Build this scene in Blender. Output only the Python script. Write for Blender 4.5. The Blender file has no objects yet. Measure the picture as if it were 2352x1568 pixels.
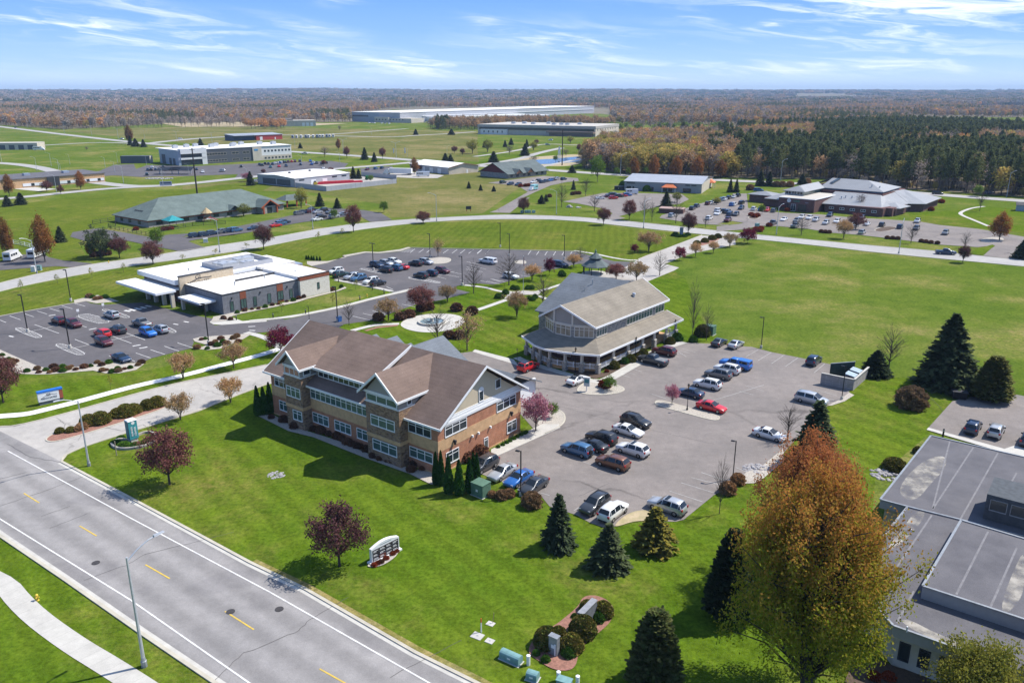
import bpy, bmesh, math, random
import numpy as np
from mathutils import Vector, Matrix
from mathutils.geometry import tessellate_polygon
sc = bpy.context.scene
COL = sc.collection
R = math.radians
FP, CX, CY, HC = 1829.0, 1176.0, 784.0, 48.0
TH = math.atan((784 - 212) / FP)
ct, st = math.cos(TH), math.sin(TH)
def G(x, y, z=0.0):
 "ground survey: picture point -> world point on the level plane z"
 u = x - CX; v = y - CY
 s = (HC - z) / (FP * st + v * ct)
 return Vector((u * s, (FP * ct - v * st) * s, z))
def proj(p):
 d = HC - p[2]; zc = p[1] * ct + d * st; vc = -p[1] * st + d * ct
 return CX + FP * p[0] / zc, CY + FP * vc / zc
def hgt(bx, by, ty):
 g = G(bx, by); lo, hi = 0.0, 47.0
 for _ in range(50):
  m = (lo + hi) / 2
  if proj((g.x, g.y, m))[1] > ty: lo = m
  else: hi = m
 return lo
class Z:
 def __init__(s, x0, y0, x1, w=2352): s.x0, s.y0, s.s = x0, y0, w / (x1 - x0)
 def d(s, x, y): return ((s.x0 + x / s.s) * .765625, (s.y0 + y / s.s) * .765625)
 def g(s, x, y, z=0): return G(*s.d(x, y), z)
REG = []
def tag(o, label=None, cat=None, group=None, kind=None, share=False):
 if label: o['label'] = label
 if cat: o['category'] = cat
 if group: o['group'] = group
 if kind: o['kind'] = kind
 if label and not kind: REG.append((o, share))
 return o
def thing(name, label, cat, loc=(0, 0, 0), rz=0.0, group=None, share=False):
 o = bpy.data.objects.new(name, None); COL.objects.link(o)
 o.empty_display_size = .3
 o.location = loc; o.rotation_euler = (0, 0, rz)
 return tag(o, label, cat, group, share=share)
def copy_tree(root, loc, rz, scale=1.0, label=None, cat=None, group=None, share=False):
 r = root.copy(); COL.objects.link(r)
 r.location = loc; r.rotation_euler = (0, 0, rz)
 r.scale = (scale,) * 3 if not hasattr(scale, '__len__') else scale
 for ch in root.children:
  c = ch.copy(); COL.objects.link(c); c.parent = r
  for g in ch.children:
   d = g.copy(); COL.objects.link(d); d.parent = c
 tag(r, label, cat, group, share=share)
 return r
ONES = 'zero one two three four five six seven eight nine ten eleven twelve thirteen fourteen fifteen sixteen seventeen eighteen nineteen twenty'.split()
ORDS = 'zeroth first second third fourth fifth sixth seventh eighth ninth tenth eleventh twelfth thirteenth fourteenth fifteenth sixteenth seventeenth eighteenth nineteenth twentieth'.split()
def num(n): return ONES[n] if n <= 20 else ('twenty', 'thirty', 'forty', 'fifty', 'sixty', 'seventy')[n // 10 - 2] + ('-' + ONES[n % 10] if n % 10 else '')
def nth(n): return ORDS[n] if n <= 20 else ('twenty', 'thirty', 'forty', 'fifty', 'sixty', 'seventy')[n // 10 - 2] + '-' + (ORDS[n % 10] if n % 10 else 'ieth')
def settle_labels():
 by = {}
 for o, share in REG:
  if not share: by.setdefault(o['label'], []).append(o)
 for lab, os_ in by.items():
  if len(os_) < 2: continue
  os_.sort(key=lambda o: proj(o.location)[0])
  n = len(os_)
  for i, o in enumerate(os_):
   w = 'leftmost' if i == 0 else 'rightmost' if i == n - 1 else nth(i + 1) + ' from left'
   if n == 2: w = ('left', 'right')[i] + ' one'
   o['label'] = lab + (', ' + w + ' of two' if n == 2 else ', %s of %s' % (w, num(n)))
class MB:
 def __init__(s): s.v = []; s.f = []; s.m = []
 def pt(s, p): s.v.append(tuple(p)); return len(s.v) - 1
 def poly(s, pts, mi=0):
  s.f.append([s.pt(p) for p in pts]); s.m.append(mi); return s
 def hexa(s, c, mi=0):
  i = [s.pt(p) for p in c]
  for q in ((0, 3, 2, 1), (4, 5, 6, 7), (0, 1, 5, 4), (1, 2, 6, 5), (2, 3, 7, 6), (3, 0, 4, 7)):
   s.f.append([i[k] for k in q]); s.m.append(mi)
  return s
 def box(s, x0, x1, y0, y1, z0, z1, mi=0):
  return s.hexa([(x0, y0, z0), (x1, y0, z0), (x1, y1, z0), (x0, y1, z0), (x0, y0, z1), (x1, y0, z1), (x1, y1, z1), (x0, y1, z1)], mi)
 def obox(s, o, u, v, w, mi=0):
  o, u, v, w = map(Vector, (o, u, v, w))
  return s.hexa([o, o + u, o + u + v, o + v, o + w, o + u + w, o + u + v + w, o + v + w], mi)
 def prism(s, pl, z0, z1, mi=0, mt=None):
  n = len(pl); a = [s.pt((p[0], p[1], z0)) for p in pl]; b = [s.pt((p[0], p[1], z1)) for p in pl]
  for i in range(n):
   j = (i + 1) % n; s.f.append([a[i], a[j], b[j], b[i]]); s.m.append(mi)
  s.f.append(list(reversed(a))); s.m.append(mi); s.f.append(b); s.m.append(mi if mt is None else mt)
  return s
 def slab(s, pts, t, mi=0, d=(0, 0, -1)):
  n = len(pts); d = Vector(d) * t
  a = [s.pt(p) for p in pts]; b = [s.pt(Vector(p) + d) for p in pts]
  s.f.append(a); s.m.append(mi); s.f.append(list(reversed(b))); s.m.append(mi)
  for i in range(n):
   j = (i + 1) % n; s.f.append([a[j], a[i], b[i], b[j]]); s.m.append(mi)
  return s
 def strip(s, p, q, w, h, mi=0):
  "a bar of width w and height h hanging under the line p-q"
  p, q = Vector(p), Vector(q); d = (q - p); n = Vector((-d.y, d.x, 0))
  n = n.normalized() if n.length > 1e-6 else Vector((1, 0, 0))
  return s.obox(p - n * w / 2 - Vector((0, 0, h)), d, n * w, (0, 0, h), mi)
 def tube(s, pts, rad, n=6, mi=0, cap=True):
  rings = []; P = [Vector(p) for p in pts]
  for i, p in enumerate(P):
   d = (P[min(i + 1, len(P) - 1)] - P[max(i - 1, 0)])
   d = d.normalized() if d.length > 1e-9 else Vector((0, 0, 1))
   u = d.cross(Vector((0, 0, 1)));
   if u.length < .05: u = d.cross(Vector((1, 0, 0)))
   u.normalize(); w = d.cross(u); r = rad[i] if hasattr(rad, '__len__') else rad
   rings.append([s.pt(p + (u * math.cos(6.28318 * k / n) + w * math.sin(6.28318 * k / n)) * r) for k in range(n)])
  for a, b in zip(rings, rings[1:]):
   for k in range(n):
    s.f.append([a[k], a[(k + 1) % n], b[(k + 1) % n], b[k]]); s.m.append(mi)
  if cap:
   s.f.append(list(reversed(rings[0]))); s.m.append(mi); s.f.append(rings[-1]); s.m.append(mi)
  return s
 def lathe(s, prof, n=10, c=(0, 0), mi=0):
  rings = [[s.pt((c[0] + r * math.cos(6.28318 * k / n), c[1] + r * math.sin(6.28318 * k / n), z)) for k in range(n)] for r, z in prof]
  for a, b in zip(rings, rings[1:]):
   for k in range(n):
    s.f.append([a[k], a[(k + 1) % n], b[(k + 1) % n], b[k]]); s.m.append(mi)
  s.f.append(list(reversed(rings[0]))); s.m.append(mi); s.f.append(rings[-1]); s.m.append(mi)
  return s
 def mesh(s, name, mats, smooth=False):
  me = bpy.data.meshes.new(name); me.from_pydata(s.v, [], s.f)
  for m in (mats if isinstance(mats, (list, tuple)) else [mats]): me.materials.append(m)
  me.polygons.foreach_set('material_index', s.m)
  if smooth: me.polygons.foreach_set('use_smooth', [True] * len(s.f))
  bm = bmesh.new(); bm.from_mesh(me); bmesh.ops.recalc_face_normals(bm, faces=bm.faces); bm.to_mesh(me); bm.free()
  me.update(); return me
 def build(s, name, mats, parent=None, smooth=False):
  o = bpy.data.objects.new(name, s.mesh(name, mats, smooth)); COL.objects.link(o)
  if parent: o.parent = parent
  return o
def link(name, me, parent=None):
 o = bpy.data.objects.new(name, me); COL.objects.link(o)
 if parent: o.parent = parent
 return o
def nd(nt, t, **kw):
 n = nt.nodes.new(t)
 for k, v in kw.items():
  if k in n.inputs: n.inputs[k].default_value = v
  else: setattr(n, k, v)
 return n
def newmat(name):
 m = bpy.data.materials.new(name); m.use_nodes = True
 b = m.node_tree.nodes['Principled BSDF']
 return m, m.node_tree, b
def c4(c): return (c[0], c[1], c[2], 1)
def ramp(nt, fac, stops):
 r = nt.nodes.new('ShaderNodeValToRGB'); nt.links.new(fac, r.inputs[0])
 e = r.color_ramp.elements
 e[0].position, e[0].color = stops[0][0], c4(stops[0][1]); e[1].position, e[1].color = stops[-1][0], c4(stops[-1][1])
 for p, c in stops[1:-1]:
  k = e.new(p); k.color = c4(c)
 return r.outputs[0]
def objco(nt): return nt.nodes.new('ShaderNodeTexCoord').outputs['Object']
def wpos(nt): return nt.nodes.new('ShaderNodeNewGeometry').outputs['Position']
def noise(nt, co, scale, det=3, rough=.55):
 n = nd(nt, 'ShaderNodeTexNoise', Scale=scale, Detail=det, Roughness=rough); nt.links.new(co, n.inputs['Vector']); return n.outputs['Fac']
def mixc(nt, fac, a, b, mode='MIX'):
 m = nt.nodes.new('ShaderNodeMix'); m.data_type = 'RGBA'; m.blend_type = mode
 for k, v in ((0, fac), (6, a), (7, b)):
  if hasattr(v, 'is_linked') or hasattr(v, 'links'): nt.links.new(v, m.inputs[k])
  elif k == 0: m.inputs[0].default_value = v
  else: m.inputs[k].default_value = c4(v)
 return m.outputs[2]
def plain(name, c, rough=.6, metal=0.0, var=.15, scale=2.0, c2=None, world=False, fine=0.0, fscale=30, bump=0.0, spec=.3):
 m, nt, b = newmat(name)
 co = wpos(nt) if world else objco(nt)
 c2 = c2 or tuple(x * (1 - var * 2) for x in c)
 col = ramp(nt, noise(nt, co, scale, 5, .6), [(.35, c), (.68, c2)])
 if fine:
  f = ramp(nt, noise(nt, co, fscale, 2), [(.3, (1 - fine,) * 3), (.7, (1 + fine,) * 3)])
  col = mixc(nt, 1.0, col, f, 'MULTIPLY')
 nt.links.new(col, b.inputs['Base Color'])
 b.inputs['Roughness'].default_value = rough; b.inputs['Metallic'].default_value = metal
 b.inputs['Specular IOR Level'].default_value = spec
 if bump:
  bp = nd(nt, 'ShaderNodeBump', Strength=bump, Distance=.05); nt.links.new(noise(nt, co, fscale, 2), bp.inputs['Height']); nt.links.new(bp.outputs[0], b.inputs['Normal'])
 return m
def brick(name, c1, c2, mortar, sx=1.6, rough=.85, bw=.5, rh=.25, off=.5):
 m, nt, b = newmat(name)
 tc = objco(nt); sep = nt.nodes.new('ShaderNodeSeparateXYZ'); nt.links.new(tc, sep.inputs[0])
 ad = nd(nt, 'ShaderNodeMath', operation='ADD'); nt.links.new(sep.outputs[0], ad.inputs[0]); nt.links.new(sep.outputs[1], ad.inputs[1])
 cb = nt.nodes.new('ShaderNodeCombineXYZ'); nt.links.new(ad.outputs[0], cb.inputs[0]); nt.links.new(sep.outputs[2], cb.inputs[1])
 t = nd(nt, 'ShaderNodeTexBrick', Scale=sx, Color1=c4(c1), Color2=c4(c2), Mortar=c4(mortar)); t.offset = off
 t.inputs['Brick Width'].default_value = bw; t.inputs['Row Height'].default_value = rh; t.inputs['Mortar Size'].default_value = .012
 nt.links.new(cb.outputs[0], t.inputs['Vector'])
 f = ramp(nt, noise(nt, tc, 1.3, 4), [(.3, (.8,) * 3), (.7, (1.12,) * 3)])
 nt.links.new(mixc(nt, 1.0, t.outputs[0], f, 'MULTIPLY'), b.inputs['Base Color'])
 b.inputs['Roughness'].default_value = rough; b.inputs['Specular IOR Level'].default_value = .15
 return m
def stone(name, cols, scale=2.2, mortar=(.3, .27, .23)):
 m, nt, b = newmat(name); tc = objco(nt)
 mp = nt.nodes.new('ShaderNodeMapping'); mp.inputs['Scale'].default_value = (1, 1, 2.2); nt.links.new(tc, mp.inputs[0])
 v = nd(nt, 'ShaderNodeTexVoronoi', Scale=scale); nt.links.new(mp.outputs[0], v.inputs['Vector'])
 sp = nt.nodes.new('ShaderNodeSeparateColor'); nt.links.new(v.outputs['Color'], sp.inputs[0])
 col = ramp(nt, sp.outputs[0], [(i / (len(cols) - 1), c) for i, c in enumerate(cols)])
 nt.links.new(col, b.inputs['Base Color']); b.inputs['Roughness'].default_value = .9; b.inputs['Specular IOR Level'].default_value = .1
 return m
def shingle(name, c1, c2, rows=3.0):
 m, nt, b = newmat(name); tc = objco(nt)
 sep = nt.nodes.new('ShaderNodeSeparateXYZ'); nt.links.new(tc, sep.inputs[0])
 w = nd(nt, 'ShaderNodeMath', operation='MULTIPLY'); w.inputs[1].default_value = rows; nt.links.new(sep.outputs[2], w.inputs[0])
 fr = nd(nt, 'ShaderNodeMath', operation='FRACT'); nt.links.new(w.outputs[0], fr.inputs[0])
 lines = ramp(nt, fr.outputs[0], [(0, (.84,) * 3), (.25, (1,) * 3), (1, (1,) * 3)])
 col = ramp(nt, noise(nt, tc, 7, 5, .8), [(.3, c1), (.7, c2)])
 big = ramp(nt, noise(nt, tc, .35, 5, .65), [(.3, (.8,) * 3), (.7, (1.15,) * 3)])
 sp = ramp(nt, noise(nt, tc, 28, 1), [(.35, (.8,) * 3), (.65, (1.2,) * 3)])
 c = mixc(nt, 1.0, mixc(nt, 1.0, mixc(nt, 1.0, col, lines, 'MULTIPLY'), big, 'MULTIPLY'), sp, 'MULTIPLY')
 nt.links.new(c, b.inputs['Base Color']); b.inputs['Roughness'].default_value = .92; b.inputs['Specular IOR Level'].default_value = .1
 return m
def ribbed(name, c, per=.6, rough=.45, metal=.3, axis=0, dark=.75):
 m, nt, b = newmat(name); tc = objco(nt)
 sep = nt.nodes.new('ShaderNodeSeparateXYZ'); nt.links.new(tc, sep.inputs[0])
 w = nd(nt, 'ShaderNodeMath', operation='MULTIPLY'); w.inputs[1].default_value = 1 / per; nt.links.new(sep.outputs[axis], w.inputs[0])
 fr = nd(nt, 'ShaderNodeMath', operation='FRACT'); nt.links.new(w.outputs[0], fr.inputs[0])
 l = ramp(nt, fr.outputs[0], [(0, (dark,) * 3), (.14, (1,) * 3), (1, (1,) * 3)])
 col = ramp(nt, noise(nt, tc, .3, 4), [(.3, c), (.75, tuple(x * .85 for x in c))])
 nt.links.new(mixc(nt, 1.0, col, l, 'MULTIPLY'), b.inputs['Base Color'])
 b.inputs['Roughness'].default_value = rough; b.inputs['Metallic'].default_value = metal
 return m
def glassy(name, c, rough=.08, var=.5):
 m, nt, b = newmat(name); tc = objco(nt)
 nt.links.new(ramp(nt, noise(nt, tc, .7, 2), [(.35, c), (.65, tuple(x * (1 + var) for x in c))]), b.inputs['Base Color'])
 b.inputs['Roughness'].default_value = rough; b.inputs['Specular IOR Level'].default_value = .6
 return m
def leafmat(name, stops, trans=.35, grad=None, rough=.6):
 "leaf colours vary from leaf to leaf; grad=(z0,z1,stops) lets the species' own colour run from low to high foliage"
 m, nt, b = newmat(name)
 isl = nt.nodes.new('ShaderNodeNewGeometry').outputs['Random Per Island']
 n = len(stops)
 col = ramp(nt, isl, [(i / max(1, n - 1), c) for i, c in enumerate(stops)])
 oi = nt.nodes.new('ShaderNodeObjectInfo').outputs['Random']
 if grad:
  z0, z1, gs = grad
  sep = nt.nodes.new('ShaderNodeSeparateXYZ'); nt.links.new(objco(nt), sep.inputs[0])
  ad = nd(nt, 'ShaderNodeMath', operation='MULTIPLY_ADD'); nt.links.new(isl, ad.inputs[0]); ad.inputs[1].default_value = (z1 - z0) * .5; nt.links.new(sep.outputs[2], ad.inputs[2])
  mr = nd(nt, 'ShaderNodeMapRange'); nt.links.new(ad.outputs[0], mr.inputs[0]); mr.inputs[1].default_value = z0; mr.inputs[2].default_value = z1
  col = mixc(nt, .65, col, ramp(nt, mr.outputs[0], [(i / max(1, len(gs) - 1), c) for i, c in enumerate(gs)]))
 col = mixc(nt, 1.0, col, ramp(nt, oi, [(0, (.7, .76, .8)), (1, (1.3, 1.2, 1.1))]), 'MULTIPLY')
 nt.nodes.remove(b)
 d = nt.nodes.new('ShaderNodeBsdfDiffuse'); t = nt.nodes.new('ShaderNodeBsdfTranslucent'); mx = nd(nt, 'ShaderNodeMixShader'); mx.inputs[0].default_value = trans
 nt.links.new(col, d.inputs[0]); nt.links.new(col, t.inputs[0]); nt.links.new(d.outputs[0], mx.inputs[1]); nt.links.new(t.outputs[0], mx.inputs[2])
 nt.links.new(mx.outputs[0], nt.nodes['Material Output'].inputs[0])
 return m
def grass(name, ga, gb, dry, dryamt=.55, stripe=0.0, ang=0.0, per=3.4, dscale=.05):
 m, nt, b = newmat(name); co = wpos(nt)
 col = ramp(nt, noise(nt, co, .03, 5, .65), [(.32, ga), (.68, gb)])
 dr = ramp(nt, noise(nt, co, dscale, 8, .68), [(dryamt, (0,) * 3), (dryamt + .2, (1,) * 3)])
 dr2 = ramp(nt, noise(nt, co, .9, 4, .7), [(.35, (0.1,) * 3), (.65, (1,) * 3)])
 dfac = mixc(nt, 1.0, dr, dr2, 'MULTIPLY')
 bw = nt.nodes.new('ShaderNodeRGBToBW'); nt.links.new(dfac, bw.inputs[0])
 col = mixc(nt, bw.outputs[0], col, dry)
 f = ramp(nt, noise(nt, co, 1.7, 4, .8), [(.3, (.52, .56, .5)), (.7, (1.42, 1.38, 1.3))])
 col = mixc(nt, 1.0, col, f, 'MULTIPLY')
 f2 = ramp(nt, noise(nt, co, .22, 6, .7), [(.3, (.74, .82, .72)), (.7, (1.28, 1.16, 1.15))])
 col = mixc(nt, 1.0, col, f2, 'MULTIPLY')
 if stripe:
  mp = nt.nodes.new('ShaderNodeMapping'); mp.inputs['Rotation'].default_value = (0, 0, ang); nt.links.new(co, mp.inputs[0])
  w = nd(nt, 'ShaderNodeTexWave', Scale=.31416 / per, Distortion=2.6, Detail=3.0); w.inputs['Detail Scale'].default_value = .6
  nt.links.new(mp.outputs[0], w.inputs['Vector'])
  s = ramp(nt, w.outputs['Fac'], [(.2, (1 - stripe,) * 3), (.8, (1 + stripe,) * 3)])
  col = mixc(nt, 1.0, col, s, 'MULTIPLY')
 nt.links.new(col, b.inputs['Base Color']); b.inputs['Roughness'].default_value = 1.0; b.inputs['Specular IOR Level'].default_value = 0.0
 bp = nd(nt, 'ShaderNodeBump', Strength=.5, Distance=.12); nt.links.new(noise(nt, co, 5, 3, .7), bp.inputs['Height']); nt.links.new(bp.outputs[0], b.inputs['Normal'])
 return m
def paving(name, c1, c2, scale=.12, spk=.14, crack=0.0, joint=0.0, jang=0.0, lane=None):
 m, nt, b = newmat(name); co = wpos(nt)
 col = ramp(nt, noise(nt, co, scale, 7, .65), [(.3, c1), (.7, c2)])
 f = ramp(nt, noise(nt, co, 9, 2, .8), [(.25, (1 - spk,) * 3), (.75, (1 + spk,) * 3)])
 col = mixc(nt, 1.0, col, f, 'MULTIPLY')
 st2 = ramp(nt, noise(nt, co, .7, 5, .7), [(.3, (.88,) * 3), (.7, (1.1,) * 3)])
 col = mixc(nt, 1.0, col, st2, 'MULTIPLY')
 if crack:
  wr = nd(nt, 'ShaderNodeTexNoise', Scale=.25, Detail=4.0); nt.links.new(co, wr.inputs['Vector'])
  ad = nd(nt, 'ShaderNodeVectorMath', operation='MULTIPLY_ADD'); nt.links.new(wr.outputs['Color'], ad.inputs[0]); ad.inputs[1].default_value = (5, 5, 0); nt.links.new(co, ad.inputs[2])
  v = nd(nt, 'ShaderNodeTexVoronoi', Scale=crack); v.feature = 'DISTANCE_TO_EDGE'; nt.links.new(ad.outputs[0], v.inputs['Vector'])
  l = ramp(nt, v.outputs['Distance'], [(0, (.55,) * 3), (.012, (1,) * 3), (1, (1,) * 3)])
  msk = ramp(nt, noise(nt, co, .06, 3), [(.45, (0,) * 3), (.6, (1,) * 3)])
  col = mixc(nt, 1.0, col, mixc(nt, msk, (1, 1, 1), l), 'MULTIPLY')
 if lane:
  mp = nt.nodes.new('ShaderNodeMapping'); mp.inputs['Rotation'].default_value = (0, 0, lane); nt.links.new(co, mp.inputs[0])
  w = nd(nt, 'ShaderNodeTexWave', Scale=.31416 / 3.1, Distortion=.7, Detail=2.0); w.bands_direction = 'Y'; nt.links.new(mp.outputs[0], w.inputs['Vector'])
  col = mixc(nt, 1.0, col, ramp(nt, w.outputs['Fac'], [(.1, (.86,) * 3), (.9, (1.07,) * 3)]), 'MULTIPLY')
  pt_ = ramp(nt, noise(nt, co, .09, 2, .4), [(.58, (1,) * 3), (.6, (.9, .9, .91))]); col = mixc(nt, 1.0, col, pt_, 'MULTIPLY')
 if joint:
  mp = nt.nodes.new('ShaderNodeMapping'); mp.inputs['Rotation'].default_value = (0, 0, jang); nt.links.new(co, mp.inputs[0])
  sep = nt.nodes.new('ShaderNodeSeparateXYZ'); nt.links.new(mp.outputs[0], sep.inputs[0])
  w = nd(nt, 'ShaderNodeMath', operation='MULTIPLY'); w.inputs[1].default_value = 1 / joint; nt.links.new(sep.outputs[0], w.inputs[0])
  fr = nd(nt, 'ShaderNodeMath', operation='FRACT'); nt.links.new(w.outputs[0], fr.inputs[0])
  col = mixc(nt, 1.0, col, ramp(nt, fr.outputs[0], [(0, (.7,) * 3), (.04, (1,) * 3), (1, (1,) * 3)]), 'MULTIPLY')
 nt.links.new(col, b.inputs['Base Color']); b.inputs['Roughness'].default_value = .9; b.inputs['Specular IOR Level'].default_value = .2
 return m
W = plain('white_paint', (.75, .76, .77), .5, var=.04)
WT = plain('white_trim', (.78, .78, .77), .55, var=.04)
CREAMT = plain('cream_trim', (.62, .57, .49), .6, var=.05)
BLK = plain('black_metal', (.018, .018, .02), .45, var=.2)
GALV = plain('galvanised_metal', (.52, .54, .56), .4, .35, var=.08)
GREY = plain('grey_metal', (.32, .34, .36), .45, .3)
GLASS = glassy('window_glass', (.02, .03, .035))
GLASSW = glassy('curtained_glass', (.16, .16, .12), .12, 1.2)
GLASSG = glassy('greenish_glass', (.05, .09, .085), .1)
CONC = paving('concrete', (.52, .5, .45), (.44, .42, .38), .3, .08)
CONCW = paving('fresh_concrete', (.8, .79, .75), (.7, .69, .66), .3, .06)
KERB = plain('kerb_concrete', (.5, .46, .37), .9, var=.1, world=True, scale=.6)
# ================================================================ camera, sky, sun
cam = bpy.data.objects.new('camera', bpy.data.cameras.new('camera')); COL.objects.link(cam); sc.camera = cam
cam.data.sensor_width = 36; cam.data.lens = 36 * FP / 2352; cam.data.clip_end = 60000; cam.data.clip_start = .5
cam.location = (0, 0, HC); cam.rotation_euler = (R(90) - TH, 0, 0)
HAZE_D = 8e-5
SUN_AZ, SUN_EL = R(69), R(52)          # azimuth clockwise from the view direction
sd = Vector((math.sin(SUN_AZ) * math.cos(SUN_EL), math.cos(SUN_AZ) * math.cos(SUN_EL), math.sin(SUN_EL)))
sun = bpy.data.objects.new('sun', bpy.data.lights.new('sun', 'SUN')); COL.objects.link(sun)
sun.data.energy = 4.3; sun.data.angle = R(.53); sun.data.color = (1, .955, .885)
sun.rotation_euler = (-sd).to_track_quat('-Z', 'Y').to_euler()
w = bpy.data.worlds.new('World'); sc.world = w; w.use_nodes = True
nt = w.node_tree; bg = nt.nodes['Background']
tc = nt.nodes.new('ShaderNodeTexCoord').outputs['Generated']
sep = nt.nodes.new('ShaderNodeSeparateXYZ'); nt.links.new(tc, sep.inputs[0])
def mth(op, a, b=None, c=None):
 n = nt.nodes.new('ShaderNodeMath'); n.operation = op
 for i, v in enumerate((a, b, c)):
  if v is None: continue
  if hasattr(v, 'links'): nt.links.new(v, n.inputs[i])
  else: n.inputs[i].default_value = v
 return n.outputs[0]
zpos = mth('MAXIMUM', sep.outputs[2], 0.0)
zs = mth('ADD', mth('MULTIPLY', zpos, 2.6), .012)
cb = nt.nodes.new('ShaderNodeCombineXYZ'); nt.links.new(sep.outputs[0], cb.inputs[0]); nt.links.new(sep.outputs[1], cb.inputs[1]); nt.links.new(zs, cb.inputs[2])
nrm = nd(nt, 'ShaderNodeVectorMath', operation='NORMALIZE'); nt.links.new(cb.outputs[0], nrm.inputs[0])
sky = nt.nodes.new('ShaderNodeTexSky'); sky.sky_type = 'NISHITA'; sky.sun_disc = False
sky.sun_elevation = SUN_EL; sky.sun_rotation = SUN_AZ; sky.air_density = 1.0; sky.dust_density = .35; sky.ozone_density = 2.2; sky.altitude = 300
nt.links.new(nrm.outputs[0], sky.inputs[0])
az = mth('ARCTAN2', sep.outputs[0], sep.outputs[1]); el = sep.outputs[2]
c2 = nt.nodes.new('ShaderNodeCombineXYZ')
nt.links.new(mth('ADD', mth('MULTIPLY', az, 9.0), mth('MULTIPLY', el, 38.0)), c2.inputs[0]); nt.links.new(mth('MULTIPLY', el, 46.0), c2.inputs[1])
wr = nd(nt, 'ShaderNodeTexNoise', Scale=.9, Detail=3.0); nt.links.new(c2.outputs[0], wr.inputs['Vector'])
wadd = nd(nt, 'ShaderNodeVectorMath', operation='MULTIPLY_ADD'); nt.links.new(wr.outputs['Color'], wadd.inputs[0]); wadd.inputs[1].default_value = (2.6, 2.2, 0); nt.links.new(c2.outputs[0], wadd.inputs[2])
ns = nd(nt, 'ShaderNodeTexNoise', Scale=1.1, Detail=8.0, Roughness=.6); nt.links.new(wadd.outputs[0], ns.inputs['Vector'])
def srt(v0, v1, x):
 n = nd(nt, 'ShaderNodeMapRange', interpolation_type='SMOOTHSTEP'); nt.links.new(x, n.inputs[0]); n.inputs[1].default_value = v0; n.inputs[2].default_value = v1; return n.outputs[0]
BANKS = [(-0.5, 0.07, 0.163, 0.0156, -0.16, 0.85), (-0.3, 0.052, 0.2, 0.0156, -0.13, 0.65), (-0.4, 0.088, 0.075, 0.0078, -0.2, 0.55), (-0.24, 0.072, 0.062, 0.0065, -0.16, 0.55), (-0.1, 0.034, 0.062, 0.013, 0.1, 0.8), (0.05, 0.062, 0.088, 0.013, -0.05, 0.55), (0.085, 0.046, 0.056, 0.0104, -0.2, 0.7), (0.165, 0.056, 0.037, 0.0052, -0.05, 0.5), (0.2, 0.052, 0.025, 0.0039, 0, 0.6), (0.36, 0.084, 0.163, 0.0286, -0.06, 1.0), (0.41, 0.06, 0.062, 0.0234, -0.15, 0.9), (0.54, 0.088, 0.15, 0.0234, 0.02, 0.8), (-0.2, 0.103, 0.025, 0.0078, 0, 0.8), (0, 0.022, 0.75, 0.0104, 0, 0.35), (-0.36, 0.022, 0.075, 0.0039, -0.1, 0.6), (0.24, 0.024, 0.25, 0.0078, 0.03, 0.5), (-0.03, 0.078, 0.025, 0.0078, -0.3, 0.4)]
tot = None
for a0, e0, sa, se, slp, amt in BANKS:
 da = mth('SUBTRACT', az, a0); de = mth('SUBTRACT', mth('SUBTRACT', el, e0), mth('MULTIPLY', da, slp))
 q = mth('ADD', mth('POWER', mth('ABSOLUTE', mth('DIVIDE', da, sa)), 2.0), mth('POWER', mth('ABSOLUTE', mth('DIVIDE', de, se)), 2.0))
 g = mth('MULTIPLY', mth('EXPONENT', mth('MULTIPLY', q, -1.0)), amt)
 tot = g if tot is None else mth('ADD', tot, g)
cl = mth('MULTIPLY', mth('MINIMUM', tot, 1.1), srt(.41, .78, ns.outputs['Fac']))
cl = mth('MINIMUM', mth('MULTIPLY', cl, 1.25), .96)
hz = mth('EXPONENT', mth('MULTIPLY', zpos, -34.0))
low = ramp(nt, zpos, [(0, (.35, .425, .51)), (.012, (.315, .405, .53)), (.035, (.215, .33, .54)), (.065, (.145, .265, .52)), (.105, (.098, .212, .495)), (.3, (.07, .16, .4))])
low10 = mixc(nt, 1.0, low, (10, 10, 10), 'MULTIPLY')
hazed = mixc(nt, srt(.12, .5, zpos), low10, sky.outputs[0])
skyc = mixc(nt, cl, hazed, (5.9, 6.15, 6.4))
nt.links.new(skyc, bg.inputs[0]); bg.inputs[1].default_value = .15
sc.view_settings.view_transform = 'Standard'; sc.view_settings.look = 'None'; sc.view_settings.gamma = 1; sc.view_settings.use_curve_mapping = False
sc.view_settings.exposure = 0.62
sc.cycles.max_bounces = 6; sc.cycles.transparent_max_bounces = 8; sc.cycles.diffuse_bounces = 2; sc.cycles.glossy_bounces = 2; sc.cycles.volume_bounces = 0
sc.cycles.use_denoising = True
# ================================================================ ground and paving
GR = dict(a=(.085, .155, .016), b=(.125, .2, .024))
M_MEADOW = grass('meadow_grass', (.08, .13, .018), (.125, .162, .03), (.29, .225, .115), .5, dscale=.03)
M_LAWN = grass('lawn_grass', (.066, .122, .009), (.104, .152, .015), (.21, .175, .06), .5, .08, R(-38), 3.2, .04)
M_LAWN2 = grass('oval_lawn_grass', (.082, .122, .015), (.118, .148, .022), (.22, .185, .07), .53, .065, R(8), 2.6)
M_FIELD = grass('rough_field_grass', (.1, .122, .032), (.15, .148, .052), (.3, .235, .135), .45, dscale=.018)
M_ASPH = paving('old_asphalt', (.25, .218, .198), (.172, .154, .143), .09, .16, .03)
M_ROAD = paving('grey_road', (.295, .278, .265), (.235, .224, .217), .06, .14, 0, 0, 0, R(38.5))
M_DARK = paving('dark_asphalt', (.135, .124, .126), (.088, .083, .087), .09, .18)
M_STREET = paving('worn_street', (.40, .385, .36), (.32, .31, .295), .05, .07)
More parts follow.
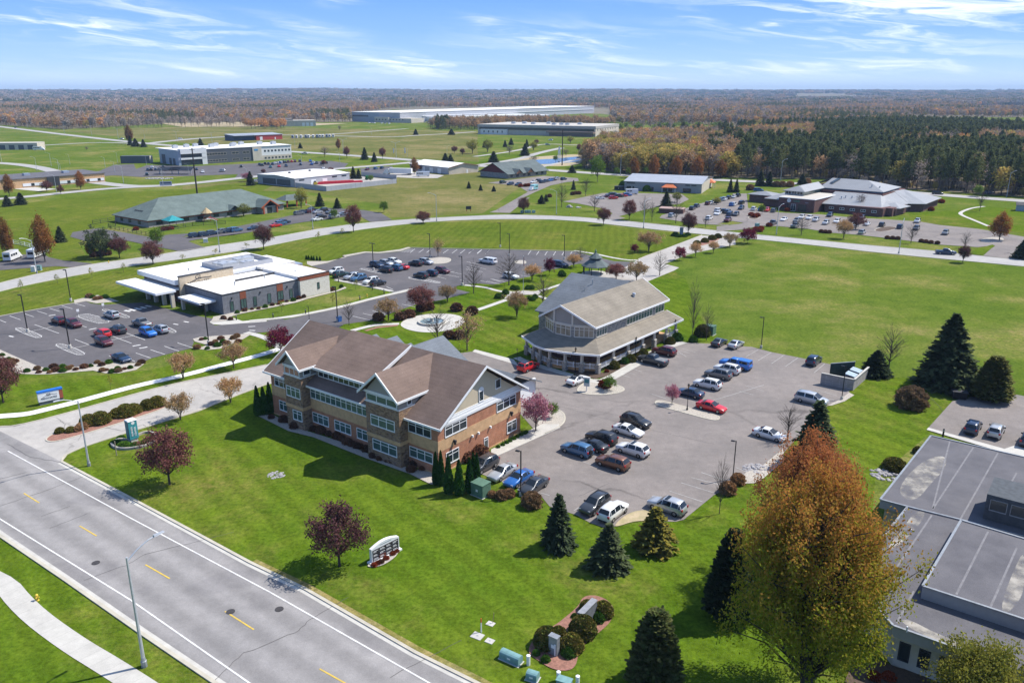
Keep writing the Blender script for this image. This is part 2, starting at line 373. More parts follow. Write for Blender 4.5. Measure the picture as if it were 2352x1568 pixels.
M_DRIVE = paving('pale_drive', (.44, .41, .37), (.34, .32, .295), .12, .08, .06)
M_WALK = paving('sidewalk_concrete', (.5, .48, .43), (.43, .41, .37), .2, .06, 0, 1.6, R(40))
M_GRAVEL = plain('white_gravel', (.5, .45, .38), .95, c2=(.27, .245, .21), scale=7, world=True, fine=.3, fscale=25)
M_MULCH = plain('red_mulch', (.33, .165, .12), .95, c2=(.2, .1, .075), scale=4, world=True, fine=.35, fscale=22)
M_BARK = plain('dark_mulch', (.12, .08, .055), .95, c2=(.07, .05, .04), scale=4, world=True, fine=.35, fscale=22)
M_SAND = plain('bare_sand', (.45, .36, .23), .95, c2=(.3, .26, .14), scale=.9, world=True, fine=.15)
M_STUBBLE = plain('stubble_field', (.42, .33, .2), .95, c2=(.3, .25, .14), scale=.02, world=True)
M_WOODFLOOR = plain('wood_floor', (.2, .155, .11), 1, c2=(.13, .125, .06), scale=.04, world=True)
M_PAINT = plain('road_paint_white', (.74, .73, .70), .8, c2=(.52, .51, .49), scale=1.6, world=True)
M_PAINTF = plain('faded_stall_paint', (.42, .41, .39), .8, c2=(.27, .26, .25), scale=1.2, world=True)
M_YEL = plain('road_paint_yellow', (.66, .45, .06), .8, c2=(.45, .33, .1), scale=1.5, world=True)
def PX(pts, z=0.0): return [G(x, y) for x, y in pts]
def zp(r, pts): return [r.d(*p) for p in pts]
def smooth(pts, n=3):
 for _ in range(n):
  q = [pts[0]]
  for a, b in zip(pts, pts[1:]): q += [a * .75 + b * .25, a * .25 + b * .75]
  pts = q + [pts[-1]]
 return pts
def smoothc(pts, n=2):
 for _ in range(n):
  q = []
  for a, b in zip(pts, pts[1:] + pts[:1]): q += [a * .75 + b * .25, a * .25 + b * .75]
  pts = q
 return pts
IDX = [0]
def zz(z):
 "each sheet lies a little above the one laid before it"
 return z if z >= .08 else 2 * z + .0004 * IDX[0]
def sheet(name, pts, mat, z, obj=None):
 IDX[0] += 1; z = zz(z)
 P = [Vector((p[0], p[1], z)) for p in pts]
 tri = tessellate_polygon([P])
 me = bpy.data.meshes.new(name); me.from_pydata([tuple(p) for p in P], [], [list(t) for t in tri]); me.materials.append(mat)
 bm = bmesh.new(); bm.from_mesh(me); bmesh.ops.recalc_face_normals(bm, faces=bm.faces)
 for f in bm.faces:
  if f.normal.z < 0: f.normal_flip()
 bm.to_mesh(me); bm.free()
 o = link(name, me); o['kind'] = 'structure'; return o
def band(c, w):
 L = []; Rr = []
 for i, p in enumerate(c):
  d = (c[min(i + 1, len(c) - 1)] - c[max(i - 1, 0)]); d = Vector((d.x, d.y, 0)).normalized(); n = Vector((-d.y, d.x, 0)) * w / 2
  L.append(p + n); Rr.append(p - n)
 return L + Rr[::-1]
def ribbon(mb, c, w, z, mi=0):
 z = zz(z); b = band(c, w); n = len(c)
 for i in range(n - 1):
  q = [b[i], b[i + 1], b[2 * n - 2 - i], b[2 * n - 1 - i]]
  mb.poly([(p.x, p.y, z) for p in q], mi)
def road(name, c, w, mat, z):
 IDX[0] += 1; mb = MB(); ribbon(mb, c, w, z); o = mb.build(name, mat); o['kind'] = 'structure'; return o
def kerb(name, c, closed=False, w=.22, h=.13, mat=None, z=0.0):
 c = list(c); mb = MB()
 if closed: c = c + [c[0], c[1]]
 b = band(c, w); n = len(c); hi = n - 1 - (1 if closed else 0)
 for i in range(hi):
  q = [b[i], b[i + 1], b[2 * n - 2 - i], b[2 * n - 1 - i]]
  mb.slab([(p.x, p.y, z + h) for p in q], h)
 o = mb.build(name, mat or KERB); o['kind'] = 'structure'; return o
def island(name, pts, fill, h=.12, k=True):
 sheet(name, pts, fill, h - .02)
 if k: kerb('kerb', pts, True, h=h)
gm = MB(); gm.poly([(-14000, -300, 0), (14000, -300, 0), (14000, 14500, 0), (-14000, 14500, 0)]); g = gm.build('ground', M_MEADOW); g['kind'] = 'structure'
z0 = Z(0, 850, 800); z02 = Z(0, 1200, 800); z03 = Z(0, 1550, 900); zA = Z(750, 850, 1650); zB = Z(1350, 780, 2150); zC = Z(1400, 1100, 2300)
zR = Z(2000, 900, 3072); zU = Z(700, 500, 1500); zV = Z(1400, 500, 2200); zK = Z(2150, 460, 3072); zF0 = Z(0, 200, 800); zF1 = Z(700, 200, 1500); zF2 = Z(1400, 200, 2200); zF3 = Z(2150, 200, 3072); zD = Z(0, 500, 800); z4 = Z(1150, 1050, 1650, 1960); zB3 = Z(1550, 830, 2100); z5 = Z(1350, 750, 1750)
zL = Z(1350, 1450, 2250); zE = Z(440, 400, 920); zS = Z(750, 1400, 1450, 1694); zRB = Z(2150, 1250, 3072, 1812); zX = Z(2560, 1280, 3072, 1045)
NEK = [(-400, 790), (142, 1061), (307, 1148), (450, 1225), (574, 1292), (701, 1353), (954, 1499), (1093, 1568), (1500, 1790)]
SWK = [(-300, 1010), (0, 1231), (146, 1330), (322, 1453), (492, 1568), (900, 1850)]
sheet('rough_field', PX([(150, 302), (330, 293), (540, 291), (900, 298), (1100, 302), (1095, 330), (1100, 372), (900, 362), (680, 345), (520, 336), (350, 322)]), M_FIELD, .008)
sheet('rough_field', PX([(420, 428), (560, 414), (800, 392), (1060, 385), (1120, 400), (1250, 405), (1180, 440), (1110, 490), (900, 500), (880, 470), (700, 440), (420, 436)]), M_FIELD, .008)
sheet('rough_field', PX([(1380, 292), (1700, 295), (2000, 310), (1900, 318), (1600, 322), (1400, 318)]), M_FIELD, .008)
sheet('lawn', PX([(142, 1061), (156, 1041), (195, 1024), (289, 994), (365, 971), (456, 943), (547, 906), (612, 882), (640, 860), (1090, 800), (1175, 830), (1230, 960), (1128, 1050), (1242, 1138), (1321, 1182), (1394, 1214), (1494, 1197), (1570, 1194), (1640, 1137), (1673, 1123), (1714, 1085), (1901, 930), (1950, 902), (1960, 860), (2110, 870), (2200, 900), (2130, 1000), (2010, 1100), (1990, 1350), (2050, 1568), (2150, 1750), (1500, 1790), (1093, 1568), (954, 1499), (701, 1353), (574, 1292), (450, 1225), (307, 1148)]), M_LAWN, .01)
sheet('lawn', PX([(0, 975), (34, 976), (125, 956), (260, 917), (391, 881), (521, 855), (640, 830), (640, 770), (580, 768), (480, 790), (435, 830), (330, 852), (230, 862), (60, 862), (0, 845), (-200, 900), (-200, 1000)]), M_LAWN, .01)
sheet('lawn', PX([(-300, 1020), (0, 1235), (146, 1334), (322, 1457), (492, 1572), (900, 1860), (300, 1900), (-500, 1700)]), M_LAWN, .01)
sheet('lawn', PX([(745, 735), (780, 700), (900, 665), (1010, 640), (1090, 600), (1420, 590), (1525, 606), (1575, 640), (1605, 720), (1642, 784), (1573, 788), (1230, 850), (1090, 805), (770, 770)]), M_LAWN, .01)
sheet('lawn', PX([(0, 673), (130, 646), (260, 622), (391, 604), (547, 582), (718, 548), (875, 525), (1005, 512), (1148, 507), (1306, 509), (1463, 527), (1606, 540), (1470, 592), (1410, 597), (1319, 574), (1135, 570), (945, 566), (880, 577), (790, 598), (760, 615), (700, 620), (530, 600), (300, 650), (280, 690), (200, 690), (70, 715), (0, 725), (-300, 800), (-300, 740)]), M_LAWN2, .01)
sheet('lawn', PX([(0, 475), (130, 458), (260, 444), (420, 436), (555, 420), (640, 420), (600, 440), (480, 470), (280, 500), (210, 530), (180, 560), (200, 590), (190, 612), (0, 645), (-300, 690), (-300, 540)]), M_LAWN2, .01)
sheet('meadow', PX([(1690, 556), (1856, 567), (2036, 588), (2352, 618), (2800, 660), (2900, 900), (2352, 880), (2200, 840), (1950, 830), (1800, 810), (1640, 785), (1560, 690), (1530, 625)]), M_MEADOW, .006)
mroad = PX(NEK) + PX(SWK)[::-1]
sheet('main_road', mroad, M_ROAD, .02)
kerb('kerb', PX(NEK[1:]), w=.35, h=.15); kerb('kerb', PX(SWK), w=.35, h=.15)
def gutter(pts, side, wd=.6):
 c = [Vector(p) for p in pts]; b = band(c, 2 * wd); n = len(c)
 half = b[:n] if side > 0 else b[n:][::-1]
 mb = MB()
 for i in range(n - 1): mb.poly([(p.x, p.y, zz(.026)) for p in (c[i], c[i + 1], half[i + 1], half[i])])
 o = mb.build('gutter', CONC); o['kind'] = 'structure'
M_STRAW = grass('straw_verge', (.25, .2, .08), (.14, .15, .03), (.34, .28, .15), .4, dscale=.5)
lane_ = [a.lerp(b, t) + Vector((.35, .45, 0)) for a, b in zip(PX(NEK[4:8]), PX(NEK[5:9])) for t in (0, .5)]
road('straw_verge', lane_, .55, M_STRAW, .012)
gutter(PX(NEK[1:]), -1); gutter(PX(SWK), 1)
mk = MB()
def line(a, b, w=.15, z=.03, mb=None): ribbon(mb or mk, [a, b], w, z)
for seg in ([(18, 1036), (300, 1190), (620, 1360), (985, 1568), (1300, 1745)], [(-300, 990), (0, 1192), (300, 1378), (572, 1568), (800, 1730)]):
 for a, b in zip(PX(seg), PX(seg)[1:]): line(a, b, .16)
o = mk.build('road_marking', M_PAINT); o['kind'] = 'structure'
my = MB()
for a, b in [((55, 1133), (90, 1155)), ((183, 1208), (222, 1231)), ((334, 1297), (390, 1329)), ((517, 1404), (583, 1446)), ((734, 1536), (800, 1573))]: line(G(*a), G(*b), .16, .03, my)
o = my.build('road_marking', M_YEL); o['kind'] = 'structure'
CRACK = plain('crack_sealant', (.085, .08, .078), .8, world=True)
ck = MB()
rn = random.Random(3)
def crack(pts, w=.055):
 P = PX(pts); out = []
 for a, b in zip(P, P[1:]):
  for k in range(6):
   p = a.lerp(b, k / 6); out.append(p + Vector((rn.uniform(-.1, .1), rn.uniform(-.1, .1), 0)))
 ribbon(ck, out + [P[-1]], w, .028)
for c in ([(0, 1163), (110, 1125), (190, 1095)], [(195, 1732 - 400), (290, 1298), (330, 1275), (537, 1220 + 2)], [(490, 1570 - 6), (560, 1500), (680, 1452), (720, 1418), (800, 1372)], [(18, 1020), (70, 1050), (142, 1062)], [(95, 1186), (160, 1163)], [(115, 1213), (200, 1180)], [(895, 1555), (1060, 1450 + 20)], [(0, 1100), (60, 1085)], [(1195, 910), (1420, 970), (1640, 1020)], [(1420, 955), (1300, 930)], [(1330, 1240 - 100), (1400, 1110)], [(2140, 915), (2200, 985), (2260, 1030)], [(2180, 935), (2310, 960)], [(2230, 920), (2200, 985)]): crack(c)
for c in ([(235, 980), (280, 990), (330, 975), (345, 985)], [(130, 960), (150, 975), (147, 985)], [(490, 870), (530, 890)], [(320, 965), (360, 960)]): crack(c, .05)
o = ck.build('pavement_crack', CRACK); o['kind'] = 'structure'
drive = [(18, 1020), (0, 1000), (-60, 985), (0, 979), (34, 979), (125, 957), (260, 919), (391, 883), (521, 857), (612, 838), (680, 800), (900, 790), (1000, 850), (900, 870), (660, 872), (612, 884), (547, 908), (456, 945), (365, 973), (289, 996), (195, 1026), (156, 1043), (142, 1061)]
sheet('entrance_drive', PX(drive), M_DRIVE, .016)
kerb('kerb', smooth(PX([(-60, 985), (0, 980), (34, 979), (125, 957), (260, 919), (391, 883), (521, 857), (612, 838)]), 1))
kerb('kerb', smooth(PX([(142, 1061), (145, 1050), (156, 1042), (195, 1025), (289, 995), (365, 972), (456, 944), (547, 907), (612, 883)]), 1))
isl = smoothc(PX([(104, 1013), (110, 1004), (125, 996), (198, 970), (260, 952), (331, 934), (376, 922), (386, 930), (378, 939), (260, 977), (187, 999), (125, 1016)]))
island('median_bed', isl, M_MULCH)
def walk(pts, w, mat=M_WALK, sm=2, z=.03): return road('sidewalk', smooth(PX(pts), sm), w, mat, z)
walk([(-60, 962), (0, 956), (60, 952), (104, 941), (182, 922), (312, 886), (417, 864), (521, 836), (612, 812), (645, 800)], 1.9, CONCW)
walk([(645, 800), (630, 786), (600, 772), (565, 764)], 1.6, CONC)
walk([(-160, 1285), (0, 1325), (60, 1400), (160, 1475), (260, 1535), (360, 1600), (600, 1760)], 2.1, M_WALK)
lot = zp(z0, [(-200, 330), (0, 290), (300, 235), (755, 158), (800, 178), (905, 190), (1250, 170), (1700, 280), (1880, 312), (1850, 350), (1900, 372), (2352, 335)]) + [(640, 727), (660, 738), (640, 752)] + zp(z0, [(2400, 425), (2230, 440), (1750, 475), (1700, 492), (1710, 520), (1690, 572), (1330, 662), (1270, 692), (1180, 700), (950, 690), (850, 700), (700, 735), (540, 748), (400, 745), (330, 730), (150, 655), (0, 588), (-200, 560)])
sheet('parking_lot', PX(lot), M_DARK, .02)
kerb('kerb', PX(zp(z0, [(-200, 330), (0, 290), (300, 235), (755, 158)])))
for bedp in ([(-200, 560), (0, 585), (150, 652), (330, 728), (390, 745), (540, 748), (700, 735), (850, 700), (950, 690), (1060, 705), (1180, 705), (1265, 690), (1270, 715), (1200, 765), (1050, 795), (930, 795), (820, 770), (650, 785), (450, 802), (330, 805), (150, 798), (0, 700), (-200, 680)],
   [(1700, 492), (1760, 475), (1900, 465), (2230, 442), (2150, 490), (2040, 540), (1960, 575), (1830, 590), (1710, 575), (1790, 560), (1830, 545), (1720, 515)],
   [(660, 180), (755, 158), (850, 178), (1050, 160), (960, 128), (860, 105), (760, 125), (650, 150)]):
 sheet('gravel_bed', PX(zp(z0, bedp)), M_GRAVEL, .035)
sheet('sidewalk', PX(zp(z0, [(1850, 345), (1880, 312), (2000, 262), (2080, 250), (2040, 300), (2140, 335), (2352, 312), (2352, 338), (1960, 368), (1880, 362)])), CONC, .03)
walk(zp(zA, [(0, 297), (320, 265), (700, 190), (1000, 110), (1280, 48)]), 1.7, CONC, 1)
kerb('kerb', PX(zp(zA, [(0, 302), (320, 272), (700, 197), (1000, 118), (1280, 55)])), z=.02)
ml = MB()
def zl(r, segs, w=.12, z=.026, mb=None):
 for a, b in segs: ribbon(mb or ml, [r.g(*a), r.g(*b)], w, z)
zl(z0, [((0, 325), (55, 347)), ((85, 288), (180, 322)), ((220, 270), (300, 297)), ((325, 245), (415, 272)), ((438, 222), (530, 250)), ((545, 198), (640, 226)), ((655, 177), (752, 203)),
  ((1200, 615), (1330, 660)), ((1325, 585), (1455, 628)), ((1450, 555), (1580, 600)), ((1565, 525), (1700, 570)), ((305, 365), (520, 442)), ((245, 430), (560, 362)), ((660, 495), (780, 540)), ((660, 570), (1330, 430)), ((1000, 470), (1160, 530)), ((1115, 440), (1280, 500)), ((710, 370), (765, 390)), ((1165, 680), (1190, 690)), ((960, 640), (990, 650))])
def hatch(r, pl, n, mb=None):
 "striped no-parking oval"
 a, b, c, d = [r.g(*p) for p in pl]   # a-b one long side, d-c the other
 e = smoothc([a, b, c, d], 2)
 for p, q in zip(e, e[1:] + e[:1]): ribbon(mb or ml, [p, q], .13, .026)
 for i in range(1, n):
  t = i / n; ribbon(mb or ml, [a.lerp(b, t), d.lerp(c, t)], .14, .026)
hatch(z0, [(120, 405), (330, 490), (390, 465), (170, 385)], 13)
hatch(z0, [(470, 545), (690, 640), (775, 620), (540, 525)], 13)
hatch(z0, [(655, 290), (880, 362), (1000, 335), (770, 262)], 14)
hatch(z0, [(880, 235), (1110, 312), (1160, 295), (940, 225)], 12)
hatch(z0, [(1380, 390), (1520, 442), (1570, 425), (1440, 370)], 8)
zl(z0, [((1100, 240), (1150, 250)), ((1140, 230), (1195, 242)), ((1190, 220), (1245, 232)), ((1240, 210), (1290, 220)), ((1285, 198), (1335, 208))], .7)
zl(z0, [((1170, 555), (1240, 543)), ((1230, 575), (1300, 562)), ((1530, 358), (1572, 366)), ((1620, 337), (1665, 345)), ((430, 287), (490, 277)), ((785, 410), (850, 397)), ((80, 465), (120, 473)), ((2190, 383), (2250, 380)), ((2200, 415), (2250, 418))], .4)
o = ml.build('parking_lines', M_PAINT); o['kind'] = 'structure'
up = [(640, 738), (760, 712), (880, 683), (903, 675)] + zp(zU, [(1420, 1112), (1110, 1045), (900, 1005), (860, 930), (690, 880), (830, 852), (970, 802), (1170, 762), (1290, 768), (1480, 748), (1570, 718), (2300, 733)]) + [(1319, 578), (1370, 590), (1410, 600), (1500, 603), (1480, 618), (1400, 612), (1330, 606), (1313, 609), (1300, 615), (1281, 617), (1255, 622), (1209, 637), (1177, 644), (1151, 651), (1133, 654), (1092, 651), (1050, 657), (1042, 663), (1080, 672), (1010, 690), (955, 700), (920, 712), (850, 737), (790, 745), (760, 765), (700, 775), (620, 770)]
sheet('parking_lot', PX(up), M_DARK, .024)
kerb('kerb', PX(zp(zU, [(1570, 715), (2300, 730)]) + [(1319, 577)]))
kerb('kerb', PX(zp(zU, [(900, 1003), (1110, 1042), (1420, 1108), (1570, 1078)])), mat=CONC)
walk(zp(zU, [(900, 1000), (1110, 1038), (1400, 1100)]), 1.4, CONC, 0, .034)
mu = MB()
zl(zU, [((1600, 728), (1560, 760)), ((1680, 728), (1635, 760)), ((1740, 730), (1705, 760)), ((1898, 732), (1850, 765)), ((1975, 732), (1930, 765)), ((2045, 732), (2000, 767)), ((2118, 733), (2075, 767)), ((2190, 733), (2150, 767)), ((2262, 735), (2225, 768))], .14, .03, mu)
zl(zU, [((1560, 728), (1480, 755)), ((1585, 728), (1500, 757)), ((1605, 730), (1530, 757)), ((1110, 905), (1300, 945)), ((1290, 940), (1380, 948)), ((1540, 985), (1830, 1030)), ((1700, 990), (1830, 1020)), ((1750, 960), (1880, 990)), ((1830, 945), (1990, 975)), ((1880, 920), (2020, 950)), ((1700, 985), (1950, 925)), ((2000, 1000), (2120, 1030)), ((1350, 1060), (1410, 1085)), ((2050, 900), (2200, 930)), ((2080, 870), (2230, 905)), ((2180, 1008), (2330, 1035)), ((2270, 990), (2352, 1015))], .12, .03, mu)
zl(zV, [((60, 732), (20, 767)), ((135, 733), (95, 768)), ((205, 735), (165, 770)), ((568, 740), (540, 778)), ((640, 745), (615, 780)), ((712, 748), (690, 783)), ((785, 750), (765, 783)), ((858, 753), (840, 783)), ((930, 750), (915, 770)), ((420, 830), (480, 842)), ((180, 1010), (290, 1035)), ((220, 992), (340, 1018)), ((480, 960), (560, 975)), ((500, 940), (590, 955)), ((620, 905), (700, 915)), ((0, 840), (110, 865)), ((0, 885), (90, 905)), ((0, 910), (70, 925))], .12, .03, mu)
zl(zA, [((805, 258), (940, 290)), ((885, 237), (1010, 265)), ((960, 217), (1060, 240)), ((1190, 165), (1300, 187)), ((1250, 145), (1330, 160)), ((0, 340), (45, 338)), ((0, 368), (45, 370))], .12, .03, mu)
hatch(zU, [(1110, 900), (1290, 945), (1320, 938), (1150, 895)], 9, mu); hatch(zU, [(1530, 980), (1800, 1030), (1830, 1022), (1570, 970)], 11, mu)
o = mu.build('parking_lines', M_PAINT); o['kind'] = 'structure'
island('lot_island', smoothc(PX(zp(zU, [(1680, 815), (1800, 800), (1900, 805), (1925, 825), (1890, 850), (1800, 862), (1700, 850)]))), M_GRAVEL)
island('lot_island', smoothc(PX(zp(zV, [(420, 835), (500, 825), (530, 845), (505, 862), (430, 855)]))), M_GRAVEL)
sheet('gravel_bed', PX(zp(zU, [(690, 878), (830, 850), (970, 800), (1170, 760), (1290, 765), (1480, 745), (1570, 715), (1540, 710), (1470, 730), (1280, 755), (1160, 750), (960, 785), (1000, 800), (830, 835), (650, 835), (650, 860)])), M_GRAVEL, .03)
sheet('link_drive', PX([(1608, 541), (1640, 543), (1688, 548), (1690, 562), (1640, 572), (1580, 583), (1525, 606), (1560, 615), (1548, 622), (1480, 650), (1330, 660), (1320, 650), (1360, 640), (1400, 622), (1440, 612), (1470, 594), (1540, 567)]), M_DRIVE, .03)
kerb('kerb', smooth(PX([(1612, 540), (1606, 546), (1540, 568), (1470, 593), (1462, 600)]), 1)); kerb('kerb', smooth(PX([(1688, 562), (1640, 572), (1580, 584), (1528, 606)]), 1))
island('median_bed', smoothc(PX(zp(zV, [(2010, 690), (2060, 650), (2170, 620), (2240, 610), (2245, 640), (2150, 680), (2060, 705)]))), M_MULCH)
sheet('plaza', smoothc(PX(zp(zA, [(1165, 320), (1250, 268), (1400, 238), (1600, 240), (1700, 280), (1650, 345), (1500, 382), (1350, 388), (1220, 362)]))), CONC, .034)
sheet('plaza', smoothc(PX([(1345, 640), (1350, 632), (1420, 622), (1480, 632), (1480, 650), (1400, 662)])), M_DRIVE, .034)
sheet('plaza', smoothc(PX(zp(z5, [(1000, 720), (1150, 740), (1300, 715), (1480, 735), (1600, 710), (1600, 750), (1560, 800), (1500, 790), (1300, 790), (1130, 830), (1000, 870), (940, 860), (1020, 800)]))), M_DRIVE, .034)
walk(zp(z5, [(260, 622), (450, 640), (640, 665), (760, 700), (850, 725), (1000, 745)]), 1.2, CONC, 2)
walk(zp(z5, [(1560, 730), (1750, 680), (1950, 610), (2150, 565)]), 1.2, CONC, 2)
walk(zp(z5, [(1560, 810), (1750, 880), (1900, 930), (2050, 960)]), 1.2, CONC, 2)
walk(zp(z5, [(1000, 880), (800, 950), (600, 1020), (450, 1070), (330, 1100)]), 1.5, CONC, 1)
walk(zp(zA, [(800, 372), (900, 345), (1000, 325), (1170, 318)]), 1.5, CONC, 2)
sheet('mulch_bed', PX(zp(zA, [(890, 370), (1000, 340), (1160, 325), (1160, 335), (1000, 352), (920, 375)])), M_MULCH, .03)
walk([(1319, 576), (1370, 584), (1400, 591), (1440, 598), (1470, 598)], 1.3, CONC, 1, .036)
big = [(1091, 807), (1177, 829), (1240, 843), (1298, 860), (1348, 874), (1376, 881), (1412, 865), (1466, 834), (1491, 815), (1573, 787), (1636, 790), (1727, 797), (1772, 809), (1838, 822), (1894, 834), (1960, 848), (1950, 902), (1932, 916), (1901, 932), (1850, 985), (1800, 1040), (1746, 1074), (1714, 1085), (1702, 1106), (1673, 1123), (1640, 1137), (1570, 1194), (1552, 1198), (1494, 1197), (1453, 1194), (1418, 1208), (1394, 1214), (1356, 1201), (1321, 1182), (1262, 1163), (1242, 1138), (1190, 1120), (1095, 1085), (1128, 1050), (1230, 990), (1150, 900), (1000, 850), (900, 830)]
sheet('parking_lot', PX(big), M_ASPH, .02)
sheet('bare_sand', smoothc(PX(zp(zC, [(1150, 1255), (1220, 1180), (1320, 1130), (1430, 1125), (1500, 1160), (1450, 1205), (1300, 1215), (1200, 1250)]))), M_SAND, .035)
mg = MB()
zl(zR, [((690, 345), (600, 400)), ((775, 362), (690, 420)), ((865, 380), (780, 440)), ((600, 330), (520, 375)), ((1040, 420), (970, 480)), ((960, 585), (1120, 630)), ((1010, 640), (1100, 660)), ((520, 565), (640, 600)), ((480, 600), (570, 625)), ((180, 700), (640, 560)), ((20, 340), (100, 360)), ((60, 330), (150, 350)), ((100, 320), (190, 345)), ((30, 310), (130, 375)), ((10, 365), (80, 375))], .11, .026, mg)
zl(zC, [((1590, 975), (1850, 1060)), ((1680, 910), (1940, 990)), ((1760, 870), (2000, 930)), ((1840, 830), (2050, 900)), ((1190, 60), (1280, 85)), ((1230, 35), (1320, 62)), ((1270, 10), (1370, 40)), ((900, 740), (1030, 790)), ((1000, 660), (1180, 720)), ((930, 690), (1010, 700)), ((580, 990), (650, 1010)), ((840, 1130), (900, 1090)), ((2110, 790), (2200, 830)), ((1450, 215), (1560, 250))], .11, .026, mg)
o = mg.build('parking_lines', M_PAINTF); o['kind'] = 'structure'
island('gravel_island', smoothc(PX([(1325, 898), (1336, 904), (1365, 908), (1409, 906), (1434, 898), (1432, 890), (1409, 882), (1385, 874), (1362, 871), (1344, 879), (1330, 889)])), M_GRAVEL)
island('gravel_island', smoothc(PX([(1504, 927), (1507, 922), (1515, 920), (1531, 923), (1590, 939), (1649, 955), (1653, 961), (1646, 966), (1629, 964), (1570, 948), (1511, 932)]), 1), M_GRAVEL)
sheet('gravel_island', smoothc(PX([(1240, 985), (1230, 960), (1262, 946), (1285, 943), (1297, 953), (1297, 967), (1284, 980), (1262, 992)])), M_GRAVEL, .10); kerb('kerb', smooth(PX([(1262, 942), (1285, 942), (1297, 952), (1298, 967), (1287, 980), (1250, 997)]), 2))
sheet('sidewalk', PX([(1128, 1052), (1128, 1033), (1200, 997), (1245, 975), (1284, 975), (1284, 982)]), M_WALK, .11); kerb('kerb', PX([(1128, 1053), (1286, 982)]), mat=CONC)
walk(zp(zB3, [(2140, 840), (1990, 885), (1850, 940), (1720, 990), (1560, 1105), (1400, 1195), (1260, 1275), (1080, 1360)]), 2.0, M_WALK, 1, .11)
walk(zp(zB3, [(1080, 1360), (900, 1325), (620, 1250), (300, 1155), (100, 1090), (0, 1040)]), 1.6, M_WALK, 1, .11)
sheet('mulch_bed', PX(zp(zB3, [(620, 1200), (740, 1180), (1000, 1215), (1130, 1240), (1180, 1190), (1270, 1150), (1420, 1060), (1560, 1030), (1570, 1080), (1260, 1260), (1010, 1310), (800, 1265)])), M_BARK, .08)
sheet('apron', PX([(1085, 808), (1091, 803), (1180, 826), (1190, 840), (1175, 835)]), CONC, .03)
sheet('gravel_bed', PX([(1690, 1112), (1714, 1085), (1746, 1074), (1800, 1030), (1800, 1060), (1740, 1110)]), M_GRAVEL, .035)
sheet('gravel_bed', PX([(1901, 932), (1932, 916), (1950, 902), (1962, 908), (1940, 922), (1910, 932)]), M_GRAVEL, .035)
sheet('parking_lot', PX([(2130, 985), (2187, 922), (2210, 915), (2300, 900), (2352, 910), (2700, 960), (2700, 1120), (2352, 1045)]), M_ASPH, .02)
sheet('sidewalk', PX([(2128, 988), (2132, 983), (2350, 1044), (2700, 1130), (2700, 1150), (2345, 1052)]), CONC, .05)
sheet('sidewalk', PX([(2300, 1034), (2352, 1048), (2352, 1030), (2330, 1024)]), CONC, .045)
ups = [(-300, 730), (0, 650), (104, 625), (167, 615), (224, 605), (331, 591), (456, 570), (583, 552), (630, 536 + 9), (760, 521), (900, 506), (1109, 495), (1176, 493), (1301, 497), (1410, 505), (1567, 521), (1684, 534), (1790, 544), (1976, 562), (2156, 577), (2258, 589), (2352, 598), (2700, 632)]
los = [(-300, 752), (0, 668), (130, 641), (260, 617), (391, 599), (547, 577), (612, 566), (718, 544), (875, 521), (1005, 508), (1148, 503), (1306, 505), (1463, 523), (1606, 538), (1736, 550), (1856, 562), (2036, 583), (2352, 612), (2700, 646)]
U, Lw = smooth(PX(ups), 1), smooth(PX(los), 1)
sheet('back_street', U + Lw[::-1], M_STREET, .018)
kerb('kerb', U, w=.25); kerb('kerb', Lw, w=.25)
def lane(pts, w, mat=M_STREET, z=.03, name='street'): return road(name, smooth(PX(pts), 2), w, mat, z)
lane([(-200, 268), (0, 291), (110, 305), (265, 323), (400, 336), (540, 342), (679, 349), (770, 355), (926, 366), (1072, 380), (1200, 387), (1330, 396), (1436, 403), (1664, 415), (1832, 421), (2060, 440), (2171, 449), (2352, 462), (2700, 485)], 11, z=.05, name='country_road')
lane([(-60, 345), (52, 337), (150, 331), (234, 327), (330, 331)], 7, z=.04)
lane([(330, 331), (390, 324), (470, 317), (536, 314), (640, 310)], 12, z=.045)
lane([(640, 310), (760, 312), (900, 316), (960, 311), (1040, 307), (1090, 303)], 7, z=.04)
lane([(690, 314), (800, 306), (935, 296)], 7, z=.04)
lane([(-200, 366), (0, 374), (78, 382), (130, 395), (182, 414), (286, 428), (350, 428), (420, 424), (555, 409), (640, 401), (760, 389), (900, 378), (960, 372)], 9, z=.04)
lane([(-200, 470), (26, 456), (130, 445), (260, 432), (400, 426)], 8, z=.045)
lane([(0, 455 - 33), (50, 432), (110, 437)], 10, CONC, .03, 'apron')
lane([(1080, 382), (1140, 374), (1200, 364), (1235, 352), (1290, 340)], 7, z=.04)
lane([(1090, 360), (1200, 345), (1240, 330), (1330, 334)], 5, M_DRIVE, .04)
lane([(1190, 395), (1240, 384), (1300, 372), (1360, 360)], 5, M_DRIVE, .04)
sheet('lawn', PX([(1090, 375), (1180, 355), (1350, 350), (1345, 385), (1250, 388), (1120, 384)]), M_LAWN, .01)
sheet('parking_lot', PX(zp(zF0, [(1000, 870), (1180, 860), (1200, 905), (1300, 870), (1700, 880), (2352, 850)]) + [(760, 370), (800, 376), (790, 386), (596, 405), (540, 408)] + zp(zF0, [(2100, 950), (1700, 965), (1250, 975), (1000, 960), (800, 975), (700, 985), (640, 970), (880, 920)])), M_DARK, .03)
sheet('parking_lot', PX(zp(zF1, [(1120, 900), (1400, 880), (1440, 935), (1300, 950), (1130, 940)])), M_DARK, .03)
sheet('yard', PX(zp(zF1, [(560, 1070), (820, 1095), (1440, 1030), (1440, 1000), (1130, 970), (1050, 960), (960, 1010)])), M_DRIVE, .03)
sheet('yard', PX(zp(zF1, [(1330, 950), (1560, 930), (1860, 960), (1800, 985), (1600, 985), (1400, 975)])), M_DRIVE, .03)
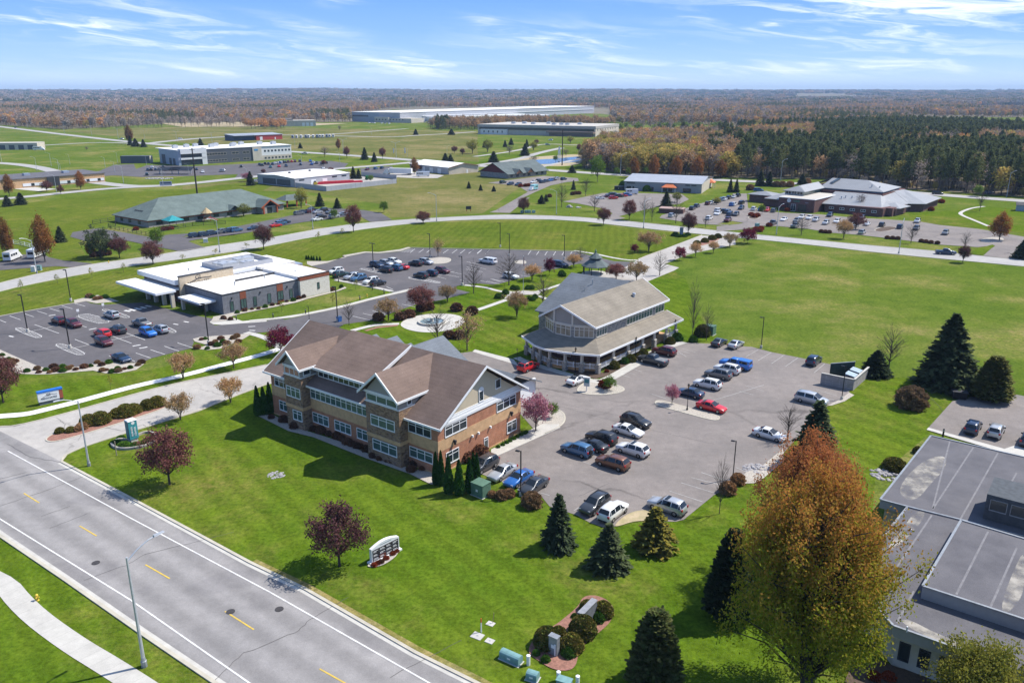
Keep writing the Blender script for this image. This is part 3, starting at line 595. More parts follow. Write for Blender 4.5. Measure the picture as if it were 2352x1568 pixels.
dl = zp(zD, [(1690, 545), (1560, 580), (1450, 600), (1480, 625), (1280, 690), (1130, 660), (1000, 640), (900, 640), (780, 660), (640, 645), (620, 590), (720, 555), (860, 540), (1080, 575), (1330, 620), (1470, 600), (1600, 560), (1900, 520), (2200, 480), (2352, 460)]) + zp(zU, [(380, 460), (560, 420), (700, 380), (840, 365), (1000, 375), (1150, 385), (1300, 410), (1400, 470), (1220, 490), (1200, 485), (1120, 440), (1000, 440), (800, 470), (620, 490), (420, 525), (300, 550), (0, 605)]) + zp(zD, [(2200, 580), (1900, 620), (1700, 650), (1660, 660), (1800, 715), (1640, 745), (1580, 750), (1440, 715), (1480, 650)])
sheet('parking_lot', PX(dl[20:]), M_DARK, .03)
sheet('parking_lot', PX(zp(zD, [(1690, 590), (1500, 600), (1330, 625), (1080, 580), (860, 545), (640, 580), (620, 620), (760, 660), (900, 640), (1100, 650), (1290, 690), (1440, 720), (1590, 750), (1810, 715), (1650, 660), (1570, 640)])), M_DARK, .034)
sheet('driveway', PX(zp(zD, [(-100, 850), (0, 845), (160, 780), (380, 770), (430, 800), (560, 830), (820, 855), (640, 890), (500, 880), (200, 900), (0, 915), (-200, 950)])), M_DARK, .03)
sheet('parking_lot', PX(zp(zF2, [(190, 1025), (680, 965), (980, 985), (990, 1010), (880, 1020), (740, 1050), (600, 1110), (460, 1176)]) + zp(zV, [(560, 270), (380, 410), (200, 405), (260, 385), (540, 225), (450, 170), (200, 145)])), M_ASPH, .03)
sheet('parking_lot', PX(zp(zV, [(850, 310), (1100, 255), (1200, 235), (1500, 235), (1900, 245), (1960, 290), (1880, 330), (1700, 350), (1340, 440), (1400, 455), (1300, 475), (1180, 450), (1290, 415), (1200, 370), (1000, 330)])), M_ASPH, .03)
sheet('parking_lot', PX(zp(zV, [(1700, 455), (1720, 430), (1900, 380), (2050, 330), (2200, 290), (2352, 250)]) + zp(zK, [(120, 310), (230, 310), (240, 420), (480, 455), (800, 470), (1000, 490), (1500, 520), (1560, 525), (1700, 550), (2000, 580), (2352, 640), (2352, 820), (2040, 785), (2130, 705), (2000, 720), (1700, 700), (1300, 650), (1080, 625), (880, 610), (700, 580), (480, 560), (330, 555), (200, 585), (0, 600), (0, 560), (150, 545), (210, 535), (120, 520), (0, 540)]) + zp(zV, [(2352, 520), (2100, 510), (1980, 500), (1800, 470)])), M_ASPH, .034)
island('lot_island', smoothc(PX(zp(zK, [(235, 490), (290, 470), (335, 485), (310, 505), (260, 503)]))), M_BARK)
island('lot_island', smoothc(PX(zp(zK, [(1190, 590), (1290, 560), (1370, 565), (1380, 580), (1260, 605)]))), M_BARK)
island('lot_island', smoothc(PX(zp(zK, [(2000, 665), (2120, 640), (2200, 650), (2180, 680), (2080, 690)]))), M_GRAVEL)
sheet('verge', PX(zp(zK, [(1960, 745), (2110, 700), (2130, 712), (2030, 780), (1960, 775)])), M_LAWN, .045)
walk(zp(zK, [(2080, 560), (1960, 510), (1860, 470), (1870, 450), (1950, 420), (2050, 408)]), 1.5, CONC, 2, .05)
sheet('lawn', PX(zp(zK, [(1470, 460), (1800, 440), (2000, 400), (2352, 430), (2352, 610), (2050, 575), (1700, 545), (1480, 520)])), M_LAWN, .012)
sheet('pond_bank', smoothc(PX(zp(zF2, [(400, 822), (560, 800), (760, 785), (1030, 770), (1030, 850), (900, 880), (700, 880), (520, 880), (420, 850)]))), M_SAND, .015)
M_WATER, ntw, bw_ = newmat('pond_water'); bw_.inputs['Base Color'].default_value = (.03, .09, .16, 1); bw_.inputs['Roughness'].default_value = .12
bpw = nd(ntw, 'ShaderNodeBump', Strength=.25, Distance=.1); ntw.links.new(noise(ntw, wpos(ntw), 1.2, 3), bpw.inputs['Height']); ntw.links.new(bpw.outputs[0], bw_.inputs['Normal'])
sheet('pond_water', smoothc(PX(zp(zF2, [(540, 838), (620, 820), (780, 815), (900, 800), (1010, 793), (1060, 800), (1040, 825), (880, 852), (700, 862), (580, 862)]))), M_WATER, .03)
sheet('stubble_field', PX([(2085, 274), (2180, 276), (2352, 280), (2700, 288), (2700, 296), (2352, 294), (2200, 291)]), M_STUBBLE, .05)
sheet('green_field', PX([(2060, 271), (2200, 270), (2352, 274), (2352, 279), (2180, 275)]), M_LAWN2, .06)
sheet('green_field', PX([(2240, 246), (2352, 244), (2352, 249), (2250, 249.5)]), M_LAWN2, .06)
sheet('stubble_field', PX([(2230, 251), (2352, 250), (2700, 252), (2700, 257), (2352, 256)]), M_STUBBLE, .06)
sheet('stubble_field', PX([(370, 284), (560, 281), (800, 284), (700, 290), (420, 292)]), M_STUBBLE, .05)
# ================================================================ buildings (local x along the front, y into the building)
GRID = R(50.1)
BR_RED = brick('red_brick', (.46, .2, .11), (.37, .15, .082), (.4, .3, .22), 3.2)
BR_TAN = brick('tan_brick', (.62, .385, .2), (.55, .335, .17), (.56, .42, .28), 3.2)
BR_DARK = brick('dark_brick', (.15, .075, .06), (.11, .06, .05), (.2, .16, .14), 3.2)
BR_GREY = brick('grey_brick', (.19, .195, .215), (.145, .15, .17), (.22, .22, .23), 3.0)
BR_BEIGE = brick('grey_beige_block', (.36, .33, .3), (.3, .275, .25), (.38, .36, .33), 1.4)
ST_BROWN = stone('brown_fieldstone', [(.13, .08, .05), (.26, .16, .095), (.34, .23, .14), (.19, .13, .1), (.29, .2, .15)], 3.0)
ST_GREY = stone('grey_fieldstone', [(.13, .14, .16), (.3, .29, .27), (.42, .37, .3), (.2, .2, .21)], 3.4)
ST_PALE = stone('pale_stone', [(.62, .58, .5), (.7, .67, .6), (.56, .52, .44), (.66, .63, .57)], 3.5)
ST_SAND = stone('sandstone_panel', [(.52, .42, .29), (.6, .5, .36), (.46, .37, .26), (.57, .48, .37)], 3.5)
RF_BROWN = shingle('brown_shingles', (.225, .162, .132), (.155, .112, .092))
RF_GREY = shingle('grey_shingles', (.285, .25, .2), (.21, .185, .15))
RF_BLUE = shingle('blue_grey_shingles', (.19, .21, .23), (.13, .145, .165))
RF_GREEN = shingle('green_shingles', (.155, .19, .175), (.115, .15, .14))
RF_TEAL = shingle('slate_shingles', (.15, .175, .17), (.105, .13, .13))
RF_METAL = ribbed('grey_metal_roof', (.29, .295, .3), .9, .5, .25, 0, .7)
RF_METW = ribbed('pale_metal_roof', (.4, .42, .45), .6, .5, .2, 0, .85)
RF_MEMB = plain('white_membrane', (.8, .79, .77), .8, c2=(.7, .68, .64), scale=.25)
RF_BEIGE = plain('beige_membrane', (.52, .48, .42), .9, c2=(.44, .41, .36), scale=.1)
RF_TAR = plain('grey_roofing_felt', (.135, .13, .138), .95, c2=(.1, .097, .106), scale=.4, fine=.16, fscale=14)
SIDE_TAN = ribbed('tan_siding', (.58, .49, .35), .16, .75, 0, 2, .86)
SIDE_GREY = ribbed('taupe_siding', (.33, .3, .27), .16, .75, 0, 2, .9)
SIDE_W = ribbed('pale_siding', (.42, .43, .46), .4, .6, .1, 0, .88)
PAN_BLUE = ribbed('blue_grey_panel', (.33, .38, .46), .5, .5, .1, 0, .85)
PAN_DARK = plain('charcoal_panel', (.1, .11, .125), .6)
PAN_WHITE = plain('white_panel', (.72, .72, .71), .6, var=.05)
PAN_BEIGE = plain('beige_panel', (.56, .5, .41), .7, var=.08, scale=.3)
PAN_RED = ribbed('red_steel_siding', (.42, .045, .035), .5, .5, .05, 0, .8)
TERRA = plain('terracotta_panel', (.27, .085, .045), .7)
TERRA_T = plain('orange_awning', (.72, .2, .07), .6)
CHAR = plain('charcoal_trim', (.05, .052, .058), .6)
WOODT = plain('cedar_trim', (.42, .1, .04), .7)
def window(p, fr, s0, s1, z0, z1, n=3, tr=.66, fm=None, gm=None, w=.1, name='window'):
 ox, oy, dx, dy = fr; D = Vector((dx, dy, 0)).normalized(); O = Vector((ox, oy, 0)); N = Vector((D.y, -D.x, 0))
 def bar(mb, a, b, c, d, t0=-.02, t1=.07, mi=0):
  mb.obox(O + D * a + N * t0 + Vector((0, 0, c)), D * (b - a), N * (t1 - t0), Vector((0, 0, d - c)), mi)
 f = MB(); bar(f, s0, s1, z0 - .04, z0 + w, -.02, .1); bar(f, s0, s1, z1 - w, z1)
 for k in range(n + 1):
  x = s0 + (s1 - s0 - w) * k / n; bar(f, x, x + w, z0 + w, z1 - w)
 if tr:
  zt = z0 + (z1 - z0) * tr
  for k in range(n):
   x0 = s0 + (s1 - s0 - w) * k / n + w; bar(f, x0, s0 + (s1 - s0 - w) * (k + 1) / n, zt - w * .4, zt + w * .4, -.02, .05)
 o = f.build(name, fm or WT, p)
 g = MB(); bar(g, s0 + w * .5, s1 - w * .5, z0 + w * .5, z1 - w * .5, .0, .025); g.build('pane', gm or GLASS, o)
 return o
def door(p, fr, s0, s1, z1, fm=None, n=2, gm=None):
 o = window(p, fr, s0, s1, .06, z1, n, .8, fm or GALV, gm, .09, 'door'); return o
def fac(fr):
 ox, oy, dx, dy = fr; D = Vector((dx, dy, 0)).normalized(); return Vector((ox, oy, 0)), D, Vector((D.y, -D.x, 0))
def fbox(mb, fr, s0, s1, z0, z1, t0, t1, mi=0):
 O, D, N = fac(fr); return mb.obox(O + D * s0 + N * t0 + Vector((0, 0, z0)), D * (s1 - s0), N * (t1 - t0), (0, 0, z1 - z0), mi)
def text(parent, body, name, o, D, size, mat, up=(0, 0, 1), ext=.02, sx=1.0, align='CENTER'):
 cu = bpy.data.curves.new(name, 'FONT'); cu.body = body; cu.size = size; cu.extrude = ext; cu.align_x = align; cu.align_y = 'CENTER'; cu.resolution_u = 2
 t = bpy.data.objects.new('tmp', cu); me = bpy.data.meshes.new_from_object(t); bpy.data.objects.remove(t); bpy.data.curves.remove(cu)
 X = Vector(D).normalized(); Y = Vector(up).normalized(); Zv = X.cross(Y)
 M4 = Matrix(((X.x * sx, Y.x, Zv.x, o[0]), (X.y * sx, Y.y, Zv.y, o[1]), (X.z * sx, Y.z, Zv.z, o[2]), (0, 0, 0, 1)))
 me.transform(M4); me.materials.clear(); me.materials.append(mat)
 return link(name, me, parent)
LA, DB = 34.82, 17.76; phiA = 2.487 + math.pi
oA = Vector((-9.582 + LA * math.cos(2.487), 94.398 + LA * math.sin(2.487), 0))
A = thing('office_building', 'brick and stone three-storey office with brown gabled roof beside the main road', 'building', oA, phiA)
ez, rz_, ov = 7.06, 13.05, .62
FR = (0, 0, 1, 0); SD = (LA, 0, 0, 1)
b = MB(); b.box(0, LA, 0, DB, 0, 6.75); b.build('wall', BR_RED, A)
b = MB(); b.box(-.03, LA + .03, -.03, DB + .03, 3.3, 4.88); b.box(-.05, LA + .05, -.05, DB + .05, 0, .25); b.build('brick_band', BR_TAN, A)
for x0_, x1_ in ((0, .04), (LA - .15, LA - .02)):
 b = MB(); b.slab([(x0_, .05, 6.75), (x0_, DB - .05, 6.75), (x0_, DB / 2, 12.6)], x1_ - x0_, 0, (1, 0, 0)); b.build('gable_wall', SIDE_TAN, A)
b = MB(); fbox(b, SD, -.1, DB + .1, 6.62, 7.0, -.02, .12); fbox(b, SD, -.05, DB + .05, 7.0, 7.4, -.05, .07); fbox(b, SD, .4, DB - .4, 7.4, 7.7, -.05, .04); b.build('frieze_board', WT, A)
sl = (rz_ - ez) / (DB / 2 + ov)
rf = MB()
for y_e, s_ in ((-ov, 1), (DB + ov, -1)):
 rf.slab([(-1.0, y_e, ez), (LA + 1.0, y_e, ez), (LA + 1.0, DB / 2, rz_), (-1.0, DB / 2, rz_)], .22)
roofA = rf.build('roof', RF_BROWN, A)
fa = MB()
for x in (-1.03, LA + 1.03):
 for y_e in (-ov, DB + ov): fa.strip((x, y_e, ez + .04), (x, DB / 2, rz_ + .04), .12, .32)
fa.strip((-1, -ov - .05, ez + .03), (LA + 1, -ov - .05, ez + .03), .12, .28); fa.strip((-1, DB + ov + .05, ez + .03), (LA + 1, DB + ov + .05, ez + .03), .14, .36)
fa.build('fascia', WT, A)
dm = MB(); x0, x1 = 9.5, 21.45
dm.slab([(x0, 1.2, 8.0), (x0, 1.2, 9.85), (x0, 8.8, 13.0), (x0, 8.8, 12.9)], x1 - x0, 0, (1, 0, 0)); dmo = dm.build('dormer', SIDE_GREY, A)
d2 = MB(); d2.slab([(x0 - .2, .35, 9.72), (x1 + .25, .35, 9.72), (x1 + .25, DB / 2, 13.22), (x0 - .2, DB / 2, 13.22)], .2); d2.build('dormer_roof', RF_BROWN, dmo)
d3 = MB(); d3.strip((x1 + .3, .3, 9.76), (x1 + .3, DB / 2, 13.26), .16, .45); d3.strip((x0 - .25, .3, 9.76), (x1 + .3, .3, 9.76), .14, .35); d3.build('dormer_trim', WT, dmo)
window(A, (0, 1.2, 1, 0), 10.1, 21.2, 8.15, 9.5, 10, .72)
for (bx0, bx1, rx, rzg, hwid, ye, zE_) in ((23.07, 29.42, 26.1, 13.0, 3.75, 3.7, 9.75), (5.45, 9.35, 7.35, 12.3, 2.62, 3.9, 9.9)):
 bb = MB(); bb.box(bx0, bx1, -1.5, 4.6, 0, 8.35); bay = bb.build('bay', ST_BROWN, A)
 bb = MB(); bb.box(bx0 - .05, bx1 + .05, -1.56, -.05, 3.25, 3.75); bb.build('stone_belt', BR_TAN, bay)
 bb = MB(); bb.box(bx0 + .04, bx1 - .04, -1.46, 5.2, 8.35, zE_ + .12)
 bb.slab([(bx0 + .04, -1.46, zE_), (bx1 - .04, -1.46, zE_), (rx, -1.46, rzg - .2)], .1, 0, (0, 1, 0)); bb.build('bay_wall', SIDE_GREY, bay)
 bb = MB(); bb.box(bx0 - .04, bx1 + .04, -1.55, -1.4, 9.62, 9.95); bb.box(bx0 - .06, bx1 + .06, -1.58, 1.5, 8.28, 8.42)
 bb.build('bay_trim', WT, bay)
 g_ = MB(); ym = (rzg - ez) / sl - ov
 for s_ in (-1, 1):
  g_.slab([(rx, -2.15, rzg), (rx, ym + .15, rzg), (rx + s_ * hwid, ye, zE_), (rx + s_ * hwid, -2.15, zE_)], .2)
 g_.build('gable_roof', RF_BROWN, bay)
 t_ = MB()
 for s_ in (-1, 1):
  t_.strip((rx, -2.2, rzg + .05), (rx + s_ * (hwid + .05), -2.2, zE_ + .02), .14, .38); t_.strip((rx + s_ * (hwid + .05), -2.2, zE_ + .04), (rx + s_ * (hwid + .05), ye, zE_ + .04), .12, .3)
 t_.build('bargeboard', WT, bay)
FB = (0, -1.5, 1, 0); FB2 = (0, -1.46, 1, 0)
window(A, FB2, 23.35, 29.1, 8.5, 9.55, 3, 0, gm=GLASSG); window(A, FB, 23.95, 28.55, 5.05, 6.6, 3, .7, gm=GLASSG); window(A, FB, 24.1, 28.75, 1.45, 3.05, 3, .68, gm=GLASSG)
window(A, FB2, 5.75, 9.1, 8.5, 9.58, 3, 0, gm=glassy('warm_window_glass', (.2, .09, .05), .15, .8)); window(A, FB, 5.8, 9.0, 5.0, 6.6, 3, .7, gm=GLASSG); window(A, FB, 6.9, 9.0, 1.45, 3.0, 2, .68, gm=GLASSG)
window(A, (29.42, 0, 0, 1), 0.0, .9, 8.6, 9.6, 1, 0); window(A, (9.35, 0, 0, 1), -1.0, .3, 8.6, 9.6, 1, 0)
window(A, FR, 29.55, 33.7, 5.0, 6.6, 3, .7); window(A, FR, 29.6, 33.85, 1.4, 2.92, 3, .68, gm=GLASSG)
window(A, FR, 9.45, 22.9, 4.98, 6.45, 12, .7, gm=GLASSG)
for s0, s1 in ((9.55, 13.15), (14.45, 18.0), (19.2, 22.6)): window(A, FR, s0, s1, 1.2, 2.8, 3, .68, gm=GLASSG)
window(A, FR, .9, 4.2, 4.98, 6.35, 3, .7); window(A, FR, 1.6, 3.6, 1.15, 2.75, 2, .68, gm=GLASSG)
window(A, SD, 1.35, 5.7, 4.95, 6.5, 3, .7); window(A, SD, 12.15, 16.6, 4.95, 6.5, 3, .7); window(A, SD, 1.45, 4.0, 1.0, 2.75, 2, .7); window(A, SD, 14.5, 16.8, .9, 2.6, 2, .7)
window(A, SD, 8.3, 9.3, 7.75, 9.3, 1, 0); window(A, SD, 11.9, 13.1, 8.55, 9.95, 1, 0)
b = MB(); O, D, N = fac(SD)
arc = [(8.24, 9.3)] + [(8.8 - .56 * math.cos(t * math.pi / 8), 9.3 + .56 * math.sin(t * math.pi / 8)) for t in range(9)] + [(9.36, 9.3)]
b.slab([O + D * s + Vector((0, 0, z)) + N * .06 for s, z in arc], .1, 0, -N); b.build('arched_head', WT, A)
door(A, SD, 9.3, 10.2, 2.05, WT, 1)
for s in (2.9, 15.2):
 b = MB(); fbox(b, SD, s, s + .22, 3.85, 4.15, 0, .5); fbox(b, SD, s + .02, s + .2, 3.5, 3.85, .12, .4); b.build('wall_lamp', CHAR, A)
for s in (6.6, 7.9, 10.5): b = MB(); fbox(b, SD, s, s + .22, 3.2, 3.5, 0, .3); b.build('wall_vent', WT, A)
b = MB(); b.box(-3.5, 26, DB + .02, 24.5, 0, 3.3); wing = b.build('garage_wing', BR_TAN, A)
g_ = MB()
for rx, rzg, hw, yb in ((-2.8, 6.6, 2.6, 24.8), (1.6, 6.9, 3.4, 25.6), (5.2, 6.3, 2.4, 25.4), (10.6, 8.1, 6.2, 27.8)):
 for s_ in (-1, 1): g_.slab([(rx, DB, rzg), (rx, yb, rzg), (rx + s_ * hw, yb, rzg - hw * .62), (rx + s_ * hw, DB, rzg - hw * .62)], .18)
for s_, ye in ((1, DB), (-1, 31.0)): g_.slab([(13, 24.3, 6.0), (29.3, 24.3, 6.0), (29.3, ye, 3.9 if s_ > 0 else 2.9), (13, ye, 3.9 if s_ > 0 else 2.9)], .18)
g_.build('wing_roof', RF_BLUE, wing)
b = MB(); b.box(14, 28.6, 29.9, 30.2, 0, 2.9); b.box(28.3, 28.6, DB, 30.2, 0, 3.6); b.build('carport_wall', WT, wing)
oB = Vector((15.412, 133.729, 0)); B = thing('veranda_building', 'tan-roofed clinic with a curved railed veranda beside the large parking lot', 'building', oB, R(50.12))
LB, WB_ = 28.8, 17.5
eave = [(-.4, -.4), (-1.9, 2.6), (-3.1, 5.7), (-3.8, 9.0), (-3.2, 12.0), (-1.8, 14.6), (-.1, 17.6)]
up_ = [(3.2, 3.0), (1.15, 6.7), (1.0, 10.7), (3.2, 14.5)]
ZE_, ZU = 3.85, 5.35
b = MB(); b.prism([(1.2, 1.2), (LB - .5, 1.2), (LB - .5, 16.8), (1.6, 16.8), (-.6, 14.2), (-1.6, 11.6), (-2.2, 9), (-1.6, 6.2), (-.4, 3.2)], 0, .75); b.build('porch_floor', BR_TAN, B)
inner = [(3.4, 3.2), (LB - 2, 3.2), (LB - 2, 14.3), (3.4, 14.3), (1.3, 10.6), (1.4, 6.8)]
b = MB(); b.prism(inner, .75, ZU); b.build('wall', BR_DARK, B)
b = MB(); b.prism([(3.2, 3.0), (28, 3.0), (28, 14.5), (3.2, 14.5), (1.0, 10.7), (1.15, 6.7)], ZU - .05, 7.55); b.build('clerestory_wall', ST_GREY, B)
g_ = MB()
g_.slab([(-.4, -.4, ZE_), (LB + 1.2, -.4, ZE_), (LB + .3, 3.05, ZU), (3.2, 3.05, ZU)], .2)
ring = [up_[0], up_[0], up_[1], ((up_[1][0] + up_[2][0]) / 2, 8.7), up_[2], up_[3], up_[3]]
for i in range(6):
 q = [(eave[i][0], eave[i][1], ZE_), (ring[i][0], ring[i][1], ZU), (ring[i + 1][0], ring[i + 1][1], ZU), (eave[i + 1][0], eave[i + 1][1], ZE_)]
 if ring[i] == ring[i + 1]: q = [q[0], q[1], q[3]]
 g_.slab(q, .2)
g_.slab([(-.1, 17.6, ZE_), (3.2, 14.45, ZU), (LB, 14.45, ZU), (LB + 1, 17.8, ZE_)], .2)
g_.build('porch_roof', RF_GREY, B)
t_ = MB(); ee = [(LB + 1.2, -.45)] + [(x - .05, y) for x, y in eave]
for p, q in zip(ee, ee[1:]): t_.strip((p[0], p[1], ZE_ + .03), (q[0], q[1], ZE_ + .03), .16, .34)
t_.strip((LB + 1.2, -.45, ZE_ + .03), (LB + .3, 3.0, ZU), .14, .3); t_.build('fascia', WT, B)
g_ = MB()
for s_, ye in ((1, 2.35), (-1, 15.15)): g_.slab([(2.1, ye, 7.75), (28.7, ye, 7.75), (28.7, 8.75, 11.25), (.1, 8.75, 11.25)], .22)
mroof = g_.build('main_roof', RF_GREY, B)
t_ = MB()
for ye in (2.3, 15.2):
 t_.strip((2.1, ye, 7.8), (28.7, ye, 7.8), .14, .34); t_.strip((2.06, ye, 7.82), (.06, 8.75, 11.32), .14, .36); t_.strip((28.75, ye, 7.82), (28.75, 8.75, 11.32), .14, .36)
t_.build('roof_trim', WT, mroof)
b = MB(); b.lathe([(.25, 9.0), (.25, 9.9), (.42, 10.0), (.3, 10.25)], 10, (20.2, 5.6)); b.build('roof_vent', GALV, mroof)
g_ = MB(); zr = lambda y: 7.6 + (11.2 - 7.75) * (1 - abs(y - 8.75) / 6.4)
for p, q in (((3.2, 3.0), (1.15, 6.7)), ((1.15, 6.7), (1.07, 8.75)), ((1.07, 8.75), (1.0, 10.7)), ((1.0, 10.7), (3.2, 14.5))):
 g_.slab([(p[0], p[1], 7.5), (q[0], q[1], 7.5), (q[0], q[1], zr(q[1])), (p[0], p[1], zr(p[1]))], .15, 0, (1, 0, 0))
g_.build('gable_wall', SIDE_GREY, B)
t_ = MB()
for x, y in ((1.1, 6.7), (.95, 10.7)): t_.box(x - .12, x + .1, y - .15, y + .15, 7.5, zr(y) - .1)
for p, q in zip(up_, up_[1:]): t_.strip((p[0] - .03, p[1], 7.75), (q[0] - .03, q[1], 7.75), .2, .32)
t_.build('gable_trim', CREAMT, B)
def seg(p, q): return (p[0], p[1], q[0] - p[0], q[1] - p[1]), math.hypot(q[0] - p[0], q[1] - p[1])
GLT = glassy('blinds_glass', (.2, .165, .12), .2, .8)
for p, q, n in ((up_[1], up_[0], 4), (up_[2], up_[1], 3), (up_[3], up_[2], 4)):
 f_, l_ = seg(p, q); window(B, f_, .3, l_ - .3, ZU + .05, 7.4, n, .72, CREAMT, GLT, .16)
F3 = (0, 3.0, 1, 0)
for s0, s1, n in ((3.4, 6.9, 4), (13.6, 23.2, 9), (24.3, 27.8, 3)): window(B, F3, s0, s1, ZU + .1, 7.3, n, .7, CREAMT, GLASSG, .14)
FP_ = (0, 3.2, 1, 0)
for s0, s1 in ((5, 8), (10, 13), (22.4, 25)): window(B, FP_, s0, s1, 1.4, 3.2, 2, 0)
door(B, FP_, 17.0, 19.0, 3.0)
window(B, (1.35, 10.5, .0, -1), .3, 3.4, 1.5, 3.0, 3, 0, CREAMT, GLT)
pp = [(.35, .35), (-.95, 3.0), (-2.05, 5.9), (-2.55, 9.0), (-2.05, 11.6), (-.75, 14.1), (.6, 16.9)]
posts = pp + [(5.2, .3), (10.2, .3), (15.4, .3), (19.8, .3), (24.5, .3), (28.3, .3)]
for x, y in posts:
 m = MB(); m.box(x - .38, x + .38, y - .38, y + .38, 0, 1.75); pr_ = m.build('pillar', ST_GREY, B)
 m = MB()
 for dx in (-.22, .22): m.box(x + dx - .1, x + dx + .1, y - .12, y + .12, 1.75, 3.5)
 m.box(x - .42, x + .42, y - .42, y + .42, 1.75, 1.84); m.build('post', CREAMT, pr_)
def rail(p, q, parent=B):
 m = MB(); P, Q = Vector((*p, 0)), Vector((*q, 0)); d = (Q - P); L_ = d.length; d.normalize()
 P += d * .38; Q -= d * .38; L_ -= .76
 for z in (.95, 1.72): m.strip((P.x, P.y, z), (Q.x, Q.y, z), .1, .09)
 n = int(L_ / .2)
 for i in range(1, n):
  c = P.lerp(Q, i / n); m.box(c.x - .025, c.x + .025, c.y - .025, c.y + .025, .86, 1.7)
 c = P.lerp(Q, .5); m.box(c.x - .07, c.x + .07, c.y - .07, c.y + .07, .75, 1.85)
 m.build('railing', W, parent)
for p, q in zip(pp, pp[1:]): rail(p, q)
for p, q in ((pp[0], posts[7]), (posts[7], posts[8]), (posts[8], posts[9]), (posts[11], posts[12])): rail(p, q)
rail((28.3, .3), (28.3, 3))
g_ = MB(); g_.slab([(24.6, 24.0, 11.0), (25.7, 10.0, 11.0), (12.0, 10.0, 5.2), (12.0, 24.0, 5.2)], .2); g_.slab([(24.6, 24.0, 11.0), (25.7, 10, 11.0), (36, 10, 5.2), (36, 24, 5.2)], .2); g_.build('wing_roof', RF_BLUE, B)
b = MB(); b.box(12.6, 35, 14.6, 23.4, 0, 5.4); b.slab([(12.8, 23.35, 5.2), (35.2, 23.35, 5.2), (24.6, 23.35, 10.7)], .15, 0, (0, -1, 0)); b.build('wing_wall', ST_GREY, B)
t_ = MB(); t_.tube([(22.5, 17, 9.6), (22.5, 17, 10.9)], .12, 6); t_.tube([(20.2, 17.3, 8.6), (20.2, 17.3, 9.6)], .1, 6); t_.build('vent_pipe', GALV, B)
oC = Vector((-65.106, 173.582, 0)); C = thing('clinic_building', 'low flat white-roofed clinic of grey brick with a stone sign wall', 'building', oC, GRID)
b = MB(); b.box(0, 20.3, 0, 16.4, 0, 4.5); b.build('grey_wall', BR_GREY, C)
b = MB(); b.box(20.3, 29.1, -.8, 15, 0, 4.5); b.build('pale_wall', ST_PALE, C)
b = MB(); b.box(20.25, 29.15, -.85, 0, 4.3, 5.25); b.box(28.7, 29.15, 0, 15, 4.3, 5.25); b.build('terracotta_band', TERRA, C)
b = MB(); b.box(.25, 20.3, .25, 16.4, 4.46, 4.6); b.box(20.3, 28.7, -.4, 14.8, 4.5, 5.3); b.box(-1.9, 28.8, 17, 35.4, 5.3, 5.65); b.box(20, 30.4, 15, 28, 5.0, 5.55); b.build('flat_roof', RF_MEMB, C)
b = MB(); b.box(-.04, 20.3, -.05, .25, 4.38, 4.64); b.box(-.05, .25, 0, 16.4, 4.38, 4.64); b.box(20.2, 29.2, -.9, -.6, 5.2, 5.36); b.box(9.5, 22.8, 9.6, 10.0, 4.4, 5.0); b.build('parapet_cap', CHAR, C)
b = MB(); b.box(-.6, 29, 17.2, 35, 0, 4.4); b.build('rear_wall', BR_DARK, C)
b = MB(); b.box(-1.95, 28.9, 16.95, 35.45, 4.6, 5.5); b.build('roof_fascia', W, C)
b = MB(); b.box(-.5, .2, 17.4, 34.8, 3.9, 4.62); b.build('clerestory_glass', GLASSG, C)
b = MB(); b.box(-1.1, 13.0, 16.3, 16.95, 0, 6.5); b.build('sign_wall', ST_SAND, C)
b = MB(); b.box(-1.2, 13.1, 16.2, 17.05, 6.5, 6.7); b.build('sign_wall_cap', CHAR, C)
SGN = plain('dark_lettering', (.06, .055, .06), .5)
text(C, 'GI', 'sign_letters', (3.6, 16.28, 5.75), (1, 0, 0), 1.5, SGN); text(C, 'ASSOCIATES', 'sign_letters', (3.6, 16.28, 4.55), (1, 0, 0), 1.05, SGN)
m = MB()
for k in range(16):
 t0, t1 = k / 16, (k + 1) / 16; f = lambda t: (.2 + 6.9 * t, 16.25, 4.2 + 1.35 * math.sin(min(1, t * 1.25) * math.pi * .62))
 m.strip(f(t0), f(t1), .06, .16)
m.build('sign_swoosh', SGN, C)
for x0, x1, y0, y1 in ((11, 25.3, 17.6, 17.75), (11, 25.3, 27.3, 27.45), (11, 11.15, 17.6, 27.4), (25.2, 25.35, 17.6, 27.4)):
 m = MB(); m.box(x0, x1, y0, y1, 5.6, 6.75); m.build('roof_screen', SIDE_W, C)
for x0, x1, y0, y1, h in ((12.5, 17, 20, 22.6, 1.3), (18, 21, 19.2, 21.6, 1.0), (18.5, 23.5, 23.2, 25.6, 1.2), (13, 16.5, 24, 26, .9)):
 m = MB(); m.box(x0, x1, y0, y1, 5.65, 5.65 + h); m.lathe([(.5, 5.65 + h), (.5, 5.8 + h), (.1, 5.82 + h)], 10, ((x0 + x1) / 2, (y0 + y1) / 2)); m.build('roof_unit', GALV, C)
for x, y in ((6, 25), (7, 6), (16, 7.5), (24, 6)): m = MB(); m.tube([(x, y, 4.5), (x, y, 5.3 if y < 17 else 6.2)], .12, 6); m.lathe([(.25, 5.3 if y < 17 else 6.2), (.25, 5.45 if y < 17 else 6.35)], 8, (x, y)); m.build('vent_pipe', GREY, C)
m = MB(); m.box(31, 34, 17, 22, 0, 4.2); m.build('bin_screen', PAN_BLUE, C)
FC = (0, 0, 1, 0)
for s0, s1 in ((1.74, 2.66), (7.74, 8.64), (11.56, 12.5), (17.64, 18.6)): window(C, FC, s0, s1, .55, 2.7, 1, .75, CHAR, GLASSG, .07)
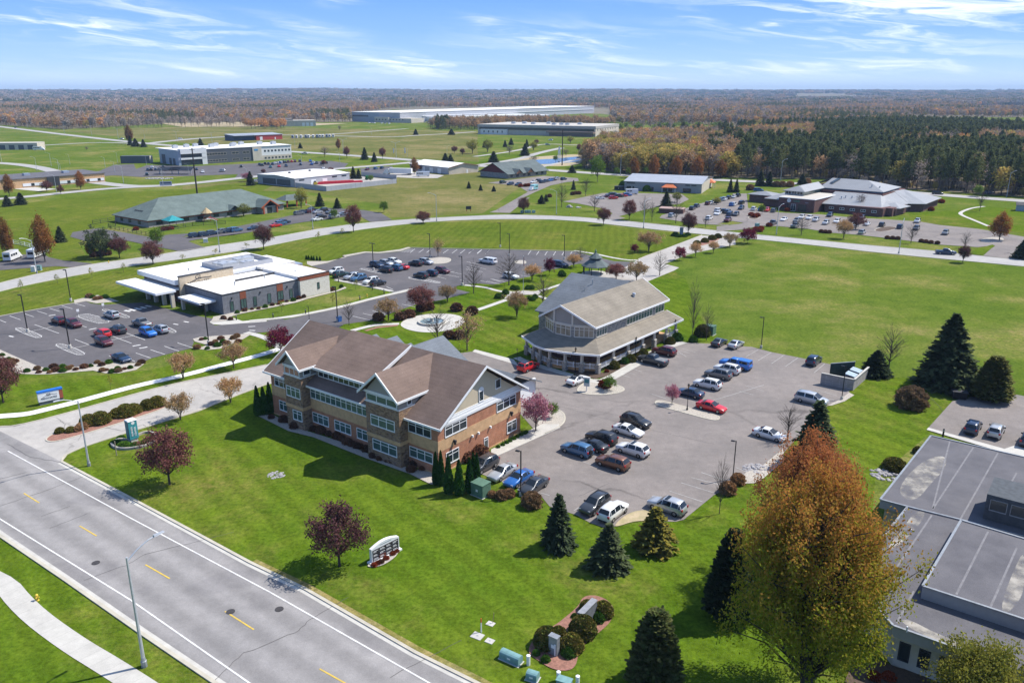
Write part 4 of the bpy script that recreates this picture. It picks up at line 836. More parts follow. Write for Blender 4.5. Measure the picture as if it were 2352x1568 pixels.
for s0, s1 in ((4.47, 5.93), (14.29, 15.91)):
 m = MB(); fbox(m, FC, s0 - .05, s1 + .05, .05, 4.45, -.02, .05); m.build('terracotta_panel', TERRA, C); window(C, (0, -.05, 1, 0), s0, s1, .6, 2.75, 2, .75, CHAR, GLASSG, .07)
window(C, (0, -.8, 1, 0), 25.3, 26.0, 1.5, 3.1, 1, 0, CHAR, GLASSG, .07)
for s in (2.2, 9.6, 17.0): m = MB(); fbox(m, FC, s, s + .18, 3.2, 3.55, 0, .22); fbox(m, FC, s + .02, s + .16, 3.55, 3.62, 0, .3); m.build('wall_lamp', CHAR, C)
m = MB(); m.box(-8.1, -3.2, 14.4, 34, 3.62, 4.12); cano = m.build('canopy_roof', W, C); m = MB(); m.box(-7.8, -3.4, 14.7, 33.7, 4.12, 4.14); m.build('canopy_deck', RF_MEMB, cano)
m = MB(); m.box(-3.3, .0, 17.0, 33.0, 3.3, 3.75); m.build('canopy_link', W, C)
for y in (26.9, 23, 19, 15): m = MB(); m.box(-4.4, -3.6, y - .35, y + .35, 0, 3.62); m.build('column', PAN_BEIGE, C)
m = MB(); m.box(-4.1, -.1, 2.6, 12.1, 2.62, 3.05); m.build('canopy_roof', W, C)
for x, y in ((-3.4, 11.4), (-.9, 5.9)): m = MB(); m.box(x - .3, x + .3, y - .3, y + .3, 0, 2.62); m.build('column', PAN_BEIGE, C)
door(C, (0, 12.0, 0, -1), 1.5, 5.0, 2.5, CHAR, 3); door(C, (-.62, 30, 0, -1), 2, 9, 3.2, CHAR, 5); window(C, (-.62, 34, 0, -1), .3, 2.8, .8, 3, 2, 0, CHAR)
oD = Vector((-134.67, 294.54, 0)); D_ = thing('daycare_building', 'long low brick building with a grey-green hipped roof and red-trimmed entry', 'building', oD, R(52.47))
LD, DD, hD, rD = 60.55, 24.48, 2.75, 9.0
b = MB(); b.box(0, LD, 0, DD, 0, 2.9); b.build('wall', BR_BEIGE, D_)
b = MB(); b.box(-.04, LD + .04, -.04, DD + .04, 2.0, 2.6); b.build('timber_band', WOODT, D_)
o_ = .85; g_ = MB()
g_.slab([(-o_, -o_, hD), (LD + o_, -o_, hD), (LD - 12, DD / 2, rD), (12, DD / 2, rD)], .2); g_.slab([(-o_, DD + o_, hD), (LD + o_, DD + o_, hD), (LD - 12, DD / 2, rD), (12, DD / 2, rD)], .2)
g_.slab([(-o_, -o_, hD), (12, DD / 2, rD), (-o_, DD + o_, hD)], .2); g_.slab([(LD + o_, -o_, hD), (LD + o_, DD + o_, hD), (LD - 12, DD / 2, rD)], .2)
ro = g_.build('roof', RF_GREEN, D_)
for i in range(5): m = MB(); m.box(3.2, 3.7, 9.5 + i * 1.2, 10.0 + i * 1.2, 4.6, 5.1); m.build('roof_vent', CHAR, ro)
b = MB(); b.box(47, 54, -4, 2, 0, 3.0); en = b.build('entry', BR_BEIGE, D_)
g_ = MB()
for s_ in (-1, 1): g_.slab([(50.5, -4.8, 5.6), (50.5, 3.5, 5.6), (50.5 + s_ * 4.4, -.2, 2.75), (50.5 + s_ * 4.4, -4.8, 2.75)], .2)
g_.build('entry_roof', RF_GREEN, en)
t_ = MB()
for s_ in (-1, 1): t_.strip((50.5, -4.95, 5.75), (50.5 + s_ * 4.5, -4.95, 2.75), .3, .5)
for x in (47.2, 53.8): t_.box(x - .3, x + .3, -4.9, -4.3, 0, 3.2)
t_.build('entry_trim', WOODT, en); door(D_, (0, -4.0, 1, 0), 49.3, 51.7, 2.5, CHAR)
g_ = MB()
for s_ in (-1, 1): g_.slab([(36, -1.5, 4.6), (36, 3.5, 4.6), (36 + s_ * 2.4, 0.2, 3.0), (36 + s_ * 2.4, -1.5, 3.0)], .15)
g_.build('gablet', RF_GREEN, D_)
for s in (3, 8, 14, 20, 27, 33, 40): window(D_, FC, s, s + 2.4, .8, 2.0, 2, 0, CHAR)
for s in (4, 10, 17): window(D_, (0, DD, 0, -1), s, s + 2, .8, 2.0, 2, 0, CHAR)
window(D_, FC, 55, 58, .8, 2.2, 2, 0, CHAR)
def simple(name, label, cat, o, rz, L, D, h, wall, roof, par=.3, group=None):
 t = thing(name, label, cat, o, rz, group)
 b = MB(); b.box(0, L, 0, D, 0, h); b.build('wall', wall, t)
 b = MB(); b.box(-.1, L + .1, -.1, D + .1, h, h + par); b.build('roof', roof, t)
 return t
def units(t, spots, h0, s=(2.6, 2.2, 1.6), m=GALV):
 for x, y in spots:
  b = MB(); b.box(x, x + s[0], y, y + s[1], h0, h0 + s[2]); b.lathe([(s[1] * .35, h0 + s[2]), (s[1] * .35, h0 + s[2] + .25)], 8, (x + s[0] / 2, y + s[1] / 2)); b.build('roof_unit', m, t)
E_ = thing('office_block', 'two-storey white and charcoal office block with rooftop units and a wide parking lot', 'building', (-225.4, 559.7, 0), R(45.3))
b = MB(); b.box(14, 51, 0, 34, 0, 10.0); b.build('charcoal_wall', PAN_DARK, E_)
b = MB(); b.box(58, 83, .2, 36, 0, 9.6); b.build('white_wall', PAN_WHITE, E_); b = MB(); b.box(57.9, 83.1, .1, 36.1, 0, 3.4); b.build('beige_base', PAN_BEIGE, E_)
b = MB(); b.box(51, 58, -.6, 34, 0, 9.6); b.build('beige_wall', PAN_BEIGE, E_)
b = MB(); b.box(-4, 14, -1.5, 30, 0, 10.2); b.box(-4.4, -4, -1.5, 30, 0, 10.2); b.build('blue_wall', PAN_BLUE, E_)
b = MB(); b.box(12, 15.5, -2.2, 2, 0, 11); b.box(-3, 15, -2.3, 2, 7.6, 11); b.box(-3, 15, -2.2, 2, 3.8, 5); b.build('entrance_frame', PAN_WHITE, E_)
b = MB(); b.box(-2.6, 12, -1.7, 1, 5, 7.6); b.box(-2.6, 12, -1.7, 1, .2, 3.8); b.build('entrance_glass', GLASS, E_)
b = MB(); b.box(-4.2, 83.2, -.3, 36.2, 9.9, 10.25); b.build('roof', RF_MEMB, E_)
units(E_, ((2, 20), (12, 24), (26, 14), (33, 22), (40, 10), (46, 20), (54, 24), (66, 18), (74, 12), (20, 27)), 10.25, (3.4, 2.6, 2.2))
for z0_, z1_ in ((1.2, 2.6), (5.6, 7.2)):
 for s0, s1 in ((16, 31), (35, 40.5), (43.5, 48.5)): window(E_, FC, s0, s1, z0_, z1_, max(2, int((s1 - s0) / 2)), 0, PAN_BEIGE)
for i in range(8):
 for z0_, z1_ in ((1.0, 2.2), (6.0, 7.3)): window(E_, (0, .1 if z0_ < 3 else .2, 1, 0), 60.5 + i * 2.85, 62.0 + i * 2.85, z0_, z1_, 2, 0, PAN_DARK)
b = MB(); b.box(-4.45, -4.3, 20, 26, 0, 6.5); b.box(-4.45, -4.3, 4, 8, 0, 4.5); b.box(-4.45, -4.3, 10, 14, 0, 4.5); b.build('loading_door', PAN_DARK, E_)
m = MB(); m.lathe([(.9, 7.2), (.9, 7.25)], 12); emb = MB(); emb.obox((52.2, -.66, 7.2), (3.0, 0, 0), (0, -.05, 0), (0, 0, 1.2)); emb.build('wall_emblem', plain('blue_emblem', (.1, .35, .65), .5), E_)
F_ = thing('workshop_building', 'blue-grey steel workshop with a sloping white roof and fenced yard', 'building', (-114.7, 426.1, 0), R(54))
b = MB(); b.slab([(0, 0, 0), (39, 0, 0), (39, 0, 4.6), (0, 0, 4.6)], .3, 0, (0, 1, 0)); b.slab([(0, 0, 0), (0, 31, 0), (0, 31, 5.2), (0, 15, 5.6), (0, 0, 4.6)], .3, 0, (1, 0, 0)); b.box(0, 39, 30.5, 31, 0, 5.2); b.box(38.7, 39, 0, 31, 0, 5); b.build('wall', SIDE_W, F_)
b = MB(); b.slab([(-.3, -.3, 4.65), (39.3, -.3, 4.65), (39.3, 15.5, 5.7), (-.3, 15.5, 5.7)], .2); b.slab([(-.3, 31.3, 5.1), (39.3, 31.3, 5.1), (39.3, 15.5, 5.7), (-.3, 15.5, 5.7)], .2); b.build('roof', RF_MEMB, F_)
for s in (3.5, 15.5): b = MB(); b.box(-.1, .05, s, s + 11, .5, 3.6); b.build('dark_panel', PAN_DARK, F_)
for s in (11, 19): b = MB(); fbox(b, FC, s, s + 3.4, 0, 3.0, -.05, .06); b.build('roller_door', W, F_)
for s in (3, 26, 33): window(F_, FC, s, s + 3.5, 3.1, 3.7, 3, 0, CHAR)
for x, y in ((9, 15), (24, 16)): b = MB(); b.box(x, x + 1, y, y + 1, 5.5, 6.5); b.build('roof_vent', CHAR, F_)
def fence(pts, h, mat, label, name='fence', posts=3.0, rails=False, zpost=.1):
 P = PX(pts); t = thing(name, label, 'fence', P[0]); off = P[0]; m = MB(); p_ = MB()
 for a, b_ in zip(P, P[1:]):
  a, b_ = a - off, b_ - off; L_ = (b_ - a).length; n = max(1, int(L_ / posts))
  if rails:
   for z in (h, h * .55, h * .15): m.strip((a.x, a.y, z), (b_.x, b_.y, z), .06, .1)
  else: m.strip((a.x, a.y, h), (b_.x, b_.y, h), .06, h - .05)
  for i in range(n + 1):
   c = a.lerp(b_, i / n); p_.box(c.x - .06, c.x + .06, c.y - .06, c.y + .06, 0, h + .08)
 m.build('fence_panel', mat, t); p_.build('posts' if False else 'fence_post', mat, t)
 return t
fence(zp(zF1, [(550, 1065), (820, 1100), (1440, 1030), (1440, 995), (1130, 965)]), 2.5, SIDE_W, 'pale grey board fence enclosing the yard beside the white-roofed workshop')
G_ = thing('storage_hall', 'long beige hall with a bright white gabled roof and a lorry at its side', 'building', (-65.5 + 0, 522.2, 0), R(-46))
b = MB(); b.box(0, 39, 0, 24, 0, 4.3); b.slab([(39, 0, 4.3), (39, 24, 4.3), (39, 12, 6.2)], .2, 0, (-1, 0, 0)); b.build('wall', PAN_BEIGE, G_)
b = MB(); b.box(-.05, 38, -.05, .1, .1, 4.2); b.build('pale_cladding', SIDE_W, G_)
b = MB()
for ye in (-.5, 24.5): b.slab([(-.6, ye, 4.25), (39.6, ye, 4.25), (39.6, 12, 6.3), (-.6, 12, 6.3)], .2)
b.build('roof', RF_MEMB, G_)
b = MB()
for ye in (-.55, 24.55): b.strip((39.65, ye, 4.3), (39.65, 12, 6.35), .1, .4)
b.build('fascia', plain('brown_trim', (.3, .17, .1), .6), G_)
for s in (4, 12, 20, 28): b = MB(); fbox(b, FC, s, s + 3.4, 0, 3.2, 0, .12); b.build('roller_door', W, G_)
b = MB(); b.box(38.9, 39.1, 14, 15.2, 0, 2.2); b.build('door', W, G_)
I_ = thing('stone_office', 'small stone office with a dark green roof and red gable by its own lot', 'building', (-2.3, 469.5, 0), R(46.5))
b = MB(); b.box(0, 34, 0, 23, 0, 3.0); b.build('wall', ST_GREY, I_)
b = MB(); b.slab([(0, 0, 3), (0, 23, 3), (0, 11.5, 8.2)], .3, 0, (1, 0, 0)); b.build('gable_wall', plain('barn_red_siding', (.16, .03, .03), .8), I_)
b = MB()
for ye in (-1, 24): b.slab([(-1.2, ye, 2.6), (35.2, ye, 2.6), (35.2, 11.5, 8.5), (-1.2, 11.5, 8.5)], .25)
b.build('roof', RF_TEAL, I_)
for rx in (8, 18):
 b = MB()
 for s_ in (-1, 1): b.slab([(rx, -1.8, 5.2), (rx, 4.5, 5.2), (rx + s_ * 3, 0, 2.7), (rx + s_ * 3, -1.8, 2.7)], .2)
 gb = b.build('gable_roof', RF_TEAL, I_); b = MB(); b.slab([(rx - 2.4, -1.2, 2.6), (rx + 2.4, -1.2, 2.6), (rx, -1.2, 4.7)], .1, 0, (0, 1, 0)); b.build('gable_face', BR_RED, gb)
 window(I_, FC, rx - 1.2, rx + 1.2, .6, 2.5, 3, 0, CHAR)
for s in (2, 13, 24, 29): window(I_, FC, s, s + 2, .8, 2.2, 2, 0, CHAR)
J_ = thing('shop_building', 'grey metal-roofed shop with orange entrance awning', 'building', (57.6, 413.4, 0), R(-21.9))
b = MB(); b.box(0, 39, 0, 36, 0, 4.7); b.slab([(39, 0, 4.7), (39, 36, 4.7), (39, 18, 6.6)], .2, 0, (-1, 0, 0)); b.build('wall', plain('grey_panel', (.34, .34, .36), .6), J_)
b = MB(); b.box(38.98, 39.1, .3, 35.8, 0, 4.7); b.build('beige_side', PAN_BEIGE, J_)
b = MB()
for ye in (-.4, 36.4): b.slab([(-.4, ye, 4.7), (39.4, ye, 4.7), (39.4, 18, 6.9), (-.4, 18, 6.9)], .2)
b.build('roof', RF_METW, J_)
def awning(t, fr, s0, s1, z0_, z1_, d):
 O, D, N = fac(fr); m_ = MB(); z = lambda v, h: v + Vector((0, 0, h)); i_ = (s1 - s0) * .33
 a, b_, c, e = O + D * s0 + N * d, O + D * s1 + N * d, O + D * (s1 - i_), O + D * (s0 + i_)
 m_.slab([z(a, z0_), z(b_, z0_), z(c, z1_), z(e, z1_)], .15); m_.slab([z(a, z0_), z(e, z1_), z(O + D * s0, z0_)], .15); m_.slab([z(b_, z0_), z(O + D * s1, z0_), z(c, z1_)], .15)
 aw = m_.build('awning', TERRA_T, t); m_ = MB()
 for s in (s0 + .5, s1 - .5): m_.tube([z(O + D * s + N * (d - .4), 0), z(O + D * s + N * (d - .4), z0_)], .12, 6)
 m_.build('awning_post', W, aw)
awning(J_, FC, 19.5, 27, 2.6, 4.4, 3); awning(J_, (39, 0, 0, 1), 26, 32, 2.8, 4.4, 2.5)
for s0, s1 in ((1.2, 3.6), (4.3, 5.2), (14, 15.2), (20, 22), (22.6, 24.6), (30, 34)): window(J_, FC, s0, s1, .3, 2.2, 2, 0, CHAR)
for s0, s1 in ((1.2, 5.5), (31, 33.2), (34, 36.5)): b = MB(); fbox(b, FC, s0, s1, 3.55, 4.05, 0, .1); b.build('shop_sign', CHAR, J_)
K_ = thing('medical_building', 'large brick clinic with stepped grey standing-seam hip roofs across the back street', 'building', (104.5, 350, 0), R(-42))
BRK = brick('plum_brick', (.17, .085, .075), (.13, .07, .065), (.16, .12, .11), 3)
b = MB(); b.box(28.8, 52.5, 8.5, 58, 0, 3.4); b.box(2, 12, 8, 50, 0, 3.6); b.box(-9.5, 1.5, 17.5, 26, 0, 3.4); b.prism([(55.5, 33), (60, 35.8), (59, 60.5), (45, 58), (45, 34)], 0, 3.3); b.box(52, 55, 12, 33, 0, 3.3); b.box(8, 45, 30, 60, 0, 6.4); b.build('wall', BRK, K_)
b = MB(); b.box(12, 27.5, .8, 27, 0, 5.3); ent = b.build('entrance_block', BRK, K_); b = MB(); b.box(11.8, 27.7, .6, 27, 5.3, 5.5); b.build('parapet_cap', W, ent); b = MB(); b.box(12.2, 27.3, 1, 26.8, 5.5, 5.52); b.build('flat_roof', RF_BEIGE, ent)
b = MB(); b.box(10.2, 18.4, 10.5, 30, 5.5, 7.3); b.build('clerestory_wall', GLASSG, K_)
b = MB(); b.box(17, 43.2, 33, 57, 5.5, 7.3); b.build('clerestory_wall', PAN_BLUE, K_)
g_ = MB()
g_.slab([(9.4, 9.4, 7.3), (19.4, 9.4, 7.3), (14.4, 16, 9.2), (14.4, 14.5, 9.2)], .2); g_.slab([(9.4, 9.4, 7.3), (14.4, 15, 9.2), (14.4, 40, 9.2), (9.4, 40, 7.3)], .2); g_.slab([(19.4, 9.4, 7.3), (14.4, 15, 9.2), (14.4, 36, 9.2), (19.4, 31, 7.3)], .2)
g_.slab([(17, 31.2, 7.3), (44.6, 31.2, 7.3), (33.6, 43.5, 10.6), (17.8, 43.5, 10.6)], .2); g_.slab([(44.6, 31.2, 7.3), (44, 57, 7.3), (33.6, 43.5, 10.6)], .2); g_.slab([(9.4, 57, 7.3), (44, 57, 7.3), (33.6, 43.5, 10.6), (17.8, 43.5, 10.6)], .2); g_.slab([(9.4, 36, 7.3), (17.8, 43.5, 10.6), (9.4, 57, 7.3)], .2)
g_.build('upper_roof', RF_METAL, K_)
g_ = MB()
g_.slab([(28, 7.4, 3.4), (50.8, 11.5, 3.4), (43.6, 31, 6.3), (25, 29, 6.3)], .2); g_.slab([(50.8, 11.5, 3.4), (55.8, 33, 3.4), (44, 47, 6.5), (43.6, 31, 6.3)], .2)
g_.slab([(55.6, 31, 3.4), (61, 35, 3.4), (46, 54, 6.6), (44, 46, 6.5)], .2)
g_.slab([(61, 35, 3.4), (60, 62, 3.4), (46, 54, 6.6)], .2); g_.slab([(60, 62, 3.4), (40, 62, 3.4), (46, 54, 6.6)], .2)
g_.slab([(2.5, 7, 3.5), (12, 7, 3.5), (12, 24, 6.2), (9, 24, 6.2)], .2); g_.slab([(2.5, 7, 3.5), (9, 24, 6.2), (9, 45, 6.2), (-1, 45, 3.5)], .2)
g_.slab([(-10.4, 16.6, 3.5), (2, 16.6, 3.5), (-4, 22, 4.8)], .2); g_.slab([(-10.4, 16.6, 3.5), (-4, 22, 4.8), (-10.4, 27, 3.5)], .2); g_.slab([(2, 16.6, 3.5), (2, 27, 3.5), (-4, 22, 4.8)], .2)
g_.slab([(45, 12, 3.0), (56.5, 16, 3.0), (52, 24, 4.3)], .2); g_.slab([(56.5, 16, 3.0), (57.5, 27, 3), (52, 24, 4.3)], .2)
g_.build('lower_roof', RF_METAL, K_)
b = MB(); b.box(51, 55.5, 14.5, 28, 0, 2.9); b.build('porch_wall', BRK, K_)
FKe = (0, .8, 1, 0)
for s0, s1 in ((13, 16.6), (20.6, 24.2)): window(K_, FKe, s0, s1, .5, 3.1, 4, .7, CHAR)
door(K_, FKe, 17.6, 19.6, 3.0, W, 2)
b = MB(); O, D, N = fac(FKe)
b.slab([O + D * (16.5 + .85 * math.cos(k * math.pi / 8)) + N * .1 + Vector((0, 0, 4.3 + .85 * math.sin(k * math.pi / 8))) for k in range(16)], .1, 0, -N); b.build('round_sign', W, K_)
text(K_, 'CLINIC', 'sign_letters', (19.9, .72, 4.25), (1, 0, 0), .95, plain('green_lettering', (.02, .42, .28), .5)); text(K_, 'Care', 'sign_letters', (24.2, .72, 3.95), (1, 0, 0), .7, plain('blue_lettering', (.5, .6, .8), .5))
for i in range(5): window(K_, (28.8, 8.5, 1, 0), 2 + i * 4.3, 4 + i * 4.3, 1.4, 2.3, 2, 0, W)
for s0, s1 in ((10.5, 13), (13.3, 15.3), (15.6, 18.2)): window(K_, (0, 10.5, 1, 0), s0, s1, 5.7, 7.1, 2, 0, W)
b = MB(); b.slab([(19.5, 36.2, 9.0), (21, 36.2, 9.0), (22, 42.5, 10.6), (20.5, 42.5, 10.6)], .15, 0, (0, 0, 1)); b.build('skylight', GLASS, K_)
for x, y, z in ((33, 20, 4.9), (35.5, 20.5, 4.9), (32, 18, 4.7), (38, 36, 8.5), (41, 37, 8)): b = MB(); b.tube([(x, y, z), (x, y, z + .9)], .22, 7); b.lathe([(.38, z + .9), (.38, z + 1.1)], 8, (x, y)); b.build('roof_vent', GALV, K_)
L_ = thing('factory_building', 'long low tan factory with flat roof and rooftop units behind the pond', 'building', (-40.9, 988.2, 0), R(-25.2))
b = MB(); b.box(0, 149, 0, 84, 0, 10.8); b.build('wall', PAN_BEIGE, L_); b = MB(); b.box(-.3, 149.3, -.3, 84.3, 8.6, 11.4); b.build('parapet_band', plain('grey_beige_panel', (.46, .43, .39), .7), L_); b = MB(); b.box(.5, 148.5, .5, 83.5, 11.4, 11.5); b.build('flat_roof', RF_BEIGE, L_)
b = MB(); b.box(2, 147, -.4, 0, 5.8, 8.4); b.build('ribbon_window', GLASS, L_); b = MB(); b.box(5, 40, -3, 0, 0, 6.2); b.build('pale_wing', PAN_WHITE, L_)
for i in range(5): window(L_, (0, -3, 1, 0), 9 + i * 6, 10.6 + i * 6, 2.2, 4.6, 1, 0, PAN_WHITE)
b = MB(); b.box(95, 146, -6, 0, 0, 3.6); b.box(92, 149, -8, 0, 3.6, 5.4); b.build('entrance_wing', plain('brown_panel', (.24, .17, .13), .7), L_)
for i in range(8): window(L_, (149, 0, 0, 1), 6 + i * 9, 8 + i * 9, 6.2, 8.2, 1, 0, PAN_BEIGE)
units(L_, ((30, 30), (40, 40), (58, 26), (70, 45), (88, 18), (96, 22), (104, 20), (112, 40)), 11.5, (5, 3.4, 2.2))
M_ = thing('warehouse', 'huge pale grey warehouse with a white roof far beyond the factory', 'building', (-273.5, 1414.4, 0), R(-30.9))
b = MB(); b.box(0, 60, 0, 100, 0, 15.6); b.build('blue_wall', PAN_BLUE, M_); b = MB(); b.box(2, 36, -.3, 0, 8.5, 11.2); b.build('dark_band', PAN_DARK, M_)
b = MB(); b.box(56, 86, -8, 30, 0, 8.5); b.box(86, 130, -4, 30, 0, 7); b.build('office_wing', PAN_BEIGE, M_)
for i in range(9): window(M_, (58, -8, 1, 0) if i < 4 else (58, -4, 1, 0), 1 + i * 6.5, 4 + i * 6.5, 3.5, 5.8, 1, 0, PAN_WHITE)
b = MB(); b.box(0, 104, 100, 745, 0, 15); b.box(60, 104, 0, 100, 0, 15); b.build('pale_wall', SIDE_W, M_); b = MB(); b.box(-.6, 104.6, -.6, 746, 15.6, 16.2); b.build('roof', RF_MEMB, M_)
b = MB(); b.box(104, 105, 60, 740, 8.5, 9.5); b.box(104, 122, 70, 380, 0, 7); b.build('dock_canopy', PAN_WHITE, M_)
N_ = thing('red_shop', 'low red and navy steel shop building in the far field', 'building', (-267.3, 858, 0), R(44.5))
b = MB(); b.box(0, 30, 0, 18, 0, 5.2); b.build('wall', PAN_RED, N_); b = MB(); b.box(-24, 0, 4, 22, 0, 5.6); b.build('navy_wall', plain('navy_siding', (.04, .07, .13), .6), N_); b = MB(); b.slab([(-24.5, -.5, 5.3), (30.5, -.5, 5.3), (30.5, 22.5, 6.4), (-24.5, 22.5, 6.4)], .3); b.build('roof', RF_METW, N_)
b = MB(); fbox(b, FC, 4, 7, 0, 3.4, 0, .1); fbox(b, FC, 21, 22.2, 0, 2.4, 0, .1); b.build('door', W, N_)
O_ = simple('hall_building', 'tan hall with flat roofs at the edge of the far woods', 'building', (-343, 1202.7, 0), R(21.6), 56, 30, 8, PAN_BEIGE, RF_BEIGE)
b = MB(); b.box(-22, 0, 4, 20, 0, 4.5); b.box(-24, 1, 2, 22, 4.5, 5.3); b.box(-2, 24, 6, 26, 8, 11); b.build('side_wing', plain('grey_brown_panel', (.3, .27, .23), .7), O_)
for i in range(3): b = MB(); fbox(b, FC, 36 + i * 6, 40 + i * 6, 0, 5, 0, .15); b.build('bay_door', W, O_)
gP = G(0, 432); gP2 = G(150, 428)
P_ = thing('stone_clinic', 'tan one-storey building with dark flat roof at the left edge of the scene', 'building', G(-120, 446), math.atan2((gP2 - gP).y * .55 + 30, (gP2 - gP).x))
b = MB(); b.box(0, 76, 0, 30, 0, 4.6); b.build('wall', BR_TAN, P_); b = MB(); b.box(-.4, 76.4, -.4, 30.4, 4.6, 5.0); b.build('flat_roof', RF_TAR, P_); b = MB(); b.box(34, 75.5, -.15, .1, .8, 2.3); b.build('white_band', W, P_)
b = MB(); b.box(46, 52, -.8, 2, 0, 4.9); b.build('entry', CHAR, P_)
for s in (38, 56, 66, 72): window(P_, (0, -.15, 1, 0), s, s + 1.6, .9, 2.2, 1, 0, CHAR)
for x in (40, 60): b = MB(); b.box(x, x + 3, 14, 17, 5, 6.2); b.build('roof_unit', PAN_BLUE, P_)
gQ = G(-60, 345)
Q_ = simple('garage_building', 'tan garage with a row of dark bay doors at the left edge far off', 'building', gQ, R(8), 52, 16, 5.5, PAN_BEIGE, RF_BEIGE)
for i in range(6): b = MB(); fbox(b, FC, 6 + i * 7.6, 10.5 + i * 7.6, 0, 4, -.05, .12); b.build('bay_door', PAN_DARK, Q_)
gR = Vector((41.0, 79.3, 0)); eR_ = Vector((55.65, 97.14, 0)); aR = math.atan2((eR_ - gR).y, (eR_ - gR).x)
R_ = thing('flat_roofed_building', 'single-storey building with a broad grey felt roof in the lower right corner', 'building', gR, aR)
def rl(p): d = Vector((p[0], p[1], 0)) - gR; return (d.x * math.cos(aR) + d.y * math.sin(aR), -d.x * math.sin(aR) + d.y * math.cos(aR))
def rx(q, h): p = G(*zX.d(*q), h); return rl((p.x, p.y))
back = [rx((475, 55), 4.5), rx((165, 445), 4.5), rx((340, 490), 4.5)]
P1 = [rx((475, 55), 4.5), rx((165, 445), 4.5), rx((335, 490), 4.5), rx((660, 570), 4.5), rx((1300, 740), 4.5), rx((1500, 290), 4.5)]
P2 = [rx((335, 485), 4.5), rx((-20, 920), 4.5), rx((245, 1215), 4.5), rx((750, 1395), 4.5), rx((1500, 1640), 4.5), rx((1500, 790), 4.5), rx((660, 570), 4.5)]
def shrink(pl, d):
 c = Vector((sum(p[0] for p in pl) / len(pl), sum(p[1] for p in pl) / len(pl)))
 return [tuple(Vector(p) + (c - Vector(p)).normalized() * d) for p in pl]
b = MB(); b.prism(shrink(P1, .7), 0, 3.6); b.prism(shrink(P2, .9), 0, 3.5); b.build('wall', plain('cream_wall', (.55, .51, .43), .8, var=.06), R_)
FASC = plain('grey_metal_fascia', (.36, .37, .39), .6, var=.05)
b = MB(); b.prism(P1, 3.5, 4.5, 1, 0); b.build('roof', [RF_TAR, FASC], R_); b = MB(); b.prism(P2, 3.45, 4.46, 1, 0); b.build('roof', [RF_TAR, FASC], R_)
P3 = [rx((660, 572), 5.7), rx((425, 975), 5.7), rx((1035, 1175), 5.7), rx((1400, 1300), 5.7), rx((1400, 790), 5.7)]
b = MB(); b.prism(P3, 4.44, 5.7, 1, 0); ra = b.build('raised_roof', [RF_TAR, FASC], R_)
def cap(pl, z, name, parent=R_, w_=.22, mat=GREY, closed=True):
 m = MB()
 for p, q in zip(pl, pl[1:] + (pl[:1] if closed else [])): m.strip((p[0], p[1], z + .1), (q[0], q[1], z + .1), w_, .14)
 m.build(name, mat, parent)
cap(P1, 4.5, 'roof_edge'); cap(P2[:4], 4.46, 'roof_edge', closed=False); cap(P3, 5.7, 'roof_edge', ra)
SEAM = plain('roof_seam', (.22, .213, .22), .9)
m = MB()
for a, b_, z in (((590, 90), (485, 500), 4.5), ((735, 125), (485, 505), 4.5), ((885, 160), (655, 565), 4.5), ((1000, 280), (900, 460), 4.5), ((480, 540), (265, 860), 4.46), ((370, 1005), (265, 1200), 4.46), ((825, 640), (630, 1025), 5.7), ((1000, 740), (840, 1100), 5.7)):
 p, q = rx(a, z), rx(b_, z); m.strip((p[0], p[1], z + .012), (q[0], q[1], z + .012), .18, .01)
m.build('roof_seam', SEAM, R_)
STAIN, nts, bs_ = newmat('dried_puddle_stain'); bs_.inputs['Base Color'].default_value = (.4, .37, .32, 1); bs_.inputs['Roughness'].default_value = .95
tcs = nts.nodes.new('ShaderNodeTexCoord'); nts.links.new(ramp(nts, noise(nts, tcs.outputs['Object'], .55, 6, .6), [(.36, (0,) * 3), (.62, (.9,) * 3)]), bs_.inputs['Alpha'])
for pl, z in (([(490, 180), (575, 180), (560, 260), (470, 350), (400, 440), (320, 450), (270, 380), (370, 250)], 4.5), ([(375, 520), (450, 510), (400, 610), (250, 750), (200, 750), (310, 610)], 4.46), ([(1050, 740), (1050, 1010), (975, 1115), (920, 1150), (905, 1080), (975, 890)], 5.7), ([(280, 1180), (350, 1180), (490, 1255), (700, 1340), (748, 1392), (560, 1330), (370, 1245)], 4.46)):
 m = MB(); m.poly(smoothc([Vector((*rx(p, z), z + .006)) for p in pl], 2)); m.build('roof_stain', STAIN, R_)
cw = [rx((820, 410), 7.4), rx((1400, 560), 7.4)]
d_ = Vector(cw[1]) - Vector(cw[0]); n_ = Vector((-d_.y, d_.x)).normalized() * 5
b = MB(); b.prism([cw[0], cw[1], tuple(Vector(cw[1]) + n_), tuple(Vector(cw[0]) + n_)], 4.4, 7.4); mon = b.build('roof_monitor', plain('dark_shake_wall', (.09, .1, .11), .85), R_)
fr_ = (cw[0][0], cw[0][1], d_.x, d_.y)
for i in range(6): window(mon, fr_, .4 + i * 1.9, 2.0 + i * 1.9, 5.7, 6.95, 1, 0, GREY, GLASS, .06)
for p, q in ((P2[2], P2[3]),):
 sA, sB = shrink(P2, .88)[2], shrink(P2, .88)[3]; f_, l_ = seg(sA, sB)
 for k in range(4): window(R_, f_, .3 + k * 1.55, 1.2 + k * 1.55, .9, 2.7, 1, 0, CHAR)
for q, z in (((350, 655), 4.46), ((890, 380), 4.5), ((325, 1255), 4.46), ((1040, 405), 4.5)): p = rx(q, z); m = MB(); m.tube([(p[0], p[1], z), (p[0], p[1], z + .55)], .07, 6); m.build('vent_pipe', W, R_)
